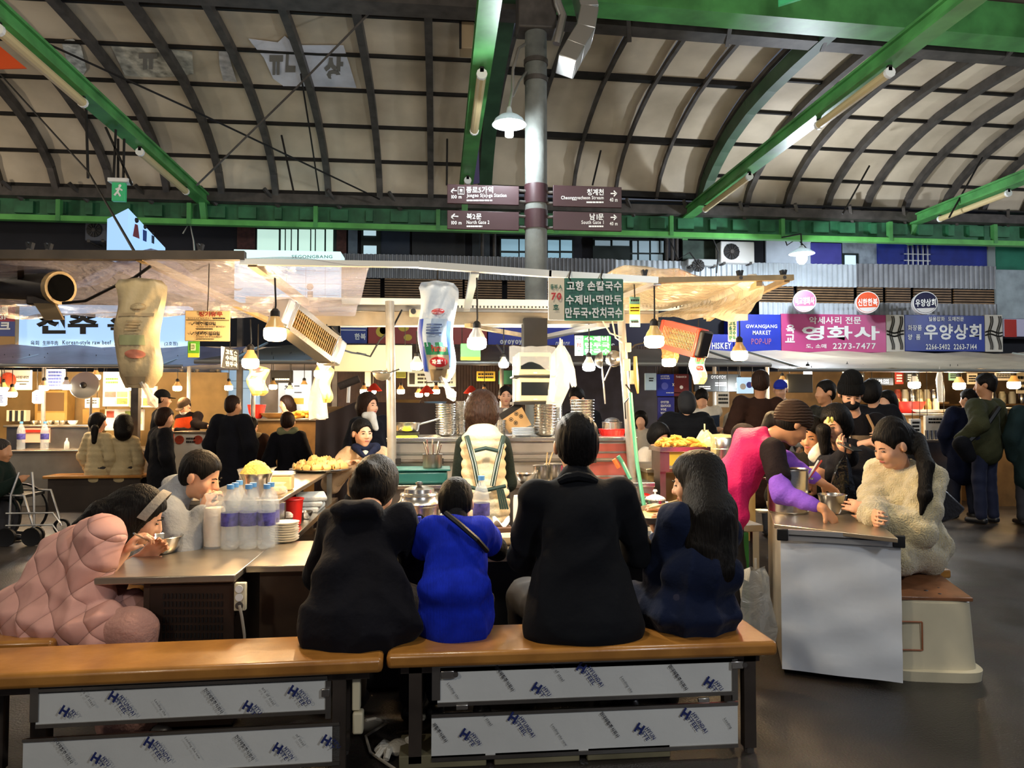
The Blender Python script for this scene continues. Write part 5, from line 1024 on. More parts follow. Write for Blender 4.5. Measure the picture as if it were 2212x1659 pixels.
q = V(-.86, 4.4, .656); t = thing('condiment_jar', 'dark jar with striped cloth on the counter shelf', 'jar', q); MB().lathe([(.03, 0), (.034, .005), (.034, .06), (.03, .07), (0, .07)], q, 16).build('jar_body', m_dark, t); MB().sph(q + V(0, 0, .085), (.035, .03, .025), 8).build('cloth_cover', M('stripe_cloth', 'c9b8a8', .8, noise=(30, .5)), t)
for i in range(3): tag(MB().box(V(-.9 + .01 * i, 5.3 + .02 * i, .672 + i * .035), (.2, .34, .034), rz(.1 * i)).build('folded_towel', M('towel_grey', 'b9bcbc', .9, bump=(60, .4)), bevel=.012), 'folded grey towel %s on the counter shelf' % ('at the bottom of the pile', 'in the middle of the pile', 'on top of the pile')[i], 'towel')
bowl('small steel bowl beside the red bin on the counter shelf', V(-.84, 4.86, .657), .05, .045, m_steel)
# ================================================================== people: smooth bodies and clothes from blended volumes
def nrm(v): v = np.asarray(v, float); return v / (np.linalg.norm(v) + 1e-9)
class Vol:
    """blend of tapered capsules and ellipsoids, meshed on a narrow band"""
    def __init__(s): s.p = []; s.d = None
    def cap(s, a, b, ra, rb=None, k=.03, n=None, q=1., cut=False):
        s.p.append(('c', np.asarray(a, float), np.asarray(b, float), ra, ra if rb is None else rb, k, n, q, cut)); return s
    def chain(s, pts, rs, k=.03, n=None, q=1.):
        for i in range(len(pts) - 1): s.cap(pts[i], pts[i + 1], rs[i], rs[i + 1], k, n, q)
        return s
    def ell(s, c, r, R=None, k=.03, cut=False):
        s.p.append(('e', np.asarray(c, float), np.asarray(r, float), np.eye(3) if R is None else R, 0, k, None, 1, cut)); return s
    def plane(s, c, n, k=.01):
        s.p.append(('h', np.asarray(c, float), nrm(n), 0, 0, k, None, 1, True)); return s
    def cull(s, C, R):
        """for every centre in C the primitives that can matter within R"""
        keep, dd = s.p, s.d; s.d = None; D = np.stack([s.ev(C, [p[:8] + (False,)]) for p in keep]); s.d = dd; cut = np.array([p[8] for p in keep]); kk = np.array([p[5] for p in keep])[:, None]
        dm = np.where(cut[:, None], 1e9, D).min(0); ok = np.where(cut[:, None], D < 1.6 * R + kk + .02, D < dm + 2.4 * R + kk + .02)
        return [[p for p, o in zip(keep, ok[:, i]) if o] for i in range(len(C))]
    def ev(s, P, prims=None):
        out = None
        for (ty, a, b, ra, rb, k, n, q, cut) in (s.p if prims is None else prims):
            if ty == 'c':
                X = P - a; ab = b - a
                if n is not None:
                    X = X + (1 / q - 1) * (X @ n)[:, None] * n; ab = ab + (1 / q - 1) * (ab @ n) * n
                t = np.clip((X @ ab) / (ab @ ab + 1e-9), 0, 1); d = np.sqrt(((X - t[:, None] * ab) ** 2).sum(1)) - (ra + (rb - ra) * t)
                if n is not None: d = d * (.5 + .5 * q)
            elif ty == 'e':
                X = (P - a) @ ra; k0 = np.sqrt(((X / b) ** 2).sum(1)); k1 = np.sqrt(((X / (b * b)) ** 2).sum(1)) + 1e-9; d = k0 * (k0 - 1) / k1
            else: d = (P - a) @ b
            if out is None: out = d; continue
            if cut:
                h = np.clip(.5 - .5 * (out + d) / k, 0, 1); out = out * (1 - h) - d * h + k * h * (1 - h)
            else:
                h = np.clip(.5 + .5 * (out - d) / k, 0, 1); out = out * (1 - h) + d * h - k * h * (1 - h)
        if s.d is not None: out = out + s.d(P)
        return out
    def mesh(s, h):
        lo = np.full(3, 1e9); hi = -lo
        for (ty, a, b, ra, rb, k, n, q, cut) in s.p:
            if cut: continue
            if ty == 'c':
                r = max(ra, rb); lo = np.minimum(lo, np.minimum(a, b) - r); hi = np.maximum(hi, np.maximum(a, b) + r)
            elif ty == 'e': r = b.max(); lo = np.minimum(lo, a - r); hi = np.maximum(hi, a + r)
        lo -= 3 * h + .02; hi += 3 * h + .02; B = 4; H = B * h
        N = np.ceil((hi - lo) / H).astype(int); g = np.stack(np.meshgrid(*[np.arange(k) for k in N], indexing='ij'), -1).reshape(-1, 3)
        d = s.ev(lo + (g + .5) * H); g = g[np.abs(d) < H * 1.1 + .006]
        c5 = np.stack(np.meshgrid(*[np.arange(B + 1)] * 3, indexing='ij'), -1).reshape(-1, 3)
        gr = g // 4; kk = (gr[:, 0] * 4096 + gr[:, 1]) * 4096 + gr[:, 2]; o = np.argsort(kk, kind='stable'); g = g[o]; kk = kk[o]; cutp = np.flatnonzero(np.diff(kk)) + 1
        vals = np.empty((len(g), 125)); st = np.concatenate([[0], cutp, [len(g)]])
        cen = lo + ((g[st[:-1]] // 4) * 4 * B + 2 * B) * h; pr = s.cull(cen, 2 * B * h * 1.75)
        for i, j, q in zip(st[:-1], st[1:], pr): vals[i:j] = s.ev(lo + (g[i:j, None, :] * B + c5[None]).reshape(-1, 3) * h, q).reshape(-1, 125)
        vals = vals.reshape(-1, 5, 5, 5)
        offs = [(x, y, z) for x in (0, 1) for y in (0, 1) for z in (0, 1)]
        C = {o: vals[:, o[0]:o[0] + 4, o[1]:o[1] + 4, o[2]:o[2] + 4] for o in offs}
        ins = sum((C[o] < 0).astype(np.int8) for o in offs); m = (ins > 0) & (ins < 8)
        bi, ci, cj, ck = np.nonzero(m); cell = g[bi] * B + np.stack([ci, cj, ck], 1)
        cv = {o: C[o][m] for o in offs}; acc = np.zeros((len(cell), 3)); cnt = np.zeros(len(cell))
        for o in offs:
            for ax in range(3):
                if o[ax]: continue
                o2 = list(o); o2[ax] = 1; a, b = cv[o], cv[tuple(o2)]; x = (a < 0) != (b < 0); t = np.where(x, a / np.where(x, a - b, 1), 0)
                p = np.array(o, float)[None].repeat(len(cell), 0); p[:, ax] += t; acc[x] += p[x]; cnt[x] += 1
        vert = lo + (cell + acc / np.maximum(cnt, 1)[:, None]) * h
        M_ = N.max() * B + 4; key = (cell[:, 0] * M_ + cell[:, 1]) * M_ + cell[:, 2]; o_ = np.argsort(key); ks = key[o_]
        def find(c):
            k = (c[:, 0] * M_ + c[:, 1]) * M_ + c[:, 2]; i = np.clip(np.searchsorted(ks, k), 0, len(ks) - 1); return np.where(ks[i] == k, o_[i], -1)
        F = []
        for ax in range(3):
            o2 = [0, 0, 0]; o2[ax] = 1; a, b = cv[(0, 0, 0)], cv[tuple(o2)]; x = (a < 0) != (b < 0); c = cell[x]; e1 = np.zeros(3, int); e1[(ax + 1) % 3] = 1; e2 = np.zeros(3, int); e2[(ax + 2) % 3] = 1
            q = np.stack([find(c), find(c - e1), find(c - e1 - e2), find(c - e2)], 1); fl = a[x] < 0; q = np.where(fl[:, None], q, q[:, ::-1]); F.append(q[(q >= 0).all(1)])
        return vert, np.concatenate(F)
    def build(s, name, mat, parent, h):
        v, f = s.mesh(h); v = v - WLOC[parent.name]; me = bpy.data.meshes.new(name)
        me.vertices.add(len(v)); me.vertices.foreach_set('co', v.astype(np.float32).ravel())
        me.loops.add(f.size); me.loops.foreach_set('vertex_index', f.ravel().astype(np.int32)); me.polygons.add(len(f)); me.polygons.foreach_set('loop_start', np.arange(0, f.size, 4, dtype=np.int32))
        me.polygons.foreach_set('use_smooth', np.ones(len(f), bool)); me.update(calc_edges=True); me.validate(); me.materials.append(mat)
        o = bpy.data.objects.new(name, me); COL.objects.link(o); o.parent = parent; WLOC[o.name] = WLOC[parent.name]; return o
def folds(amp, per=.1, seed=0, along=None):
    r = np.random.RandomState(seed); D = [(nrm(r.normal(size=3) * (1, 1, .45)), r.uniform(.7, 1.5), r.uniform(0, 6)) for _ in range(6)]
    def f(P):
        w = np.sin(P @ D[0][0] * 19 + D[0][2]) * .6
        return amp * (sum(1.2 * np.abs(np.sin(P @ d * (3.1416 / per) * m + ph + 1.6 * w)) for d, m, ph in D[1:4]) - 1.9)
    return f
def puffs(amp, per, ax):
    ax = nrm(ax); return lambda P: -amp * np.abs(np.sin(P @ ax * 3.1416 / per)) ** .6 + amp * .5
def ik(a, b, l1, l2, hint):
    d = b - a; L = np.linalg.norm(d); L = min(L, (l1 + l2) * .999); d = nrm(d); x = (l1 * l1 - l2 * l2 + L * L) / (2 * L); y = math.sqrt(max(l1 * l1 - x * x, 0)); hh = np.asarray(hint, float); hh = nrm(hh - d * (hh @ d)); return a + d * x + hh * y, a + d * L
def strands(name, col):
    m = M(name, col, .55, spec=.12); nt = m.node_tree; b = nt.nodes['Principled BSDF']; tc = nt.nodes.new('ShaderNodeTexCoord'); mp = nt.nodes.new('ShaderNodeMapping'); mp.inputs['Scale'].default_value = (150, 150, 9); n = nt.nodes.new('ShaderNodeTexNoise'); n.inputs['Scale'].default_value = 1; n.inputs['Detail'].default_value = 3
    nt.links.new(tc.outputs['Object'], mp.inputs['Vector']); nt.links.new(mp.outputs['Vector'], n.inputs['Vector']); bp = nt.nodes.new('ShaderNodeBump'); bp.inputs['Strength'].default_value = .9; bp.inputs['Distance'].default_value = .006; nt.links.new(n.outputs['Fac'], bp.inputs['Height']); nt.links.new(bp.outputs['Normal'], b.inputs['Normal'])
    r = nt.nodes.new('ShaderNodeValToRGB'); c = lin(col); r.color_ramp.elements[0].position = .35; r.color_ramp.elements[1].position = .7; r.color_ramp.elements[0].color = (*[v * .5 for v in c], 1); r.color_ramp.elements[1].color = (*[v * 1.5 for v in c], 1); nt.links.new(n.outputs['Fac'], r.inputs['Fac']); nt.links.new(r.outputs['Color'], b.inputs['Base Color']); return m
m_skin = M('skin_light', 'd9a482', .5, sss=.15, noise=(9, .06)); m_skin2 = M('skin_tan', 'b98560', .5, sss=.12, noise=(9, .08)); m_hair = strands('hair_black', '120f0d'); m_hairb = strands('hair_brown', '2a1a12'); m_hairg = strands('hair_grey', '3b3633')
m_eye = M('eye_dark', '120c0a', .2); m_lip = M('lip_rose', 'a8544c', .4); m_shoe = M('shoe_black', '17171a', .4)
def cloth(name, col=None, **k):
    if name in MATS: return MATS[name]
    k.setdefault('rough', .9); k.setdefault('spec', .15); k.setdefault('bump', (70, .25)); k.setdefault('noise', (6, .18)); return M(name, col, **k)
def person(label, pel, neck, head, yaw, hy=None, hp=-8, s=1., wr_=None, wl=None, sit=None, top=None, legs=None, hair=('short', m_hair), skin=None, res=.009, hands=(None, None), extra=None, face=True, sw=None, group=None, armhint=(None, None), shoes=m_shoe, roll=0, lyaw=None):
    """pel, neck, head: world points; yaw/hy: where body and face look (0 away, 90 right, 180 to the camera)"""
    pel, neck, head = (np.asarray(p, float) for p in (pel, neck, head)); hy = yaw if hy is None else hy; skin = skin or m_skin
    t = thing('person', label, 'person', (pel[0], pel[1], 0), group); ya = math.radians(yaw)
    up = nrm(neck - pel); f0 = V(math.sin(ya), math.cos(ya), 0); r = nrm(np.cross(f0, up)); f = np.cross(up, r); T = np.linalg.norm(neck - pel); sw = (sw or .15) * s; la = math.radians(yaw if lyaw is None else lyaw); lf = V(math.sin(la), math.cos(la), 0); lr = V(math.cos(la), -math.sin(la), 0)
    sh = {1: neck - up * .055 * s + r * sw, -1: neck - up * .055 * s - r * sw}; body = Vol(); fine = res <= .0095
    hya, hpa = math.radians(hy), math.radians(hp); hf = V(math.sin(hya) * math.cos(hpa), math.cos(hya) * math.cos(hpa), math.sin(hpa)); hr = V(math.cos(hya), -math.sin(hya), 0)
    if roll: ro = math.radians(roll); hr = hr * math.cos(ro) + np.cross(hr, hf) * math.sin(ro)
    hu = np.cross(hr, hf); HR = np.stack([hr, hf, hu], 1); hs = s * 1.0
    Hp = lambda x, y, z: head + HR @ (V(x, y, z) * hs)
    # torso and head
    body.chain([neck - up * .1 * s, pel + up * .22 * s], [.1 * s, .09 * s], .06, f, .75); body.cap(sh[1] * .85 + sh[-1] * .15, sh[-1] * .85 + sh[1] * .15, .05 * s, None, .05)
    body.cap(neck - up * .06 * s, Hp(0, -.015, -.05), .05 * s, .05 * s, .03)
    body.ell(Hp(0, -.012, .03), np.array([.074, .094, .084]) * hs, HR, .03); body.ell(Hp(0, .022, -.035), np.array([.058, .066, .08]) * hs, HR, .03)
    if face:
        body.ell(Hp(0, .062, -.094), np.array([.026, .02, .02]) * hs, HR, .03); body.cap(Hp(0, .088, .012), Hp(0, .106, -.026), .007 * hs, .0125 * hs, .012); body.ell(Hp(0, .1, -.032), np.array([.018, .012, .009]) * hs, HR, .01)
        for g in (-1, 1): body.ell(Hp(g * .034, .062, -.03), np.array([.026, .024, .026]) * hs, HR, .03); body.ell(Hp(g * .082, -.008, -.008), np.array([.011, .02, .032]) * hs, HR, .008); body.ell(Hp(g * .031, .1, .004), np.array([.017, .013, .009]) * hs, HR, .014, True)
        body.ell(Hp(0, .087, -.062), np.array([.024, .01, .012]) * hs, HR, .012)
    # arms
    arms = {}
    for g, w, hd, ah in ((1, wr_, hands[0], armhint[0]), (-1, wl, hands[1], armhint[1])):
        if w is None: w = sh[g] - V(0, 0, 1) * .5 * s + r * g * .05 + f0 * .06
        hint = -V(0, 0, 1) + r * g * .7 - f0 * .3 if ah is None else np.asarray(ah, float)
        el, w = ik(sh[g], np.asarray(w, float), .285 * s, .25 * s, hint); arms[g] = (sh[g], el, w)
        body.chain([sh[g], el, w], [.044 * s, .036 * s, .026 * s], .03)
        hd = hd or {}; d = nrm(hd.get('d', w - el)); pn = np.asarray(hd.get('n', -r * g), float); pn = nrm(pn - d * (pn @ d)); sd = np.cross(d, pn) * 1.0; curl = hd.get('curl', .5); th = hd.get('th', -g)
        pc = w + d * .05 * s; HRm = np.stack([sd, d, pn], 1); body.ell(pc, np.array([.04, .05, .016]) * s, HRm, .02)
        if fine:
            for i, (o, L, c0) in enumerate(((-.03, .062, 0), (-.01, .073, 0), (.011, .068, .05), (.03, .052, .1))):
                base = w + d * .085 * s + sd * o * s * -th; a = base; ang = 0
                for j, (fr_, rr) in enumerate(((.45, .0088), (.32, .0078), (.25, .007))):
                    ang += (curl + c0) * (1.0 if j else .8); b = a + (d * math.cos(ang) + pn * math.sin(ang)) * L * fr_ * 1.25 * s; body.cap(a, b, rr * s, (rr - .001) * s, .006); a = b
            a = w + d * .03 * s + sd * th * .03 * s; b = a + (sd * th * .6 + d * .7 + pn * .3) * .035 * s; c = b + (d * .8 + pn * (.3 + curl * .5) + sd * th * -.1) * .03 * s; body.chain([a, b, c], [.0125 * s, .0095 * s, .008 * s], .008)
        else: body.cap(pc, pc + d * .06 * s + pn * .03 * s, .02 * s, .013 * s, .02)
    # legs
    L = {}
    for g in (1, -1):
        hip = pel + lr * g * .075 * s
        if sit: kn = hip + lf * .40 * s + lr * g * sit.get('spread', .05) - V(0, 0, sit.get('drop', .03)); an = V(kn[0], kn[1], .07) + lf * sit.get('foot', -.05)
        else: an = V(hip[0], hip[1], .07) + lr * g * .03 + lf * (.12 * g if legs and legs.get('walk') else 0); kn = (hip + an) / 2 + lf * .03
        L[g] = (hip, kn, an)
        if not legs: body.chain([pel, hip, kn, an], [.1 * s, .06 * s, .045 * s, .033 * s], .03); body.cap(an - V(0, 0, .03), an + lf * .14 * s - V(0, 0, .04), .03, .025, .02)
    bo = body.build('body', skin, t, res if fine else max(res, .013))
    # garments
    for gm in (top if isinstance(top, list) else [top]) if top else []:
        k = Vol(); g_ = gm.get('g', .02); hm = gm.get('hem', .05)
        if gm.get('torso', True):
            end = pel - up * hm * (0 if sit else 1) if not sit else pel - V(0, 0, 1) * min(hm, .06)
            tw = gm.get('tw', 1.); k.chain([neck - up * .13 * s, pel + up * .2 * s, pel], [.108 * s * tw + g_, .102 * s * tw + g_, .118 * s * tw + g_ + gm.get('flare', 0)], .035, f, gm.get('q', .8)); k.cap(sh[1] * .85 + sh[-1] * .15 - up * .01, sh[-1] * .85 + sh[1] * .15 - up * .01, .046 * s + g_ * .8, None, .045); k.cap(neck - up * .1 * s, neck - up * .02 * s, .06 * s + g_ * .5, .045 * s + g_ * .3, .05)
            if hm > .06 and not sit: k.cap(pel, pel - V(0, 0, hm), .12 * s + g_, .13 * s + g_ + gm.get('flare', 0), .04, f, .85)
            if sit and hm > .06:
                for g in (1, -1): k.cap(L[g][0], L[g][0] + (L[g][1] - L[g][0]) * min(1, hm / .4), .09 * s + g_, .08 * s + g_, .035)
        if not gm.get('sleeveless'):
            for g in (1, -1):
                a, e, w = arms[g]; sl = gm.get('sleeve', .97); af = gm.get('arm', 1)
                if sl > .5: k.chain([a, e, e + (w - e) * (sl - .5) * 2], [.047 * s * af + g_, .043 * s * af + g_ * .9, .034 * s * af + g_ * gm.get('cuff', .7)], .025)
                else: k.cap(a, a + (e - a) * sl * 2, .047 * s * af + g_, .045 * s * af + g_, .025)
        if gm.get('collar'): k.cap(neck - up * .05 * s, neck + nrm(head - neck) * gm['collar'], .062 * s + g_ * .4, .058 * s + g_ * .4, .03)
        if gm.get('hood'): k.ell(neck - f * .075 * s - up * .02 * s, np.array([.12, .07, .09]) * s, np.stack([r, f, up], 1), .04)
        for e in gm.get('add', ()): k.cap(*e) if len(e) < 5 else k.cap(e[0], e[1], e[2], e[3], e[4])
        for e in gm.get('ells', ()): k.ell(e[0], e[1], e[2] if len(e) > 2 else None, .03)
        for e in gm.get('cuts', ()): k.cap(e[0], e[1], e[2], e[3], .015, None, 1., True)
        k.d = gm.get('disp', folds(.004, .12, len(label)))
        k.build(gm.get('name', 'jacket'), gm['mat'], t, gm.get('res', max(res, .0105)))
    if legs:
        k = Vol(); g_ = legs.get('g', .015)
        k.cap(L[1][0] + V(0, 0, .02), L[-1][0] + V(0, 0, .02), .078 * s + g_, None, .04)
        for g in (1, -1): k.chain([L[g][0], L[g][1], L[g][2] + V(0, 0, .03)], [.074 * s + g_, .056 * s + g_, .046 * s + g_ + legs.get('wide', 0)], .03)
        k.d = folds(.004, .14, 5); k.build(legs.get('name', 'trousers'), legs['mat'], t, max(res, .015))
        for g in (1, -1):
            sv = Vol().cap(L[g][2] - V(0, 0, .03) - lf * .03, L[g][2] + lf * .15 * s - V(0, 0, .037), .042, .034, .03); sv.plane(V(0, 0, .003), V(0, 0, 1)); sv.build('shoe', shoes, t, max(res, .013))
    # hair
    st, hm_ = hair[0], hair[1]; add = hair[2] if len(hair) > 2 else ()
    if st != 'none':
        k = Vol(); th = {'short': .013, 'bob': .022, 'long': .02, 'curly': .04, 'cap': .012, 'beanie': .026, 'bald': .004}[st]
        k.ell(Hp(0, -.016, .036), np.array([.074 + th, .094 + th, .086 + th]) * hs, HR, .02)
        if st in ('short', 'bald'): k.ell(Hp(0, -.04, -.02), np.array([.079, .062, .08]) * hs, HR, .03)
        elif st in ('bob', 'long', 'curly'): k.ell(Hp(0, -.035, -.03), np.array([.075 + th, .07 + th, .095]) * hs, HR, .04)
        if st in ('cap', 'beanie'): k.plane(Hp(0, 0, .022 if st == 'cap' else .012), HR @ V(0, .12, 1)) ; 
        else:
            k.ell(Hp(0, .092, -.045), np.array([.078, .075, .108]) * hs, HR, .02, True)
            if st == 'short': k.ell(Hp(0, .03, -.13), np.array([.13, .1, .1]) * hs, HR, .02, True)
            for g in (-1, 1):
                if st == 'short' or st == 'bald': k.ell(Hp(g * .085, .012, -.028), np.array([.03, .035, .05]) * hs, HR, .01, True)
        for e in add: k.cap(np.asarray(e[0], float), np.asarray(e[1], float), e[2], e[3], e[4] if len(e) > 4 else .03)
        if st in ('cap', 'beanie'):
            k.p = [p for p in k.p if p[0] != 'h'] + [p for p in k.p if p[0] == 'h']
            k.p = [(('h', p[1], -p[2]) + p[3:]) if p[0] == 'h' else p for p in k.p]
        else: k.d = (lambda P, q=HR: .0022 * np.sin((P @ q[:, 0]) * 420 + 2 * np.sin((P @ q[:, 2]) * 30))) if st != 'curly' else (lambda P: .006 * np.sin(P[:, 0] * 150) * np.sin(P[:, 1] * 150 + 1) * np.sin(P[:, 2] * 150))
        if st in ('cap', 'beanie'): k.p = [p for p in k.p if p[0] != 'h'] + [('h', Hp(0, 0, .022 if st == 'cap' else -.004), -(HR @ nrm(V(0, .12, 1))) * -1, 0, 0, .01, None, 1, True)]; k.p[-1] = ('h',) + (k.p[-1][1], nrm(HR @ V(0, -.12 if st == 'cap' else -.35, 1)) ) + k.p[-1][3:]
        k.build({'cap': 'cap', 'beanie': 'beanie'}.get(st, 'hair'), hm_, t, min(max(res, .0085), .014))
        if st in ('cap', 'beanie'): # hair below the hat
            k = Vol().ell(Hp(0, -.024, .0), np.array([.078, .09, .085]) * hs, HR, .02); k.ell(Hp(0, .085, -.045), np.array([.08, .085, .13]) * hs, HR, .02, True)
            for e in (hair[3] if len(hair) > 3 else ()): k.cap(np.asarray(e[0], float), np.asarray(e[1], float), e[2], e[3], .03)
            k.build('hair', m_hair, t, max(res, .011))
        if st == 'cap': Vol().ell(Hp(0, .105, .03), np.array([.07, .06, .008]) * hs, HR).build('cap_peak', hm_, t, .008)
    if face and res < .013:
        for g in (-1, 1):
            MB().sph(Hp(g * .031, .087, .002), (.013 * hs, .006 * hs, .0042 * hs), 10, HR).build('eye', m_eye, bo)
            MB().tube([Hp(g * .016, .094, .02), Hp(g * .032, .094, .025), Hp(g * .05, .082, .02)], [.003 * hs, .0036 * hs, .002 * hs], 6).build('eyebrow', m_hair, bo)
        MB().sph(Hp(0, .094, -.06), (.021 * hs, .006 * hs, .007 * hs), 10, HR).build('lips', m_lip, bo)
    return dict(t=t, sh=sh, arms=arms, Hp=Hp, HR=HR, r=r, f=f, f0=f0, up=up, legs=L, neck=neck, pel=pel, s=s)
# ================================================================== the sitters and the cooks
blackc = cloth('black_wool', '0f0f16', sheen=.03, bump=(14, .55)); suit = cloth('charcoal_suit', '101217', sheen=.02, bump=(9, .4))
# --- black coat, head bowed, hair in a bun (from behind)
p = person('person in a long black hooded coat bowed over the table, hair in a bun', aY(772, 1340, 3.0), aY(795, 1105, 3.2), aY(812, 1052, 3.38), 12, 22, -38, 1.0, wr_=aY(872, 1162, 3.6), wl=aY(780, 1190, 3.5), sit=dict(spread=.06),
    top=[dict(name='coat', mat=blackc, g=.03, hem=.3, flare=.06, arm=1.1, disp=folds(.009, .2, 3), add=[(aY(725, 1240, 3.02), aY(705, 1350, 2.98), .09, .11, .05), (aY(830, 1250, 3.02), aY(855, 1345, 2.98), .08, .1, .05), (aY(752, 1130, 3.15), aY(735, 1240, 3.05), .08, .1, .05)], ells=[(aY(770, 1100, 3.1), (.12, .07, .05)), (aY(778, 1355, 2.98), (.235, .14, .05))])],
    legs=dict(mat=M('dark_trousers', '14141c', .8)), hair=('bob', m_hair, [(aY(790, 1016, 3.28), aY(800, 1032, 3.36), .045, .055)]), hands=(dict(n=V(0, 0, -1), curl=.7), None), res=.0085, sw=.14)
t = p['t']; MB().tube([aY(1000, 0, 3)] * 2, .001, 3) if 0 else None
MB().lathe([(.05, -.008), (.054, 0), (.05, .008)], aY(800, 1036, 3.33), 16, rx(.9), cap=False).build('hair_clip', M('clip_gold', '8a6a3a', .3, .6), t)
# --- boy with the blue knit vest
p = person('boy in a bright blue knitted vest over black sleeves, seen from behind', aY(985, 1330, 3.02), aY(985, 1125, 3.12), aY(985, 1088, 3.2), 4, 8, -22, .84, wr_=aY(1072, 1185, 3.5), wl=aY(915, 1180, 3.5), sit=dict(spread=.04),
    top=[dict(name='shirt', mat=cloth('black_knit', '15161b'), g=.008, arm=1.1, hem=.05, collar=.03, tw=.8), dict(name='knit_vest', mat=cloth('blue_knit', '1c36d6', wave=(55, .7, 'X', .4), bump=None, noise=(20, .2)), g=.024, sleeve=.22, arm=1.2, hem=.05, flare=.012, tw=1.2, disp=folds(.006, .15, 9), ells=[(aY(982, 1270, 3.0), (.15, .12, .09))])],
    legs=dict(mat=M('navy_trousers', '0e1230', .85), g=.006), hair=('short', m_hair), res=.0085, sw=.112, armhint=(V(.7, -.2, -.8), V(-.7, -.2, -.8)))
MB().tube([aY(962, 1108, 3.02), aY(990, 1130, 2.975), aY(1030, 1165, 2.97), aY(1052, 1190, 3.03)], [.011] * 4, 6).build('bag_strap', m_black, p['t'])
# --- man in the dark suit
p = person('broad man in a dark suit jacket seen from behind', aY(1258, 1330, 3.0), aY(1247, 1042, 3.06), aY(1244, 962, 3.12), 0, 0, -4, 1.06, wr_=aY(1332, 1160, 3.42), wl=aY(1165, 1160, 3.42), sit=dict(spread=.1),
    top=[dict(name='suit_jacket', mat=suit, g=.024, hem=.12, arm=1.0, flare=.03, collar=.015, q=.85, tw=1.28, disp=folds(.006, .3, 4), add=[(aY(1200, 1250, 3.0), aY(1190, 1350, 2.96), .09, .11, .05), (aY(1315, 1250, 3.0), aY(1330, 1350, 2.96), .09, .11, .05)], ells=[(aY(1262, 1362, 2.95), (.23, .13, .05))])],
    legs=dict(mat=M('charcoal_trousers', '1b1c22', .8), g=.03), hair=('short', strands('hair_pepper', '100e0e')), skin=m_skin2, res=.0085, sw=.168, armhint=(V(.45, -.3, -1), V(-.45, -.3, -1)))
t = p['t']; MB().tube([aY(1207, 1040, 3.0), aY(1225, 1032, 2.985), aY(1248, 1028, 2.98), aY(1270, 1032, 2.985), aY(1288, 1040, 3.0)], [.014, .02, .022, .02, .014], 8).build('jacket_collar', suit, t)
# --- girl with long black hair in a navy top, holding bowl and chopsticks
hl = m_hair
p = person('woman with long straight black hair in a navy top, eating with chopsticks', aY(1505, 1320, 3.02), aY(1515, 1110, 3.12), aY(1502, 1040, 3.2), -22, -62, -14, .97, wl=aY(1425, 1165, 3.36), wr_=aY(1452, 1108, 3.44), sit=dict(spread=.04),
    top=[dict(name='navy_top', mat=cloth('navy_fleece', '0d1730', sheen=.06, bump=(16, .5)), g=.026, hem=.3, flare=.03, arm=1.15, disp=folds(.008, .18, 6), collar=.03, ells=[(aY(1500, 1325, 2.99), (.2, .14, .06)), (aY(1515, 1240, 3.0), (.17, .12, .12))])],
    legs=dict(mat=M('navy_trousers'), g=.02), hair=('long', hl, [(aY(1525, 1020, 3.16), aY(1535, 1120, 3.02), .075, .09, .05), (aY(1535, 1120, 3.02), aY(1548, 1230, 2.96), .085, .075, .05), (aY(1500, 1080, 3.1), aY(1505, 1180, 2.99), .05, .05, .04), (aY(1560, 1100, 3.04), aY(1575, 1190, 3.0), .06, .035, .04)]), hands=(dict(d=V(-.7, .2, .25), n=V(-.2, .3, -.9), curl=.55), dict(d=V(-.35, .35, .85), n=V(.1, .2, 1), curl=.9)), res=.0085, armhint=(V(.5, -.5, -.8), V(-.3, -.6, -.8)))
q = aY(1410, 1112, 3.42)
bowl('tilted cream bowl of noodles held by the woman with long hair', q + V(0, 0, -.035), .08, .055, m_cera, M('noodle_soup'), 'bowl', ry(-.12) @ rx(.25))
for dx in (0, .014): tag(MB().cyl(q + V(-.02 + dx, .0, .03), aY(1474 + dx * 800, 1078, 3.42), .0036, .0045, n=6).build('chopstick', M('bamboo', 'd9c28a', .5)), 'pale bamboo chopstick dipping into the held noodle bowl', 'chopstick', 'chopsticks over the held bowl')
# --- girl in the quilted pink coat
def quilt(name, col):
    m = M(name, col, .75, noise=(8, .12)); nt = m.node_tree; b = nt.nodes['Principled BSDF']; tc = nt.nodes.new('ShaderNodeTexCoord'); last = None
    for ang in (.8, -.8):
        mp = nt.nodes.new('ShaderNodeMapping'); mp.inputs['Rotation'].default_value = (0, ang, .3); nt.links.new(tc.outputs['Object'], mp.inputs['Vector']); w = nt.nodes.new('ShaderNodeTexWave'); w.inputs['Scale'].default_value = 3.4; w.wave_profile = 'SIN'; w.bands_direction = 'X'; nt.links.new(mp.outputs['Vector'], w.inputs['Vector'])
        pw = nt.nodes.new('ShaderNodeMath'); pw.operation = 'POWER'; pw.inputs[1].default_value = .25; nt.links.new(w.outputs['Fac'], pw.inputs[0]); bp = nt.nodes.new('ShaderNodeBump'); bp.inputs['Strength'].default_value = .8; bp.inputs['Distance'].default_value = .015; nt.links.new(pw.outputs['Value'], bp.inputs['Height'])
        if last: nt.links.new(last.outputs['Normal'], bp.inputs['Normal'])
        last = bp
    nt.links.new(last.outputs['Normal'], b.inputs['Normal']); return m
pinkq = quilt('pink_quilt', 'c9968a')
pw = aZ(300, 1168, .82); 
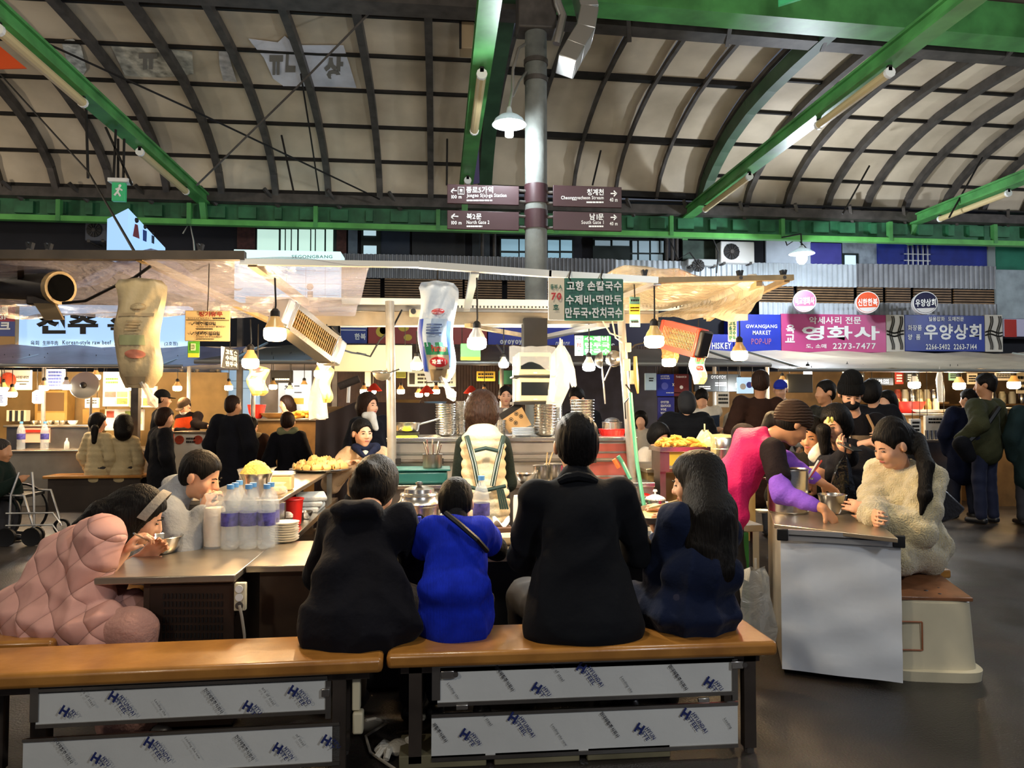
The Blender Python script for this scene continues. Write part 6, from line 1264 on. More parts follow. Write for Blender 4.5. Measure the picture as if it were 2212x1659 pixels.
p = person('woman in a quilted pink coat bent low over a steel soup bowl', aY(118, 1345, 3.35), aY(232, 1132, 3.48), aY(302, 1114, 3.56), 68, 80, -26, 1.0, wr_=aY(266, 1196, 3.4), wl=aY(310, 1200, 3.7), sit=dict(spread=.03, drop=.0, foot=-.02), lyaw=97,
    top=[dict(name='quilted_coat', mat=pinkq, g=.035, hem=.26, flare=.04, arm=1.35, sleeve=.62, cuff=1.4, tw=1.05, disp=folds(.008, .16, 12), ells=[(aY(110, 1340, 3.3), (.18, .14, .09)), (aY(50, 1310, 3.35), (.13, .13, .1))], add=[(aY(150, 1200, 3.42), aY(80, 1320, 3.35), .12, .14, .05)])],
    legs=dict(mat=M('pink_trousers', 'b08478', .85, bump=(60, .3)), g=.03, wide=.04), hair=('long', m_hair, [(aY(262, 1088, 3.55), aY(215, 1106, 3.5), .06, .045, .04), (aY(215, 1106, 3.5), aY(165, 1135, 3.46), .045, .02, .03), (aY(268, 1120, 3.5), aY(270, 1168, 3.48), .05, .03, .03)]),
    hands=(dict(d=V(.6, .15, .8), n=V(.5, .3, -.6), curl=.85), None), res=.0078, armhint=(V(-.5, -.5, -.9), None), roll=0, sw=.14)
t = p['t']; Hp = p['Hp']
MB().grid(24, 2, lambda u, v: Hp(.112 * math.cos(math.pi * u), .025 + .04 * (v - .5) + .03 * math.sin(math.pi * u), .01 + .134 * math.sin(math.pi * u)), Hp(0, 0, .004) - Hp(0, 0, 0)).build('headband', cloth('headband_grey', '8d857a'), t)
Vol().cap(p['arms'][1][2] + (p['arms'][1][1] - p['arms'][1][2]) * .86, p['arms'][1][2] + (p['arms'][1][1] - p['arms'][1][2]) * .66, .066, .062).build('cuff', cloth('brown_cuff', '4a3526'), t, .009)
tag(MB().cyl(pw + V(-.02, 0, .03), aZ(330, 1172, .74), .004, n=6).build('spoon_handle', m_steel), 'steel chopstick between the pink-coat woman and her bowl', 'chopstick')
# --- man in the light grey jacket
p = person('man in a light grey jacket leaning in to eat, elbow on the table', aY(330, 1230, 4.2), aY(380, 1056, 4.1), aY(434, 1028, 4.08), 78, 100, -22, 1.02, wr_=aY(436, 1108, 3.98), wl=aY(445, 1112, 4.15), sit=dict(spread=.05),
    top=[dict(name='jacket', mat=cloth('grey_twill', '8f9398'), g=.024, hem=.2, arm=1.1, collar=.05, disp=folds(.007, .16, 15))], legs=dict(mat=M('grey_trousers', '4c4e52', .8)), hair=('short', m_hair), hands=(dict(d=V(.3, .1, .9), n=V(.3, .3, 0), curl=.8), dict(d=V(.2, -.1, .9), n=V(.2, -.6, 0), curl=.8)), res=.0085, armhint=(V(.4, -.5, -.9), V(.4, .4, -.9)))
tag(MB().sph(aY(456, 1072, 4.0), (.03, .02, .018), 10).build('food_morsel', M('dark_food', '3b2a22', .5)), 'dark morsel of food held to the mouth of the man in grey', 'food')
tag(MB().grid(6, 6, lambda u, v: aY(432 + 24 * u, 1068 + 32 * v, 4.03 + .02 * math.sin(u * 6 + v * 4)), (0, .003, 0)).build('napkin', M('tissue_white')), 'white napkin held by the man in the grey jacket', 'napkin')
# --- cook in the cream quilted vest (from behind)
p = person('cook in a cream quilted hooded vest with green striped straps, seen from behind', aY(1046, 1075, 4.62), aY(1043, 940, 4.68), aY(1041, 892, 4.72), 4, 8, -14, .93, wr_=aY(1080, 1025, 4.95), wl=aY(1008, 1028, 4.95),
    top=[dict(name='shirt', mat=cloth('dark_green_knit', '1c2420'), g=.012, arm=1.1, hem=.08), dict(name='padded_vest', mat=cloth('cream_padding', 'd6c7a6', noise=(6, .08)), g=.036, hem=.1, sleeveless=True, hood=True, q=.85, tw=.95, disp=puffs(.012, .058, V(0, 0, 1)))],
    legs=dict(mat=M('dark_trousers')), hair=('curly', m_hairb), res=.0085, sw=.125, armhint=(V(.25, -.3, -1), V(-.25, -.3, -1)))
t = p['t']; m_strap = M('strap_green', '14302c', .7); m_strw = M('strap_white', 'c9c9bd', .7)
def onback(px, py, off=0.0):
    Yb = 4.62 - .155 - off; return aY(px, py, Yb)
for (a, b, c) in (((1008, 942), (1024, 1000), (1034, 1050)), ((1088, 942), (1074, 1000), (1064, 1050))):
    MB().tube([onback(*a, -.06), onback(*b), onback(*c, -.01)], [.016] * 3, 8).build('apron_strap', m_strap, t)
    for o in (-3, 3): MB().tube([onback(a[0] + o, a[1], -.05), onback(b[0] + o, b[1], .013), onback(c[0] + o, c[1], .003)], [.0025] * 3, 5).build('strap_stripe', m_strw, t)
MB().tube([onback(1025, 974, .0), onback(1049, 968, .004), onback(1075, 974, .0)], [.012] * 3, 8).build('apron_strap', m_strap, t)
MB().tube([onback(1000, 1048, -.02), onback(1046, 1060, .01), onback(1092, 1050, -.02)], [.012] * 3, 8).build('apron_tie', m_strap, t)
for i in range(4): MB().tube([onback(1074 + 4 * i, 1056, .01), onback(1082 + 5 * i, 1100, .02)], [.006, .007], 6).build('apron_tie', m_strap, t)
# --- seated woman in the cream jacket behind the dumplings
p = person('woman in a cream zip jacket sitting behind the dumpling plate', aY(786, 1085, 6.3), aY(790, 972, 6.3), aY(783, 936, 6.22), 160, 150, -2, .95, wr_=aY(752, 1008, 6.0), wl=aY(815, 1000, 6.0), sit=dict(),
    top=[dict(name='zip_jacket', mat=cloth('cream_shell', 'd8b48c', noise=(6, .08)), g=.035, hem=.15, arm=1.2, disp=folds(.008, .15, 21)), dict(name='collar', mat=cloth('navy_collar', '1d2238'), g=.03, sleeveless=True, torso=False, add=[(aY(768, 968, 6.15), aY(785, 985, 6.05), .03, .02, .02), (aY(812, 968, 6.15), aY(795, 985, 6.05), .03, .02, .02), (aY(768, 966, 6.2), aY(812, 966, 6.2), .04, .04, .02)]), dict(name='undershirt', mat=cloth('white_tee', 'd8d2c4'), torso=False, sleeveless=True, add=[(aY(790, 980, 6.12), aY(790, 1000, 6.08), .035, .03, .02)])],
    legs=dict(mat=M('dark_trousers')), hair=('short', m_hair, [(aY(766, 940, 6.32), aY(770, 965, 6.36), .035, .03)]), hands=(dict(n=V(0, 0, -1)), dict(n=V(0, 0, -1))), res=.0095)
# --- standing woman in the black coat
p = person('woman in a black coat and white scarf standing behind the stall pole', aY(806, 1000, 7.4), aY(800, 905, 7.4), aY(796, 876, 7.36), 140, 128, 0, .97, top=[dict(name='coat', mat=blackc, g=.035, hem=.5, flare=.04, arm=1.2), dict(name='scarf', mat=cloth('white_scarf', 'd8d4cc'), torso=False, sleeveless=True, add=[(aY(802, 898, 7.3), aY(812, 925, 7.24), .045, .03, .02), (aY(790, 898, 7.3), aY(802, 900, 7.3), .04, .045, .02)])], legs=dict(mat=M('dark_trousers')), hair=('bob', m_hairb, [(aY(782, 880, 7.46), aY(784, 900, 7.46), .07, .05)]), res=.011)
# --- cook in the pink vest with purple sleeves
p = person('stall cook in a bright pink vest, purple arm warmers and dark headwrap, reaching down', aY(1555, 1095, 4.4), aY(1645, 938, 4.32), aY(1712, 916, 4.28), 78, 88, -34, 1.0, wr_=aY(1778, 1098, 3.82), wl=aY(1795, 1055, 4.25),
    top=[dict(name='black_tee', mat=cloth('black_tee', '1b1417'), g=.022, hem=.08, sleeve=.3, arm=1.1), dict(name='pink_vest', mat=cloth('fuchsia_vest', 'b41a58', rough=.6), g=.038, sleeveless=True, hem=.16, disp=folds(.008, .2, 30), add=[(aY(1565, 1075, 4.32), aY(1598, 1115, 4.26), .12, .06, .06)])],
    legs=dict(mat=M('dark_trousers')), hair=('beanie', cloth('headwrap_brown', '3a2c24', wave=(18, .8, 'Z', 3), bump=None), [], [(aY(1668, 905, 4.36), aY(1655, 925, 4.36), .05, .035)]), hands=(dict(d=V(.55, -.25, -.7), n=V(-.2, .6, -.5), curl=.75), dict(d=V(.75, -.1, -.5), n=V(-.3, -.3, -.6), curl=.7)), skin=m_skin2, res=.0085, armhint=(V(-.3, -.4, -1), V(.2, .6, -.6)))
t = p['t']; purp = cloth('purple_sleeve', '7b52c4')
for g in (1, -1):
    a, e, w = p['arms'][g]; k = Vol().chain([a + (e - a) * .55, e, e + (w - e) * .8], [.062, .058, .042], .04); k.d = folds(.004, .09, 8); k.build('arm_warmer', purp, t, .009)
# --- profile man with white hood and woman with a hair clip beyond the counter
p = person('man with short hair and a white hood collar sitting across the white wrapped counter', aY(1745, 1110, 5.0), aY(1752, 985, 5.0), aY(1752, 938, 4.95), 210, 228, -22, .98, wr_=aY(1720, 1040, 4.8), wl=aY(1770, 1060, 4.75), sit=dict(), top=[dict(name='dark_jacket', mat=cloth('black_jacket', '16140f'), g=.03, hem=.1, arm=1.15), dict(name='white_hood', mat=cloth('white_hood', 'cfcabc'), torso=False, sleeveless=True, add=[(aY(1775, 950, 4.93), aY(1762, 985, 4.86), .05, .045, .03), (aY(1762, 985, 4.86), aY(1772, 1010, 4.85), .045, .02, .03)])], legs=dict(mat=M('dark_trousers')), hair=('short', m_hair), skin=m_skin2, res=.0095)
p = person('woman in black with a yellow hair clip holding a phone and a black bag', aY(1830, 1150, 4.9), aY(1812, 975, 4.9), aY(1805, 915, 4.86), 225, 240, -18, 1.0, wr_=aY(1835, 985, 4.5), wl=aY(1790, 1030, 4.6), top=[dict(name='black_coat', mat=blackc, g=.035, hem=.5, arm=1.2, flare=.03)], legs=dict(mat=M('dark_trousers')), hair=('long', m_hair, [(aY(1808, 920, 4.95), aY(1812, 960, 4.98), .08, .06, .04), (aY(1778, 930, 4.8), aY(1782, 975, 4.8), .05, .03, .03)]), hands=(dict(d=V(-.6, -.1, .6), n=V(0, 0, 1), curl=.5), None), res=.0095)
Hp = p['Hp']
for dx in (-.016, .016): MB().sph(aY(1793 + dx * 250, 907, 4.72), (.012, .012, .022), 10).build('hair_clip', M('clip_yellow', 'e0cf6a', .4), p['t'])
tag(MB().box(aY(1835, 965, 4.45), (.075, .14, .01), rz(.3) @ rx(.35)).build('phone', m_black, bevel=.004), 'black phone in the hand of the woman with the yellow hair clip', 'phone')
hanging_bag('black plastic bag hanging from the hand of the woman with the hair clip', [(1826, 985), (1822, 1010), (1818, 1050), (1816, 1085)], [5, 16, 28, 26], 4.45, M('black_film', '0d0d0f', .18, spec=.7, bump=(14, .8)))
# --- masked vendor in apron
p = person('masked vendor in a black beanie and brown apron looking down', aY(1850, 1090, 6.0), aY(1848, 896, 6.0), aY(1838, 850, 5.92), 195, 200, -30, 1.08, wr_=aY(1880, 955, 5.6), wl=aY(1910, 950, 5.6), top=[dict(name='black_shirt', mat=cloth('black_shirt', '141215'), g=.022, hem=.12, sleeve=.72, arm=1.25)], legs=dict(mat=M('dark_trousers')), hair=('beanie', cloth('black_beanie', '0d0d0e', wave=(30, .5, 'X', .3), bump=None)), skin=m_skin, res=.0095)
t = p['t']; Hp = p['Hp']; Vol().ell(Hp(0, .046, -.056), np.array([.068, .075, .06]), p['HR']).build('face_mask', cloth('black_mask', '17161a'), t, .008)
Vol().ell(Hp(0, -.02, .1), np.array([.09, .1, .1]) , p['HR']).build('beanie_crown', M('black_beanie'), t, .009)
q = p['neck']; fv = p['f0']
MB().grid(8, 10, lambda u, v: q + p['r'] * (.17 * (u - .5) * 2 * (.62 + .38 * v)) - V(0, 0, .17 + .55 * v) + fv * (.17 - .05 * (2 * u - 1) ** 2), fv * .006).build('apron', cloth('brown_apron', '6b5a48'), t)
for g in (-1, 1): MB().tube([q + p['r'] * g * .07 + fv * .08 + V(0, 0, -.0), q + p['r'] * g * .09 + fv * .165 - V(0, 0, .1), q + p['r'] * g * .1 + fv * .17 - V(0, 0, .19)], [.012] * 3, 6).build('apron_strap', M('strap_tan', '9a7448', .6), t)
MB().sph(q + p['r'] * .1 + fv * .185 - V(0, 0, .19), .01, 8).build('strap_stud', m_alu, t)
# --- woman in the fluffy cream coat
fur = cloth('cream_fleece', 'd8c89a', sheen=.8, bump=(120, .9), noise=(25, .2))
def fuzz(P): return .004 * np.sin(P[:, 0] * 260 + 3 * np.sin(P[:, 2] * 90)) * np.sin(P[:, 2] * 240 + 2 * np.sin(P[:, 1] * 110)) + .005 * np.sin(P[:, 1] * 60 + P[:, 2] * 45) + .006 * np.sin(P[:, 0] * 30 + P[:, 2] * 24)
p = person('woman in a fluffy cream coat with a long ponytail sitting at the white wrapped counter', aY(1975, 1175, 3.95), aY(1950, 1010, 3.9), aY(1925, 962, 3.86), -105, -98, -24, .97, wr_=aZ(1888, 1112, .80), wl=aZ(1880, 1106, .80), sit=dict(drop=.02),
    top=[dict(name='fluffy_coat', mat=fur, g=.042, hem=.3, flare=.03, arm=1.25, disp=fuzz, ells=[(aY(1975, 1185, 3.93), (.15, .17, .08)), (aY(1962, 1090, 3.88), (.13, .15, .17))])],
    legs=dict(mat=M('beige_trousers', '3a3026', .85)), hair=('short', m_hair, [(aY(1960, 950, 3.93), aY(1982, 955, 3.92), .05, .045), (aY(1982, 950, 3.86), aY(2000, 1005, 3.7), .042, .038), (aY(2000, 1005, 3.7), aY(1998, 1070, 3.64), .036, .03), (aY(1998, 1070, 3.64), aY(1990, 1112, 3.64), .03, .008), (aY(1925, 925, 3.86), aY(1950, 935, 3.9), .07, .06)]), res=.0085)
t = thing('shoulder_bag', 'black leather tote hanging behind the woman in the fluffy coat', 'bag', aY(2045, 1115, 3.9))
MB().prism([aY(2020, 1062, 3.88), aY(2040, 1055, 3.95), aY(2088, 1100, 4.02), aY(2070, 1118, 3.98), aY(2024, 1136, 3.88)], (.04, .12, .0)).build('bag_body', M('black_leather', '17120f', .4, bump=(40, .2)), t, bevel=.015)
MB().tube([aY(2028, 1070, 3.85), aY(2012, 1020, 3.72), aY(2000, 1000, 3.75)], [.008] * 3, 6).build('bag_strap', M('black_leather'), t); MB().tube([aY(2040, 1070, 3.95), aY(2020, 1020, 3.82), aY(2004, 1000, 3.8)], [.007] * 3, 6).build('bag_strap', M('black_leather'), t)
# ================================================================== right hand counter and what stands on it
d0, d1 = V(1.755, 3.67, 0), V(2.245, 3.42, 0); dx_ = nrm(d1 - d0); dn = V(-dx_[1], dx_[0], 0); Wc = np.linalg.norm(d1 - d0); AC = math.atan2(dx_[1], dx_[0])
rc = thing('food_counter', 'counter wrapped in glossy white plastic with an aluminium edge', 'counter', (d0 + d1) / 2)
RCm = np.stack([dx_, dn, V(0, 0, 1)], 1); cp = lambda x, y, z: d0 + dx_ * x + dn * y + V(0, 0, z)
m_wrap = M('white_wrap', 'ccd2da', .22, bump=(3.5, .5), noise=(2, .08))
MB().grid(18, 20, lambda u, v: cp(Wc * u, .004 * math.sin(u * 9 + v * 14) + .003 * math.sin(v * 21 - u * 6), .03 + .66 * v), dn * .02).build('front_wrap', m_wrap, rc)
CA, CB, CD = aZ(1672, 1132, .746), aZ(1940, 1163, .746), aZ(1655, 1082, .746); CE = CB + (CD - CA)
MB().prism([d0 + V(.01, .02, .03), V(CD[0] + .01, CD[1], .03), V(CD[0] + .01, CD[1], .7), d0 + V(.01, .02, .7)], (.02, 0, 0)).build('side_wrap', M('side_wrap_grey', '9a948a', .3, noise=(3, .3), bump=(6, .4)), rc)
MB().prism([V(*(CA + (CB - CA) * .06 + (CD - CA) * .06)[:2], .04), V(*(CA + (CB - CA) * .7 + (CD - CA) * .06)[:2], .04), V(*(CA + (CB - CA) * .7 + (CD - CA) * .95)[:2], .04), V(*(CA + (CB - CA) * .06 + (CD - CA) * .95)[:2], .04)], (0, 0, .66)).build('carcass', m_steeld, rc)
MB().prism([CA - V(0, 0, .022), CB - V(0, 0, .022), CE - V(0, 0, .022), CD - V(0, 0, .022)], (0, 0, .022)).build('counter_top', m_steeltop, rc, bevel=.003)
MB().box(cp(Wc / 2, -.012, .715), (Wc + .03, .02, .055), RCm).build('edge_profile', m_alu, rc)
MB().box(cp(Wc / 2, -.024, .716), (Wc - .08, .006, .006), RCm).build('edge_groove', m_black, rc)
for x in (.01, Wc - .01): MB().box(cp(x, -.013, .715), (.055, .03, .06), RCm).build('corner_cap', m_black, rc, bevel=.005)
tag(MB().bb(V(1.32, 4.28, .1), V(1.85, 4.34, .62)).build('painted_board', M('panel_green', '1f7a2e', .5), bevel=.004), 'green painted panel below the side counter beside the white wrapped one', 'panel')
sc_ = thing('side_counter', 'steel side counter between the stall pole and the pink-vest cook', 'counter', (1.6, 4.7, 0))
MB().bb(V(1.32, 4.3, .62), V(1.95, 5.2, .66)).build('counter_top', m_steeltop, sc_, bevel=.004)
for x in (1.35, 1.92):
    for y in (4.36, 5.15): MB().bb(V(x - .02, y - .02, 0), V(x + .02, y + .02, .62)).build('leg', m_steel, sc_)
MB().bb(V(1.5, 5.2, .4), V(2.3, 5.8, .9)).build('rear_block', M('rear_wood', '8a7448', .6, noise=(5, .2)), sc_); MB().bb(V(1.48, 5.16, .9), V(2.32, 5.85, .93)).build('rear_top', m_steeltop, sc_, bevel=.004)
def pot(label, q, r, h, mat=m_steel, lid=None, name='cooking_pot'):
    t = thing(name, label, 'pot', q); MB().lathe([(r * .92, 0), (r, .012), (r, h), (r * 1.05, h + .003), (r * 1.03, h + .009), (r * .96, h), (r * .94, .02), (0, .016)], q, 28, cap=False).build('body', mat, t)
    for g in (-1, 1): MB().tube([q + V(g * r, -.03, h * .8), q + V(g * (r + .03), -.02, h * .8), q + V(g * (r + .03), .02, h * .8), q + V(g * r, .03, h * .8)], .006, 6).build('handle', m_steel, t)
    if lid:
        lo_ = MB().lathe([(r * 1.06, h + .004), (r * .9, h + .018), (.02, h + .035), (0, h + .036)], q, 26, cap=False).build('lid', lid, t); MB().lathe([(.006, h + .03), (.006, h + .05), (.016, h + .055), (.012, h + .068), (0, h + .07)], q, 10, cap=False).build('lid_knob', m_white, lo_)
    return t
q = aZ(1724, 1112, .746); t = pot('tall steel stock pot on the white wrapped counter', V(q[0] - .01, q[1] + .1, .746), .115, .25)
for i in range(2): MB().cyl(V(q[0] + .06, q[1] + .06, .9), V(q[0] + .15 + .02 * i, q[1] + .04, 1.055), .006, n=6).build('chopstick', M('red_chopstick', 'b5352a', .4) if i else m_white, t)
q = aZ(1808, 1112, .746); bowl('deep steel bowl beside the stock pot on the white wrapped counter', V(q[0], q[1] + .05, .746), .08, .11, m_steel)
q = aZ(1853, 1108, .746); q[2] = .746; bowl('dark plate of red kimchi on the white wrapped counter', q, .07, .022, M('dark_ware', '2b2120', .3)); 
km = M('kimchi_red', 'b8502c', .4, noise=(30, .5), bump=(30, .6)); kp = MB().sph((0, 0, 0), (.024, .014, .008), 8).build('kimchi_piece', km); tag(kp, 'red kimchi piece heaped on the dark plate', 'food', 'kimchi pieces on the plate'); KP = Proto(kp); rk = random.Random(5)
for i in range(16): a = rk.uniform(0, 6.28); rr = rk.uniform(0, .045); o = KP.at((q[0] + rr * math.cos(a), q[1] + rr * math.sin(a), .766 + .03 * (1 - rr / .05) * rk.uniform(.4, 1)), rk.uniform(0, 3)); o.rotation_euler[0] = rk.uniform(-.6, .6)
bowl('small white side dish beside the pink vest', V(*aZ(1648, 1108, .66)[:2], .66), .05, .02, M('white_ware'))
# fried food tray with yellow cover, lidded pots, steamer
q = V(1.72, 5.05, .87)
t = thing('food_tray', 'steel tray on a stand heaped with fried snacks', 'tray', q)
a, b = aY(1418, 965, 5.0), aY(1515, 965, 5.0); mx = (a + b) / 2; zt = aY(1466, 972, 5.0)[2]
MB().box(V(mx[0], 5.0, zt), (.33, .26, .012)).build('tray_base', m_steel, t, bevel=.003)
for (cx, cy, w, dd) in ((0, -.13, .35, .012), (0, .13, .35, .012), (-.17, 0, .012, .26), (.17, 0, .012, .26)): MB().box(V(mx[0] + cx, 5.0 + cy, zt + .012), (w, dd, .03)).build('tray_rim', m_steel, t)
MB().bb(V(mx[0] - .1, 4.9, zt - .1), V(mx[0] + .12, 4.92, zt - .008)).build('front_cover', M('tray_yellow', 'c9b23a', .5), t); MB().bb(V(mx[0] - .165, 4.9, zt - .14), V(mx[0] - .1, 5.1, zt - .006)).build('stand', m_steeld, t); MB().bb(V(mx[0] + .1, 4.95, .66), V(mx[0] + .14, 5.1, zt - .006)).build('stand', m_steeld, t); MB().bb(V(mx[0] - .15, 4.95, .66), V(mx[0] - .11, 5.1, zt - .1)).build('stand', m_steeld, t)
m_fry = M('fried_batter', 'd8a23e', .5, noise=(25, .35), bump=(40, .5)); fp = MB().tube([V(-.04, 0, 0), V(-.015, .006, .008), V(.015, -.006, .004), V(.042, .003, 0)], [.006, .013, .012, .007], 7).build('fried_snack', m_fry); tag(fp, 'golden fried snack stick heaped on the steel tray', 'snack', 'fried snacks on the tray'); FP = Proto(fp); rf = random.Random(8)
for i in range(70):
    u, v = rf.uniform(-1, 1), rf.uniform(-1, 1); hz = .07 * (1 - .75 * max(abs(u), abs(v)) ** 2) * rf.uniform(.25, 1); o = FP.at((mx[0] + u * .13, 5.0 + v * .1, zt + .02 + hz), rf.uniform(0, 3.1), None, rf.uniform(.8, 1.2)); o.rotation_euler[1] = rf.uniform(-.5, .5)
pot('small steel pot with a white enamel lid on the side counter', V(*aY(1415, 1028, 4.75)[:2], .661), .065, .1, m_steel, m_white); pot('small steel pot with a red knob next to the white-lidded pot', V(*aY(1392, 1028, 4.95)[:2], .661), .045, .1, m_steel, m_red)
q = aY(1558, 985, 5.5); q[2] = .931; t = pot('large steel steamer pot behind the pink vest', q, .15, .12); MB().lathe([(.155, .13), (.155, .2), (.15, .21), (.14, .205)], q, 28, cap=False).build('steamer_ring', m_steel, t); MB().lathe([(.14, .2), (.1, .225), (.0, .235)], q, 20, cap=False).build('steaming_food', M('steam_food', 'b9a070', .7, noise=(20, .3), bump=(20, .6)), t)
hanging_bag('clear bag of cabbage leaves hanging on the steamer', [(1522, 930), (1525, 945), (1527, 965), (1530, 982)], [8, 18, 20, 14], 5.3, plastic('cabbage_bag', 'd8d0a0', .7))
# cream bin with brown lid, stool, crumpled plastic
q = V(2.53, 3.72, 0); t = thing('plastic_bin', 'cream plastic bin with a torn brown board lid beside the white counter', 'bin', q); rb = rz(-.2)
def rbox(u, w, d, z):
    a = 6.2832 * u; c, s_ = math.cos(a), math.sin(a); return q + rb @ V(w * np.sign(c) * abs(c) ** .45, d * np.sign(s_) * abs(s_) ** .45, z)
mb = MB(); prof_ = [(.245, .235, .0), (.25, .24, .05), (.225, .215, .055), (.222, .21, .09), (.205, .195, .38), (.2, .19, .385), (.2, .19, .4)]; mb.grid(40, 6, lambda u, v: rbox(u, *prof_[int(round(v * 6))])); mb.build('bin_body', m_cream, t)
MB().box(q + V(-.02, .02, .425), (.42, .42, .02), rb @ rx(.12)).build('board_lid', M('brown_board_lid', '8a5c3e', .25, noise=(8, .3)), t, bevel=.004)
for dx, dy in ((-.02, -.1), (.07, -.07), (.02, -.15), (.11, -.13)): MB().sph(q + V(dx, dy, .428 + dy * .12), (.016, .012, .008), 8).build('lid_hole', m_black, t)
fb = q + rb @ V(-.12, -.203, .22)
for a, b in (((-.05, -.07), (.05, -.07)), ((.05, -.07), (.05, .07)), ((.05, .07), (-.05, .07)), ((-.05, .07), (-.05, -.07))): MB().cyl(fb + rb @ V(a[0], -.012, a[1]), fb + rb @ V(b[0], -.012, b[1]), .004, n=6).build('printed_frame', M('rust_print', '9c5a34', .5), t)
t = thing('wooden_stool', 'wooden stool under the woman in the fluffy coat', 'stool', (2.62, 4.35, 0)); c = aY(1962, 1212, 4.0); zt = .47
MB().box(V(c[0], 4.02, zt - .025), (.32, .32, .05)).build('seat', m_wood, t, bevel=.012); MB().box(V(c[0], 4.02, zt - .09), (.24, .24, .06)).build('apron_rail', m_wood, t)
for x in (-.11, .11):
    for y in (-.11, .11): MB().bb(V(c[0] + x - .02, 4.02 + y - .02, 0), V(c[0] + x + .02, 4.02 + y + .02, zt - .05)).build('leg', m_wood, t)
hanging_bag('crumpled clear plastic bag slumped between bench and white counter', [(1632, 1228), (1630, 1250), (1632, 1300), (1636, 1360), (1640, 1410)], [22, 30, 34, 36, 30], 3.5, plastic('grubby_bag', 'b8b4a8', .55))
# ================================================================== stalls across the alley
m_wallc = M('stall_cream', 'b08f58', .7, noise=(3, .25)); m_board = M('stall_wood', '8c6a3c', .6, noise=(5, .3)); m_drape = M('brown_drape', '2a1812', .7, noise=(3, .3), bump=(6, .3)); m_pap = M('poster_paper', 'e6e2d6', .7)
def tz(q): return (1.93 + .247 * (q[1] - 10.3) if q[0] < -3.1 else 1.93 + .13 * (q[1] - 9.2) if q[0] < 4.35 else 1.87 + .137 * (q[1] - 9.2)) - .02
def bg(name, label, cat, r, Y, mat, back=.05, items=(), bevel=.005):
    t = thing(name, label, cat, aY((r[0] + r[2]) / 2, r[3], Y)); wrect(MB(), r, Y, 0, back).build('panel', mat, t, bevel=bevel)
    if Y < 12 and cat != 'cabinet':
        for x in (r[0] + 3, r[2] - 3):
            q = aY(x, r[1] + 1, Y + .01)
            if q[2] < tz(q): MB().cyl(q, V(q[0], q[1], tz(q)), .005, n=4).build('string', m_dark, t)
    for (body, rr, m, *o) in items:
        k = MB()
        if body is None: wrect(k, rr, Y - .006, 0, .004).build('print', m, t)
        elif body == 'o':
            c = aY((rr[0] + rr[2]) / 2, (rr[1] + rr[3]) / 2, Y - .008); q = (rr[2] - rr[0]) / 2 * Y / 1600; k.cyl(c, c + V(0, .004, 0), q, n=18).build('print', m, t)
        elif body[0] == '=': tag(wbars(k, rr, Y - .006, len(body)).build('small_print', m, t), kind='stuff')
        else: wtext(k, body, rr, Y - .012, o[0] if o else .03).build('lettering', m, t)
    return t
def block(name, label, cat, r, Y, depth, mat, top=None):
    x0, y0, x1, y1 = r; a, b = aY(x0, (y0 + y1) / 2, Y), aY(x1, (y0 + y1) / 2, Y); zt = aY((x0 + x1) / 2, y0, Y)[2]; zb = 0.0
    t = thing(name, label, cat, ((a[0] + b[0]) / 2, Y, zb)); MB().bb(V(a[0], Y, zb), V(b[0], Y + depth, zt - .03)).build('body', mat, t); MB().bb(V(a[0] - .03, Y - .04, zt - .03), V(b[0] + .03, Y + depth, zt)).build('top', top or m_steeltop, t, bevel=.006)
    return t, zt
m_food = [M('food_red', 'b84a30', .5, noise=(20, .4)), M('food_tan', 'c9a060', .5, noise=(20, .4)), M('food_green', '7c8a3a', .5, noise=(20, .4)), M('food_pale', 'e0d0a0', .5, noise=(20, .3))]
# canopies
def tarp(label, x0, x1, y_f, z_f, y_b, z_b, mat, sag=.06):
    tag(MB().grid(26, 8, lambda u, v: V(x0 + (x1 - x0) * u, y_f + (y_b - y_f) * v, z_f + (z_b - z_f) * v - sag * math.sin(v * 3.14) * (.6 + .4 * math.sin(u * 19)) + .02 * math.sin(u * 40 + v * 5)), (0, 0, .004)).build('tarp_canopy', mat), label, 'canopy')
m_tarp = M('tarp_white', 'b9ab94', .4, noise=(2, .2), bump=(5, .4)); m_tarpv = M('tarp_violet', '8d86a0', .35, noise=(2, .2), bump=(5, .4))
tarp('violet grey tarp canopy below the raw beef lightbox', -8.5, -2.95, 10.3, 1.93, 11.8, 2.3, m_tarpv); tarp('pale tarp canopy below the pink and navy shop signs', 4.4, 12.5, 9.2, 1.87, 13.2, 2.42, m_tarp); tarp('dull tarp canopy over the bar in the middle of the alley', -2.9, 4.3, 9.2, 1.93, 13.2, 2.45, M('tarp_brown', '6b5a4c', .5, noise=(2, .2)))
for (x0, x1, y, z) in ((-8.5, -3.4, 10.3, 1.92), (4.4, 12.5, 9.2, 1.86), (-2.9, 4.3, 9.2, 1.92)):
    t = thing('canopy_frame', 'steel frame under the %s tarp canopy' % ('violet grey' if x0 < -8 else 'pale' if x0 > 0 else 'dull'), 'frame', ((x0 + x1) / 2, y, 0)); MB().cyl(V(x0, y, z), V(x1, y, z), .025, n=8).build('rail', m_alu, t)
    for x in (x0 + .4, (x0 + x1) / 2 + (.9 if x0 > 0 else .2), x1 - .3): MB().cyl(V(x, y + 1.2, 0), V(x, y + 1.2, z + .17), .03, n=8).build('post', m_pole, t); MB().cyl(V(x, y, z), V(x, y + 2, z + .4), .018, n=6).build('rafter', m_alu, t)
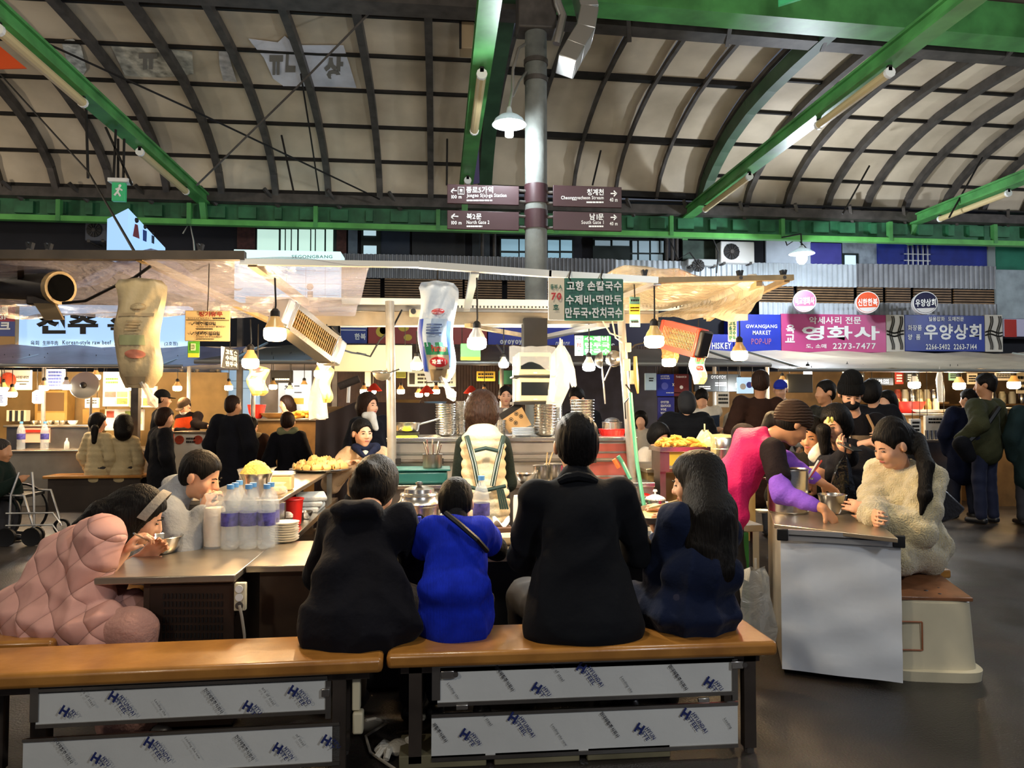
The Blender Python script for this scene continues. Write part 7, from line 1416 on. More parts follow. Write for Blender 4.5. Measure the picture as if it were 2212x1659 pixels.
# --- left stall
t, z1 = block('stall_counter', 'grey tiled stall counter with bottles under the raw beef lightbox', 'counter', (20, 972, 300, 1040), 11.0, 1.0, M('tile_grey', '8a8378', .5, noise=(4, .2)))
t, z2 = block('stall_shelf', 'steel display shelf above the tiled counter', 'shelf', (14, 918, 190, 974), 11.5, .6, m_steeld)
tag(wrect(MB(), (48, 924, 108, 956), 11.48, 0, .012).build('menu_plate', M('plate_rose', 'c8a08c', .5)), 'rose metal plate with red bars on the steel display shelf', 'plate'); tag(wrect(MB(), (50, 928, 106, 934), 11.46, 0, .012).build('menu_strip', m_redw), 'dark red strip on the rose metal plate', 'strip')
t = thing('stall_bench', 'dark wooden bench where the two cream puffer jackets sit', 'bench', aY(220, 1140, 10.5)); a, b = aY(95, 1030, 10.5), aY(310, 1030, 10.5)
MB().bb(V(a[0], 10.45, .42), V(b[0], 10.85, .46)).build('seat', m_wood, t, bevel=.01); MB().bb(V(a[0] + .05, 10.5, .0), V(b[0] - .05, 10.54, .42)).build('front_board', M('bench_dark', '2e241c', .6, noise=(4, .3)), t); MB().bb(V(a[0] + .05, 10.75, 0), V(b[0] - .05, 10.8, .42)).build('rear_board', M('bench_dark'), t)
struct(MB().bb(V(-9, 12.6, 0), V(-3.45, 12.7, 1.95)).build('wall_left', m_wallc))
bg('menu_poster', 'white menu poster with a round bowl of spicy noodles 비빔냉면', 'poster', (-6, 799, 66, 842), 11.2, m_pap, items=[('o', (1, 805, 33, 838), m_food[0]), ('비빔냉면', (35, 812, 62, 818), m_ink), (None, (35, 824, 62, 825), m_ink), ('=', (42, 828, 57, 832), m_ink, 0)])
bg('menu_poster', 'pale blue price list hanging under the violet tarp', 'poster', (99, 797, 138, 841), 11.3, M('paper_blue', 'c5d0ea', .7), items=[('=====', (104, 801, 133, 836), M('ink_blue', '3a4a8c', .6), 0)])
bg('menu_poster', 'tall poster with green heading over food photos', 'poster', (222, 803, 278, 878), 11.6, m_pap, items=[('==', (228, 815, 255, 830), M('ink_green', '4f8a2e', .6), .05), (None, (226, 846, 250, 858), m_food[0]), (None, (252, 846, 275, 858), m_food[1]), (None, (226, 860, 250, 873), m_food[3]), (None, (252, 860, 275, 873), m_food[2])])
bg('menu_poster', 'wide board of framed food photos behind the hanging sack', 'poster', (280, 834, 338, 880), 11.7, m_pap, items=[(None, (283, 838, 305, 856), m_food[1]), ('o', (312, 840, 328, 854), m_food[3]), (None, (283, 860, 305, 876), m_food[0]), (None, (309, 860, 333, 876), m_food[1])])
bg('price_notice', 'small cream handwritten notice beside the fan', 'notice', (183, 859, 213, 881), 11.6, m_paper, items=[('==', (187, 863, 209, 873), m_ink, .04)])
bg('fish_board', 'low board of mixed sashimi photos behind the puffer jackets', 'poster', (226, 884, 310, 930), 11.9, m_pap, items=[(None, (230 + 20 * i, 888 + 14 * (i % 2), 246 + 20 * i, 902 + 14 * (i % 2)), m_food[i % 4]) for i in range(4)])
bg('wall_cabinet', 'yellow wooden cabinet front behind the raw beef counter', 'cabinet', (75, 843, 145, 915), 12.3, M('cab_yellow', 'c79a4c', .6, noise=(4, .2)), .25, [(None, (82, 848, 138, 888), M('cab_shadow', '7a5c34', .6)), (None, (80, 892, 140, 910), M('cab_plank', 'd2ac66', .6))]); bg('wall_cabinet', 'yellow panel cupboard below the cream notice', 'cabinet', (178, 884, 215, 916), 12.4, M('cab_yellow'), .2)
for i in range(7): tag(wrect(MB(), (14 + i * 6.2, 886 + (i % 2), 19 + i * 6.2, 910), 12.0, 0, .12).build('stacked_dish', m_steeld if i % 2 else m_paper), 'upright dish in the rack behind the raw beef counter', 'dish', 'dishes in the raw beef rack')
t = thing('standing_fan', 'large silver round fan above the raw beef counter', 'fan', aY(182, 832, 11.0)); c = aY(182, 832, 11.0); R = rx(math.pi / 2) @ rz(0) @ rx(-.2)
MB().lathe([(.0, .02), (.06, .02), (.19, .0), (.2, -.02), (.19, -.03)], c, 26, ry(.35) @ rx(1.35), cap=False).build('fan_cage', M('fan_silver', '9a9282', .35, .6), t); MB().sph(c + V(0, -.03, 0), .045, 10).build('fan_hub', m_dark, t); MB().cyl(c + V(.05, .1, -.15), V(c[0] + .05, c[1] + .1, z1), .02, n=8).build('fan_pole', m_iron, t)
for i, (px, m) in enumerate(((68, m_steel), (84, m_food[1]), (100, m_steel), (118, m_food[3]), (150, m_white), (128, m_steel))): q = aY(px, 917, 11.6); bowl('%s on the raw beef display shelf' % ('shiny metal basin with greens', 'tray of brown food', 'shiny metal basin with fish', 'tray of pale dough', 'long white food tub', 'small metal basin')[i], V(q[0], 11.7, z2 + .001), .07, .06, m_steel if m is not m_white else m_white, m if m in m_food else None, 'food_basin')
for i, (px, wv) in enumerate(((45, 'first'), (96, 'second'))): o = BT.at(V(aY(px, 970, 11.15)[0], 11.15, z1 + .001), 0, 'water bottle on the raw beef counter, %s' % ('near the rose plate' if i else 'at its dish rack end'), 1.25)
tag(MB().lathe([(.03, 0), (.035, .01), (.03, .1), (.012, .13), (.012, .16)], V(aY(144, 972, 11.15)[0], 11.15, z1 + .001), 12).build('sauce_bottle', m_white), 'white nozzle sauce bottle on the raw beef counter', 'bottle')
for px, py, lb in ((4, 862, 'small white lantern sign at the very edge of the raw beef stall'), (81, 857, 'white lantern sign with blue marks over the raw beef stall')):
    t = thing('lantern_sign', lb, 'sign', aY(px, py, 11.1)); MB().lathe([(.04, -.1), (.065, -.08), (.065, .06), (.03, .09), (.0, .1)], aY(px, py, 11.1), 14).build('lantern_body', lit('lantern_white', 'd8dcea', .3), t); wbars(MB(), (px - 4, py - 9, px + 4, py + 9), 11.02, 4).build('small_print', M('ink_blue'), t); MB().cyl(aY(px, py - 14, 11.1), aY(px, 798, 10.9), .006, n=4).build('cord', m_dark, t)
# --- middle left: meters, pipes, door, orange apron counter
struct(MB().bb(V(-4.6, 12.9, 0), V(-2.0, 13.0, 2.4)).build('wall_rear', M('rear_wall', '9a8f84', .7, noise=(4, .2))))
for i, (x0, y0, x1, y1) in enumerate(((400, 815, 424, 840), (428, 818, 450, 840), (404, 800, 420, 812), (452, 802, 466, 812))): t = thing('electric_meter', ('cream electric meter above the dark cap', 'cream electric meter above the orange apron', 'small grey switch box above the meters', 'small white clock box beside the pipes')[i], 'meter', aY((x0 + x1) / 2, y1, 12.7)); wrect(MB(), (x0, y0, x1, y1), 12.7, 0, .18).build('casing', m_cream, t, bevel=.03); c = aY((x0 + x1) / 2, (y0 + y1) / 2 - 3, 12.69); MB().cyl(c, c + V(0, -.02, 0), .05, n=12).build('dial', m_iron, t)
for x in (392, 426, 458, 470): tag(MB().cyl(aY(x, 798, 12.75), aY(x, 930, 12.75), .035, n=8).build('wall_pipe', M('pipe_tan', 'a08a68', .5)), 'tan vertical pipe running down the meter wall', 'pipe', 'vertical pipes on the meter wall')
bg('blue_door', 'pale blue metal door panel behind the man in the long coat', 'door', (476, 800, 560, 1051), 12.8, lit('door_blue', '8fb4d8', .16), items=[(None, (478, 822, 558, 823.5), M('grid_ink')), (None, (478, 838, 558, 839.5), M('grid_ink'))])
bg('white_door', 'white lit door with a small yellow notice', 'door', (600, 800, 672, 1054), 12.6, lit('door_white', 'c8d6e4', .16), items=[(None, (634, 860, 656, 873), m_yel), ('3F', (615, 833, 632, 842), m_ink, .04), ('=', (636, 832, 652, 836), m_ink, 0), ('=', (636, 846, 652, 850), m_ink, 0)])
bg('menu_sign', 'black menu board with white icons beside the white door', 'sign', (584, 800, 632, 827), 11.6, m_ink, items=[('=', (590, 816, 626, 823), W)])
t, z3 = block('stall_counter', 'counter with round food pictures in front of the orange apron', 'counter', (376, 932, 470, 985), 10.6, .6, m_pap)
for i, x in enumerate((388, 428)): q = aY(x, 950, 10.58); MB().cyl(q, q + V(0, -.01, 0), .06, n=16).build('food_picture', m_food[0], t); tag(wbars(MB(), (x + 14, 944, x + 34, 958), 10.57, 2).build('small_print', m_ink, t), kind='stuff')
t, z4 = block('stall_counter', 'long counter of fried food behind the seated pair', 'counter', (520, 905, 690, 985), 10.9, .7, m_board)
for i in range(26): o = FP.at((aY(628 + (i % 9) * 6, 905, 11.0)[0], 11.05 + .1 * (i // 9), z4 + .02 + .03 * (i % 3)), i * 1.3, 'fried snack on the far counter by the white door', 2.2); o['group'] = 'fried snacks on the far counter'
bowl('broad flat basket of pale food on the far counter', V(aY(590, 905, 11.0)[0], 11.2, z4 + .001), .22, .08, m_board, m_food[3], 'food_basin'); bowl('red bucket on the far counter', V(aY(545, 905, 11.0)[0], 11.25, z4 + .001), .13, .2, m_red, None, 'bucket')
# --- brown drape and the bar in the middle
dr = thing('draped_counter', 'tall counter draped in dark brown cloth behind the dumpling seller', 'counter', aY(840, 1080, 7.9)); A0, A1, A2_ = aY(682, 905, 8.6), aY(768, 868, 8.6), aY(1000, 872, 8.2)
def dp(u, v):
    p = A0 + (A1 - A0) * min(1, u * 2.6) if u < .385 else A1 + (A2_ - A1) * ((u - .385) / .615)
    return V(p[0], p[1] + .05 * math.sin(u * 40) * v - .1 * v, p[2] * (1 - v) + .02 * v)
MB().grid(50, 8, dp, (0, .02, 0)).build('cloth_drape', m_drape, dr); MB().bb(V(A0[0], 8.8, 0), V(A2_[0], 9.4, 1.38)).build('counter_body', m_board, dr)
bowl('basket of pale bread on the draped counter', V(aY(880, 868, 8.9)[0], 9.0, 1.381), .16, .08, m_board, m_food[3], 'food_basin'); bowl('blue dish on the draped counter', V(aY(940, 868, 8.9)[0], 9.0, 1.381), .14, .06, M('blue_dish', '7c9ab8', .4), None, 'food_basin')
struct(MB().bb(V(-1.95, 13.2, 0), V(4.4, 13.3, 2.5)).build('wall_bar', M('bar_wood', '4a3224', .6, noise=(6, .4), wave=(6, .4, 'X'))))
bg('menu_sign', 'grey drinks price board behind the Partner flour sack', 'sign', (880, 800, 985, 835), 10.4, M('board_grey', '9aa8a8', .5), items=[('===', (902, 806, 978, 830), m_ink, 0), (None, (884, 806, 896, 830), m_dark)])
bg('menu_sign', 'yellow notice board with black Korean lines beside the small white bulb', 'sign', (1030, 802, 1070, 823), 10.2, m_yel, items=[('==', (1033, 805, 1066, 819), m_ink, .03)]); bg('menu_sign', 'green board behind the small white bulb', 'sign', (1078, 800, 1106, 830), 10.6, M('board_green', '3f8a68', .5)); bg('menu_sign', 'small yellow green tag beside the stall pole', 'sign', (856, 801, 876, 816), 9.8, M('tag_lime', 'c8cc4a', .5)); bg('green_banner', 'green and yellow banner below the big white bulb', 'banner', (995, 742, 1038, 778), 6.1, M('banner_green', '6fbf78', .5), items=[(None, (995, 771, 1038, 778), m_yel)])
for x in (998, 1034): tag(MB().cyl(aY(x, 743, 6.11), aY(x, 703, 6.02), .003, n=4).build('banner_string', m_dark), 'thin string holding the green and yellow banner', 'string', 'banner strings')
bg('photo_frame', 'tall framed notice behind the noodle basket', 'frame', (788, 803, 806, 835), 10.5, m_pap, items=[(None, (801, 804, 806, 834), m_dark)]); bg('shade_screen', 'dim violet storefront behind the cold white bulb', 'panel', (1200, 765, 1420, 930), 12.4, M('storefront', '2a2838', .5, noise=(4, .5)))
m_rlamp = M('lamp_red', 'b02418', .35)
for i, (px, py) in enumerate(((808, 843), (922, 848), (1018, 848))):
    t = thing('red_lamp', ('red cone lamp above the woman in the black coat', 'red cone lamp beside the stall pole', 'red cone lamp above the cook')[i], 'lamp', aY(px, py, 9.8)); c = aY(px, py, 9.8); MB().lathe([(.02, .09), (.04, .07), (.1, 0), (.105, -.01), (.09, 0)], c, 18, cap=False).build('shade', m_rlamp, t); MB().cyl(c + V(0, 0, .08), V(c[0], c[1], tz(c)), .006, n=4).build('cord', m_dark, t); MB().sph(c - V(0, 0, .02), .03, 8).build('bulb', m_warm, t)
# sausage-like dark object hung on a hook behind the drape
t = thing('brush_roll', 'dark bristle roll hanging on a white stand behind the drape', 'brush', aY(755, 825, 8.7)); MB().cyl(aY(732, 835, 8.7), aY(776, 818, 8.7), .045, n=12).build('roll', M('roll_dark', '3a302a', .8, bump=(60, .6)), t); MB().cyl(aY(754, 826, 8.72), aY(752, 870, 8.72), .02, n=8).build('stand', m_white, t)
# --- centre right: oyster posters and boards
bg('oyster_poster', 'half blue, half maroon poster OYSTER EXPRESS x TABASCO', 'poster', (1420, 808, 1488, 856), 9.8, m_blue, items=[(None, (1456, 808, 1488, 856), M('maroon', '6a1d1c', .5)), ('OYSTER\nEXPRESS', (1427, 811, 1447, 819), W), ('TABASCO', (1460, 812, 1483, 816), W), ('x', (1452, 828, 1457, 834), W), ('o', (1428, 828, 1444, 840), M('oyster_print', '5a64c8', .5)), ('o', (1468, 832, 1476, 841), W), ('=', (1439, 847, 1471, 850), W, 0)])
bg('oyster_poster', 'blue poster listing OYSTER SEAFOOD WINE WHISKEY', 'poster', (1422, 858, 1457, 907), 9.8, M('poster_blue', '2c2f8a', .5), items=[('OYSTER\nSEAFOOD\nWINE\nWHISKEY', (1427, 866, 1449, 895), W)]); bg('hand_poster', 'pale blue sheet with a brush drawing', 'poster', (1394, 806, 1418, 843), 9.6, M('paper_ice', 'b8d4e4', .6), items=[('==', (1402, 815, 1412, 825), m_ink, 0)])
bg('chalk_board', 'long black chalk menu board headed OYOYOY', 'sign', (1500, 808, 1597, 846), 10.2, M('chalk_black', '1a1c1c', .6), items=[('OYOYOY', (1536, 811, 1568, 818), W, 0), ('==', (1545, 825, 1570, 835), W, 0), ('==', (1510, 833, 1535, 842), W, 0)]); bg('chalk_board', 'black chalkboard behind the blue cap', 'sign', (1702, 808, 1756, 848), 10.0, M('chalk_black')); bg('price_notice', 'white printed price sheet beside the white-shirted cook', 'notice', (1550, 846, 1575, 880), 9.9, m_pap, items=[('===', (1552, 850, 1573, 874), m_ink, .04)])
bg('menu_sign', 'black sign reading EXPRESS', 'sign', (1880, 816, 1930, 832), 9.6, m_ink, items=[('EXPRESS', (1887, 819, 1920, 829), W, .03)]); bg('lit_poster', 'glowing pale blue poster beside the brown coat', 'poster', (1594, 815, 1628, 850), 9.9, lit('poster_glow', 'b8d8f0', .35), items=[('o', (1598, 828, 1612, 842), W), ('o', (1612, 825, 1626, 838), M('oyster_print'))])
struct(MB().bb(V(4.4, 12.4, 0), V(13.5, 12.5, 2.0)).build('wall_right', M('stall_wall_right', '8a6c44', .7, noise=(3, .4))))
for i, (r, m, lb) in enumerate((((1958, 804, 1986, 826), 'ink', 'black dotted menu card'), ((2050, 802, 2072, 822), 'mint', 'pale mint menu sheet'), ((2090, 806, 2112, 830), 'cream', 'cream menu sheet'), ((2150, 802, 2186, 822), 'white', 'wide white menu sheet'), ((1934, 804, 1952, 830), 'red', 'red and white striped card'), ((2196, 806, 2240, 850), 'cream', 'tall cream menu sheet'), ((1836, 806, 1868, 830), 'ink', 'black slate menu'), ((2118, 840, 2146, 868), 'white', 'small white price card'))):
    bg('stall_card', lb + ' hanging in the bright far stall', 'card', r, 10.4 + .1 * (i % 3), {'ink': m_ink, 'mint': M('mint_paper'), 'cream': m_paper, 'white': m_pap, 'red': m_redw}[m], .02, [('===', (r[0] + 3, r[1] + 4, r[2] - 3, r[3] - 4), W if m in ('ink', 'red') else m_ink)])
for k, (x0, x1, yy) in enumerate(((1940, 2050, 868), (2100, 2250, 872))):
    q0, q1 = aY(x0, yy, 11.2), aY(x1, yy, 11.2); t = thing('wall_shelf', 'wooden wall shelf of jars %s' % ('behind the red octopus', 'behind the olive jacket')[k], 'shelf', q0); MB().bb(V(q0[0], 11.2, q0[2] - .03), V(q1[0], 12.4, q0[2])).build('board', m_board, t)
    for j in range(7):
        x = q0[0] + (q1[0] - q0[0]) * (j + .5) / 7; tag(MB().lathe([(.05, 0), (.055, .01), (.055, .15), (.04, .18), (.04, .2)], V(x, 11.3, q0[2] + .001), 12).build('food_jar', (m_food[j % 4], m_cream, m_steel)[j % 3]), 'jar in the row on the shelf %s' % ('behind the red octopus', 'behind the olive jacket')[k], 'jar', 'jars on the far wall shelves')
# --- right stall with food counter
t, z5 = block('stall_counter', 'bright food counter with heaped dishes behind the olive jacket', 'counter', (1940, 893, 2075, 960), 9.6, .7, m_board); block('stall_table', 'steel table with menus and tumblers below the bright food counter', 'table', (1960, 950, 2060, 1010), 9.0, .5, m_steeld); block('stall_counter', 'counter of jars at the jar stall', 'counter', (2150, 880, 2260, 985), 9.6, .7, m_board)
bowl('heap of red octopus on the bright food counter', V(aY(1990, 890, 9.7)[0], 9.95, z5 + .001), .2, .16, m_red, m_food[0], 'food_basin'); bowl('long dish of yellow sprouts on the bright food counter', V(aY(2015, 890, 9.7)[0], 9.8, z5 + .001), .24, .05, m_white, m_food[3], 'food_basin')
for i in range(6): tag(MB().lathe([(.04, 0), (.045, .01), (.045, .16), (.03, .19), (.03, .21)], V(aY(1962 + i * 17, 890, 9.9)[0], 10.15, z5 + .001), 12).build('food_jar', (m_food[1], m_cream, m_steel, m_food[3], m_food[1], m_cream)[i]), ('tan', 'cream', 'steel', 'pale', 'brown', 'ivory')[i] + ' jar at the back of the bright food counter', 'jar')
bg('price_notice', 'white menu sheet with printed dishes on the steel table', 'notice', (2000, 898, 2042, 949), 9.1, m_pap, items=[('==', (2006, 902, 2038, 916), m_ink, 0)]); bg('price_notice', 'second narrow menu sheet standing on the steel table', 'notice', (1968, 905, 1990, 949), 9.1, m_pap, items=[('===', (1971, 909, 1987, 933), m_ink, 0)])
for i in range(5): tag(MB().cyl(V(aY(2002 + i * 9, 948, 9.1)[0], 9.1, aY(2002, 950, 9.0)[2] + .001), V(aY(2002 + i * 9, 948, 9.1)[0], 9.1, aY(2002, 930, 9.0)[2]), .022, n=10).build('steel_tumbler', m_steel), 'steel tumbler in the row on the far steel table', 'tumbler', 'tumblers on the far steel table')
hanging_bag('white plastic bag hanging in the bright far stall', [(2030, 800), (2030, 820), (2032, 845), (2032, 868)], [4, 8, 9, 7], 9.2, m_bag)
for i, (x, y) in enumerate(((2022, 984), (2052, 984))):
    q = aZ(x, y, .45); t = thing('round_stool', 'small round stool %s' % ('behind the shoulder bag' if i == 0 else 'beside the water packs'), 'stool', (q[0], q[1], 0)); MB().cyl(V(q[0], q[1], .42), V(q[0], q[1], .45), .14, n=16).build('seat', m_cream, t)
    for a in range(4): MB().cyl(V(q[0] + .1 * math.cos(a * 1.57 + .8), q[1] + .1 * math.sin(a * 1.57 + .8), 0), V(q[0] + .08 * math.cos(a * 1.57 + .8), q[1] + .08 * math.sin(a * 1.57 + .8), .42), .012, n=6).build('leg', m_iron, t)
for i in range(4): o = BT.at((aZ(2040 + 10 * i, 1040, 0)[0], aZ(2040, 1040, 0)[1] + .1 * (i % 2), .001), 0, 'water bottle on the floor by the round stools', 1.1); o['group'] = 'water bottles on the floor'
# --- bulbs of the far stalls
BGB = [(26, 852, 'w', 11), (95, 838, 'w', 11), (143, 836, 'l', 11), (8, 842, 'w', 11.2), (207, 815, 'w', 11.2), (288, 838, 'w', 11), (383, 839, 'w', 11.2), (494, 838, 'w', 10.9), (590, 836, 'w', 10.5), (626, 846, 'l', 11.5), (657, 836, 'w', 11), (786, 846, 'w', 10), (866, 846, 'w', 10), (942, 846, 'w', 10), (905, 853, 'w', 10.6), (977, 853, 'l', 10.6), (1046, 849, 'w', 10), (1598, 832, 'l', 10), (1690, 826, 'w', 10), (1975, 832, 'l', 9.4), (2072, 834, 'w', 9.4), (1830, 806, 'w', 10.2), (1745, 806, 'l', 10.3), (2190, 832, 'w', 9.5)]
WH = {'w': 'warm', 'l': 'cold white'}
near = ['beside the rack of dishes', 'over the yellow cabinet', 'in front of the silver fan', 'at the edge of the raw beef stall', 'above the silver fan', 'behind the hanging yellowed sack', 'above the orange apron cook', 'above the man in the long coat', 'above the pale bread basket', 'in front of the white door', 'beside the long clear bag', 'above the black coat', 'close beside the stall pole', 'behind the bowl stacks', 'small, under the red cone lamp', 'small, beside the flour sack tail', 'behind the cook', 'at the glowing poster', 'beside the brown coat', 'over the red octopus', 'beside the olive jacket', 'above the black beanie', 'above the chalkboard', 'at the jar stall']
for (px, py, kd, Y), nr in zip(BGB, near): bulb(px, py, 17 if Y > 9.9 else 22, Y, m_warm if kd == 'w' else m_bulbw, None, '%s bulb glowing in the far stalls, %s' % (WH[kd], nr), m_neckw if kd == 'w' else None, 5.5, WARM if kd == 'w' else COOL)
# --- people across the alley
puff = cloth('cream_puffer', 'b8a884'); drk = cloth('dark_down', '14151a'); brn = cloth('brown_coat', '2e1c14')
def bp(label, hd, nk, pl, Y, yaw, hy=None, sit=False, mat=drk, hair='short', hm=None, s=1., g=.03, hem=.1, disp=None, extra=(), legm='2a2a30', hp=-8, sk=None, tops=(), wr_=None, wl=None, res=.016, hadd=(), sw=.14):
    P_ = aY(*pl, Y); P_[2] = .53 if sit else (.9 * s if P_[2] < 1.05 else P_[2]); N_ = aY(*nk, Y); H_ = aY(*hd, Y - .02)
    gm = dict(name='jacket', mat=mat, g=g, hem=hem, arm=1.15, res=.019, add=list(extra))
    if disp: gm['disp'] = disp
    return person(label, P_, N_, H_, yaw, hy, hp, s, wr_=wr_, wl=wl, sit=dict() if sit else None, top=[gm] + list(tops), legs=dict(mat=M('trousers_' + legm, legm, .85)), hair=(hair, hm or m_hair, list(hadd)), res=res, skin=sk, sw=sw)
PZ = puffs(.012, .07, V(0, 0, 1))
bp('girl with a braid in a cream puffer jacket on the dark bench', (213, 912), (212, 938), (208, 1012), 10.62, 20, 60, True, puff, 'bob', s=.95, disp=PZ, hadd=[(aY(205, 925, 10.45), aY(203, 955, 10.42), .05, .03)])
bp('girl with loose curls in a cream puffer jacket on the dark bench', (268, 918), (266, 945), (264, 1015), 10.62, 5, 0, True, puff, 'curly', s=.97, disp=PZ, hadd=[(aY(268, 925, 10.55), aY(266, 935, 10.5), .12, .11)])
bp('person in a black hooded coat sitting in profile beside the puffer jackets', (357, 903), (348, 930), (345, 1012), 10.0, 50, 85, True, drk, 'bob', m_hairb, g=.05, hem=.35)
bp('person in a dark cap and coat standing behind the black hooded coat', (352, 862), (350, 890), (348, 960), 10.5, 60, 75, False, drk, 'cap', cloth('dark_cap', '1d1d20'), g=.05, hem=.4)
p = bp('cook in an orange apron, cap and face mask looking down', (398, 878), (407, 893), (415, 960), 11.3, 190, 200, False, cloth('black_tee'), 'cap', cloth('brown_cap', '4a3c30'), g=.02, hp=-35, wr_=aY(462, 925, 11.0), wl=aY(380, 930, 11.0))
MB().grid(8, 8, lambda u, v: p['neck'] + p['r'] * (.2 * (u - .5) * 2 * (.6 + .4 * min(1, v * 2))) - V(0, 0, .06 + .7 * v) + p['f0'] * (.17 - .04 * (2 * u - 1) ** 2), p['f0'] * .008).build('apron', cloth('orange_apron', 'dd4f22'), p['t'])
Vol().ell(p['Hp'](0, .055, -.06), np.array([.06, .05, .05]), p['HR']).build('face_mask', M('mask_white', 'e6e4de', .8), p['t'], .012)
bp('balding man in a long black coat standing with his back to the stall', (504, 876), (500, 902), (500, 975), 9.2, 15, 40, False, blackc, 'bald', m_hairb, 1.0, g=.05, hem=.55, sk=m_skin2, sw=.16)
bp('person in a brown jacket with beige collar sitting beside the long coat', (543, 920), (548, 942), (556, 1005), 9.8, 15, 10, True, brn, 'short', s=.93, tops=[dict(name='collar', mat=cloth('beige_collar', 'a08a62'), torso=False, sleeveless=True, add=[(aY(536, 940, 9.75), aY(560, 942, 9.75), .05, .05)], res=.014)])
bp('person in black with a green scarf and hair bun sitting at the far counter', (622, 912), (622, 936), (626, 1005), 9.4, 5, 0, True, blackc, 'short', m_hairb, g=.035, hem=.2, tops=[dict(name='scarf', mat=cloth('moss_scarf', '7d7f60'), torso=False, sleeveless=True, add=[(aY(608, 932, 9.38), aY(636, 932, 9.38), .06, .06)], res=.014)])
bp('woman with long brown hair in a beige coat by the white door', (618, 872), (615, 893), (618, 950), 12.0, 250, 240, False, cloth('beige_coat', 'b89a78'), 'long', m_hairb, .98, hadd=[(aY(628, 878, 12.05), aY(634, 915, 12.1), .09, .07)])
bp('elderly man in a dark jacket sitting in a wheelchair beside the shopping trolley', (4, 974), (-2, 1008), (15, 1085), 8.2, 80, 95, True, cloth('dark_green_jacket', '14221e'), 'bald', m_hairg, 1.0, sk=m_skin2, wr_=aY(36, 1040, 7.95), res=.013)
bp('woman in a grey suit looking over from behind the menu card', (1092, 856), (1090, 884), (1090, 960), 8.6, 185, 180, False, cloth('grey_suit', '8c8078'), 'short', m_hair, .95, hp=0, res=.0125, tops=[dict(name='shirt', mat=cloth('white_tee'), torso=False, sleeveless=True, add=[(aY(1092, 888, 8.45), aY(1094, 905, 8.42), .04, .03)], res=.012)])
bp('man in dark clothes behind the bowl stacks looking down', (1246, 862), (1255, 892), (1262, 960), 8.4, 200, 215, False, drk, 'short', m_hair, hp=-20)
bp('girl with black hair in a pale jacket eating behind the fried snacks', (1424, 942), (1412, 972), (1405, 1040), 6.9, 140, 150, True, cloth('pale_down', 'b8ac9a'), 'bob', m_hair, .93, res=.012, hp=-25)
bp('small woman with dark hair sitting below the oyster posters', (1384, 908), (1388, 930), (1392, 985), 9.3, 190, 200, True, cloth('pale_down'), 'bob', m_hair, .9)
bp('person in a bulky black padded jacket with the hood up', (1483, 872), (1482, 905), (1482, 985), 8.0, 20, 10, False, cloth('black_puffer', '111216'), 'bob', M('hood_black', '121318', .8), 1.0, g=.08, disp=puffs(.014, .08, V(0, 0, 1)), hem=.15, sw=.17)
p = bp('cook in a white shirt and navy apron bending over the far counter', (1516, 862), (1522, 882), (1532, 955), 9.2, 190, 195, False, cloth('white_tee'), 'short', m_hair, hp=-35, g=.03, wr_=aY(1545, 930, 8.9), wl=aY(1500, 930, 8.9)); MB().grid(6, 6, lambda u, v: p['neck'] + p['r'] * (.15 * (u - .5) * 2) - V(0, 0, .1 + .6 * v) + p['f0'] * .18, p['f0'] * .008).build('apron', cloth('navy_apron', '2a3446'), p['t'])
bp('person in a pale grey hoodie bending at the far counter', (1600, 878), (1592, 895), (1585, 960), 9.0, 260, 255, False, cloth('pale_hoodie', 'a8a298'), 'short', m_hair, hp=-30)
bp('man in a dark brown overcoat seen from behind', (1643, 828), (1640, 862), (1636, 950), 7.6, 10, 25, False, brn, 'short', m_hairb, 1.08, g=.035, hem=.5, sk=m_skin2, sw=.17)
bp('person in a bright blue cap behind the brown overcoat', (1686, 842), (1690, 866), (1690, 950), 8.8, 200, 210, False, cloth('pale_hoodie'), 'cap', cloth('blue_cap', '2a3ab0'), .98)
bp('young man in a dark patterned shirt in profile behind the hairclip woman', (1782, 848), (1785, 880), (1788, 960), 7.6, 250, 262, False, cloth('camo', '2c2c28', noise=(25, .5)), 'short', m_hair, 1.05, sk=m_skin2, hp=-2)
bp('woman with tied black hair turned away beside the masked vendor', (1884, 848), (1892, 878), (1895, 960), 7.2, 40, 60, False, drk, 'bob', m_hair, .98); bp('woman with long dark hair in a grey knit beyond the fluffy coat', (1916, 868), (1915, 895), (1918, 970), 7.8, 250, 245, False, cloth('grey_knit', '7c7a72'), 'long', m_hair, .95, hadd=[(aY(1925, 870, 7.85), aY(1928, 905, 7.9), .08, .06)])
p = bp('man in an olive jacket and navy jeans with a crossbody strap, walking away', (2128, 832), (2128, 868), (2130, 975), 8.2, 340, 310, False, cloth('olive_jacket', '3a3c28'), 'short', m_hair, 1.1, g=.05, hem=.12, legm='101834', sk=m_skin2, sw=.17, res=.013, wl=aY(2075, 950, 8.1))
MB().tube([aY(2158, 880, 8.0), aY(2130, 920, 7.95), aY(2090, 955, 7.97)], [.03] * 3, 6).build('bag_strap', m_black, p['t']); tag(Vol().cap(aY(2078, 960, 8.0), aY(2092, 985, 8.0), .1, .08).build('sling_bag', drk, p['t'], .015))
bp('person in navy standing close beside the olive jacket', (2092, 862), (2088, 888), (2080, 975), 8.6, 20, 330, False, cloth('navy_down', '10162c'), 'short', m_hair, .98, g=.05, hem=.3, legm='0d1226'); bp('person in a dark teal coat next to the jar stall', (2235, 850), (2232, 885), (2228, 975), 8.0, 10, 0, False, cloth('teal_coat', '1a2a2c'), 'short', m_hair, 1.05, g=.05, hem=.4)
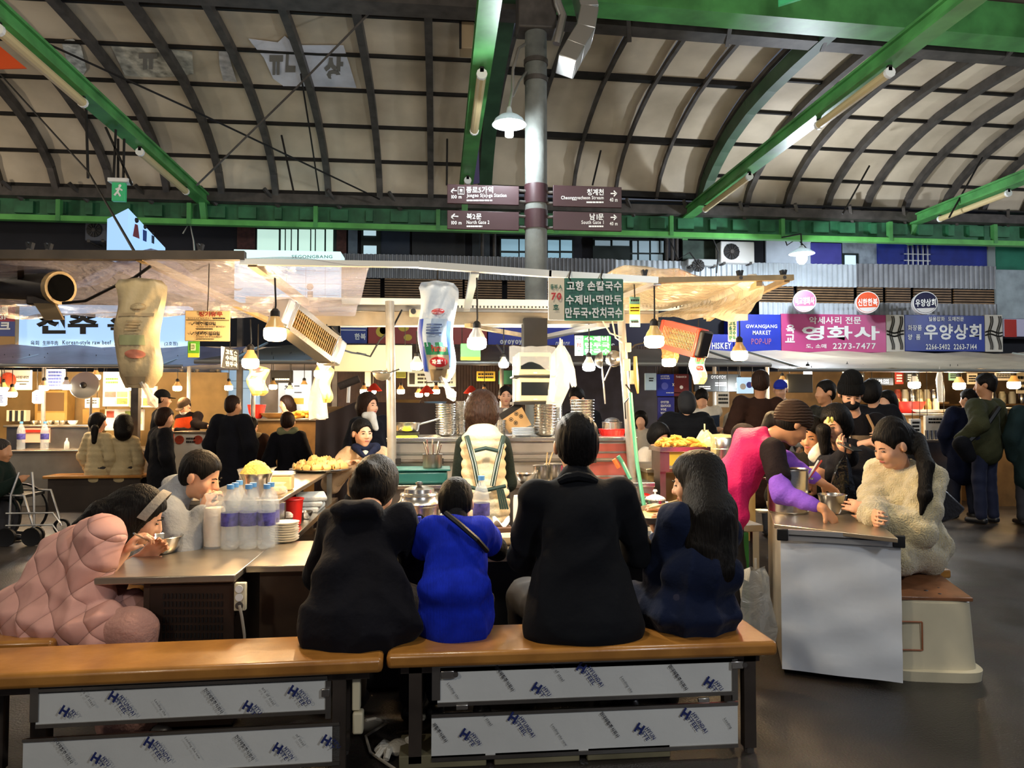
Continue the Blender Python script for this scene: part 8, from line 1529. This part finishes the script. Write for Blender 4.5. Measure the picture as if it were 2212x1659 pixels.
# wheelchair and shopping trolley of the elderly man
wc = thing('wheelchair', 'folding wheelchair with chrome frame beside the shopping trolley', 'wheelchair', aZ(20, 1190, 0)); q = aY(15, 1085, 8.2); q[2] = 0
for sx in (-.26, .26):
    c = q + V(.0, sx, .28); MB().lathe([(.26, -.012), (.28, -.012), (.28, .012), (.26, .012)], c, 28, rx(math.pi / 2), cap=False).build('wheel', m_black, wc); c2 = q + V(.42, sx, .09); MB().lathe([(.06, -.012), (.085, -.012), (.085, .012), (.06, .012)], c2, 18, rx(math.pi / 2), cap=False).build('caster', m_black, wc)
    MB().tube([q + V(-.22, sx, .95), q + V(-.2, sx, .5), q + V(.3, sx, .48), q + V(.42, sx, .1)], .014, 8).build('side_frame', m_alu, wc)
MB().box(q + V(.03, 0, .46), (.44, .48, .03)).build('seat', m_black, wc)
tr_ = thing('shopping_trolley', 'folding shopping trolley with black wheels beside the wheelchair', 'trolley', aZ(40, 1175, 0)); q = aZ(40, 1180, 0)
for dx in (-.12, .12): MB().lathe([(.0, -.015), (.06, -.015), (.09, -.02), (.09, .02), (.06, .015), (0, .015)], q + V(dx, 0, .09), 20, rx(math.pi / 2), cap=False).build('wheel', m_black, tr_); MB().tube([q + V(dx, .05, .1), q + V(dx * .9, .05, .5), q + V(dx * .5, .1, .72)], .011, 8).build('upright', m_alu, tr_)
for z in (.2, .32): MB().tube([q + V(-.14, .03, z), q + V(.3, .03, z), q + V(.36, .05, z - .1)], .009, 8).build('basket_bar', m_alu, tr_)
# tangled cables under the girder
for i, pts in enumerate((((1432, 480), (1465, 560), (1490, 545), (1512, 575)), ((1690, 500), (1700, 530), (1722, 515), (1745, 540), (1735, 560)), ((395, 505), (410, 480), (418, 520), (420, 545)), ((1540, 515), (1552, 545), (1548, 590)))):
    tag(MB().tube([aY(x, y, 13.3) for x, y in pts], .014, 5).build('loose_cable', m_dark if i != 2 else m_alu), ('dark cable tangled beside the low air conditioner', 'dark cable tangled above the facade pendant lamp', 'pale cable looping above the canopy rail', 'dark cable dropping past the white air conditioner')[i], 'cable')
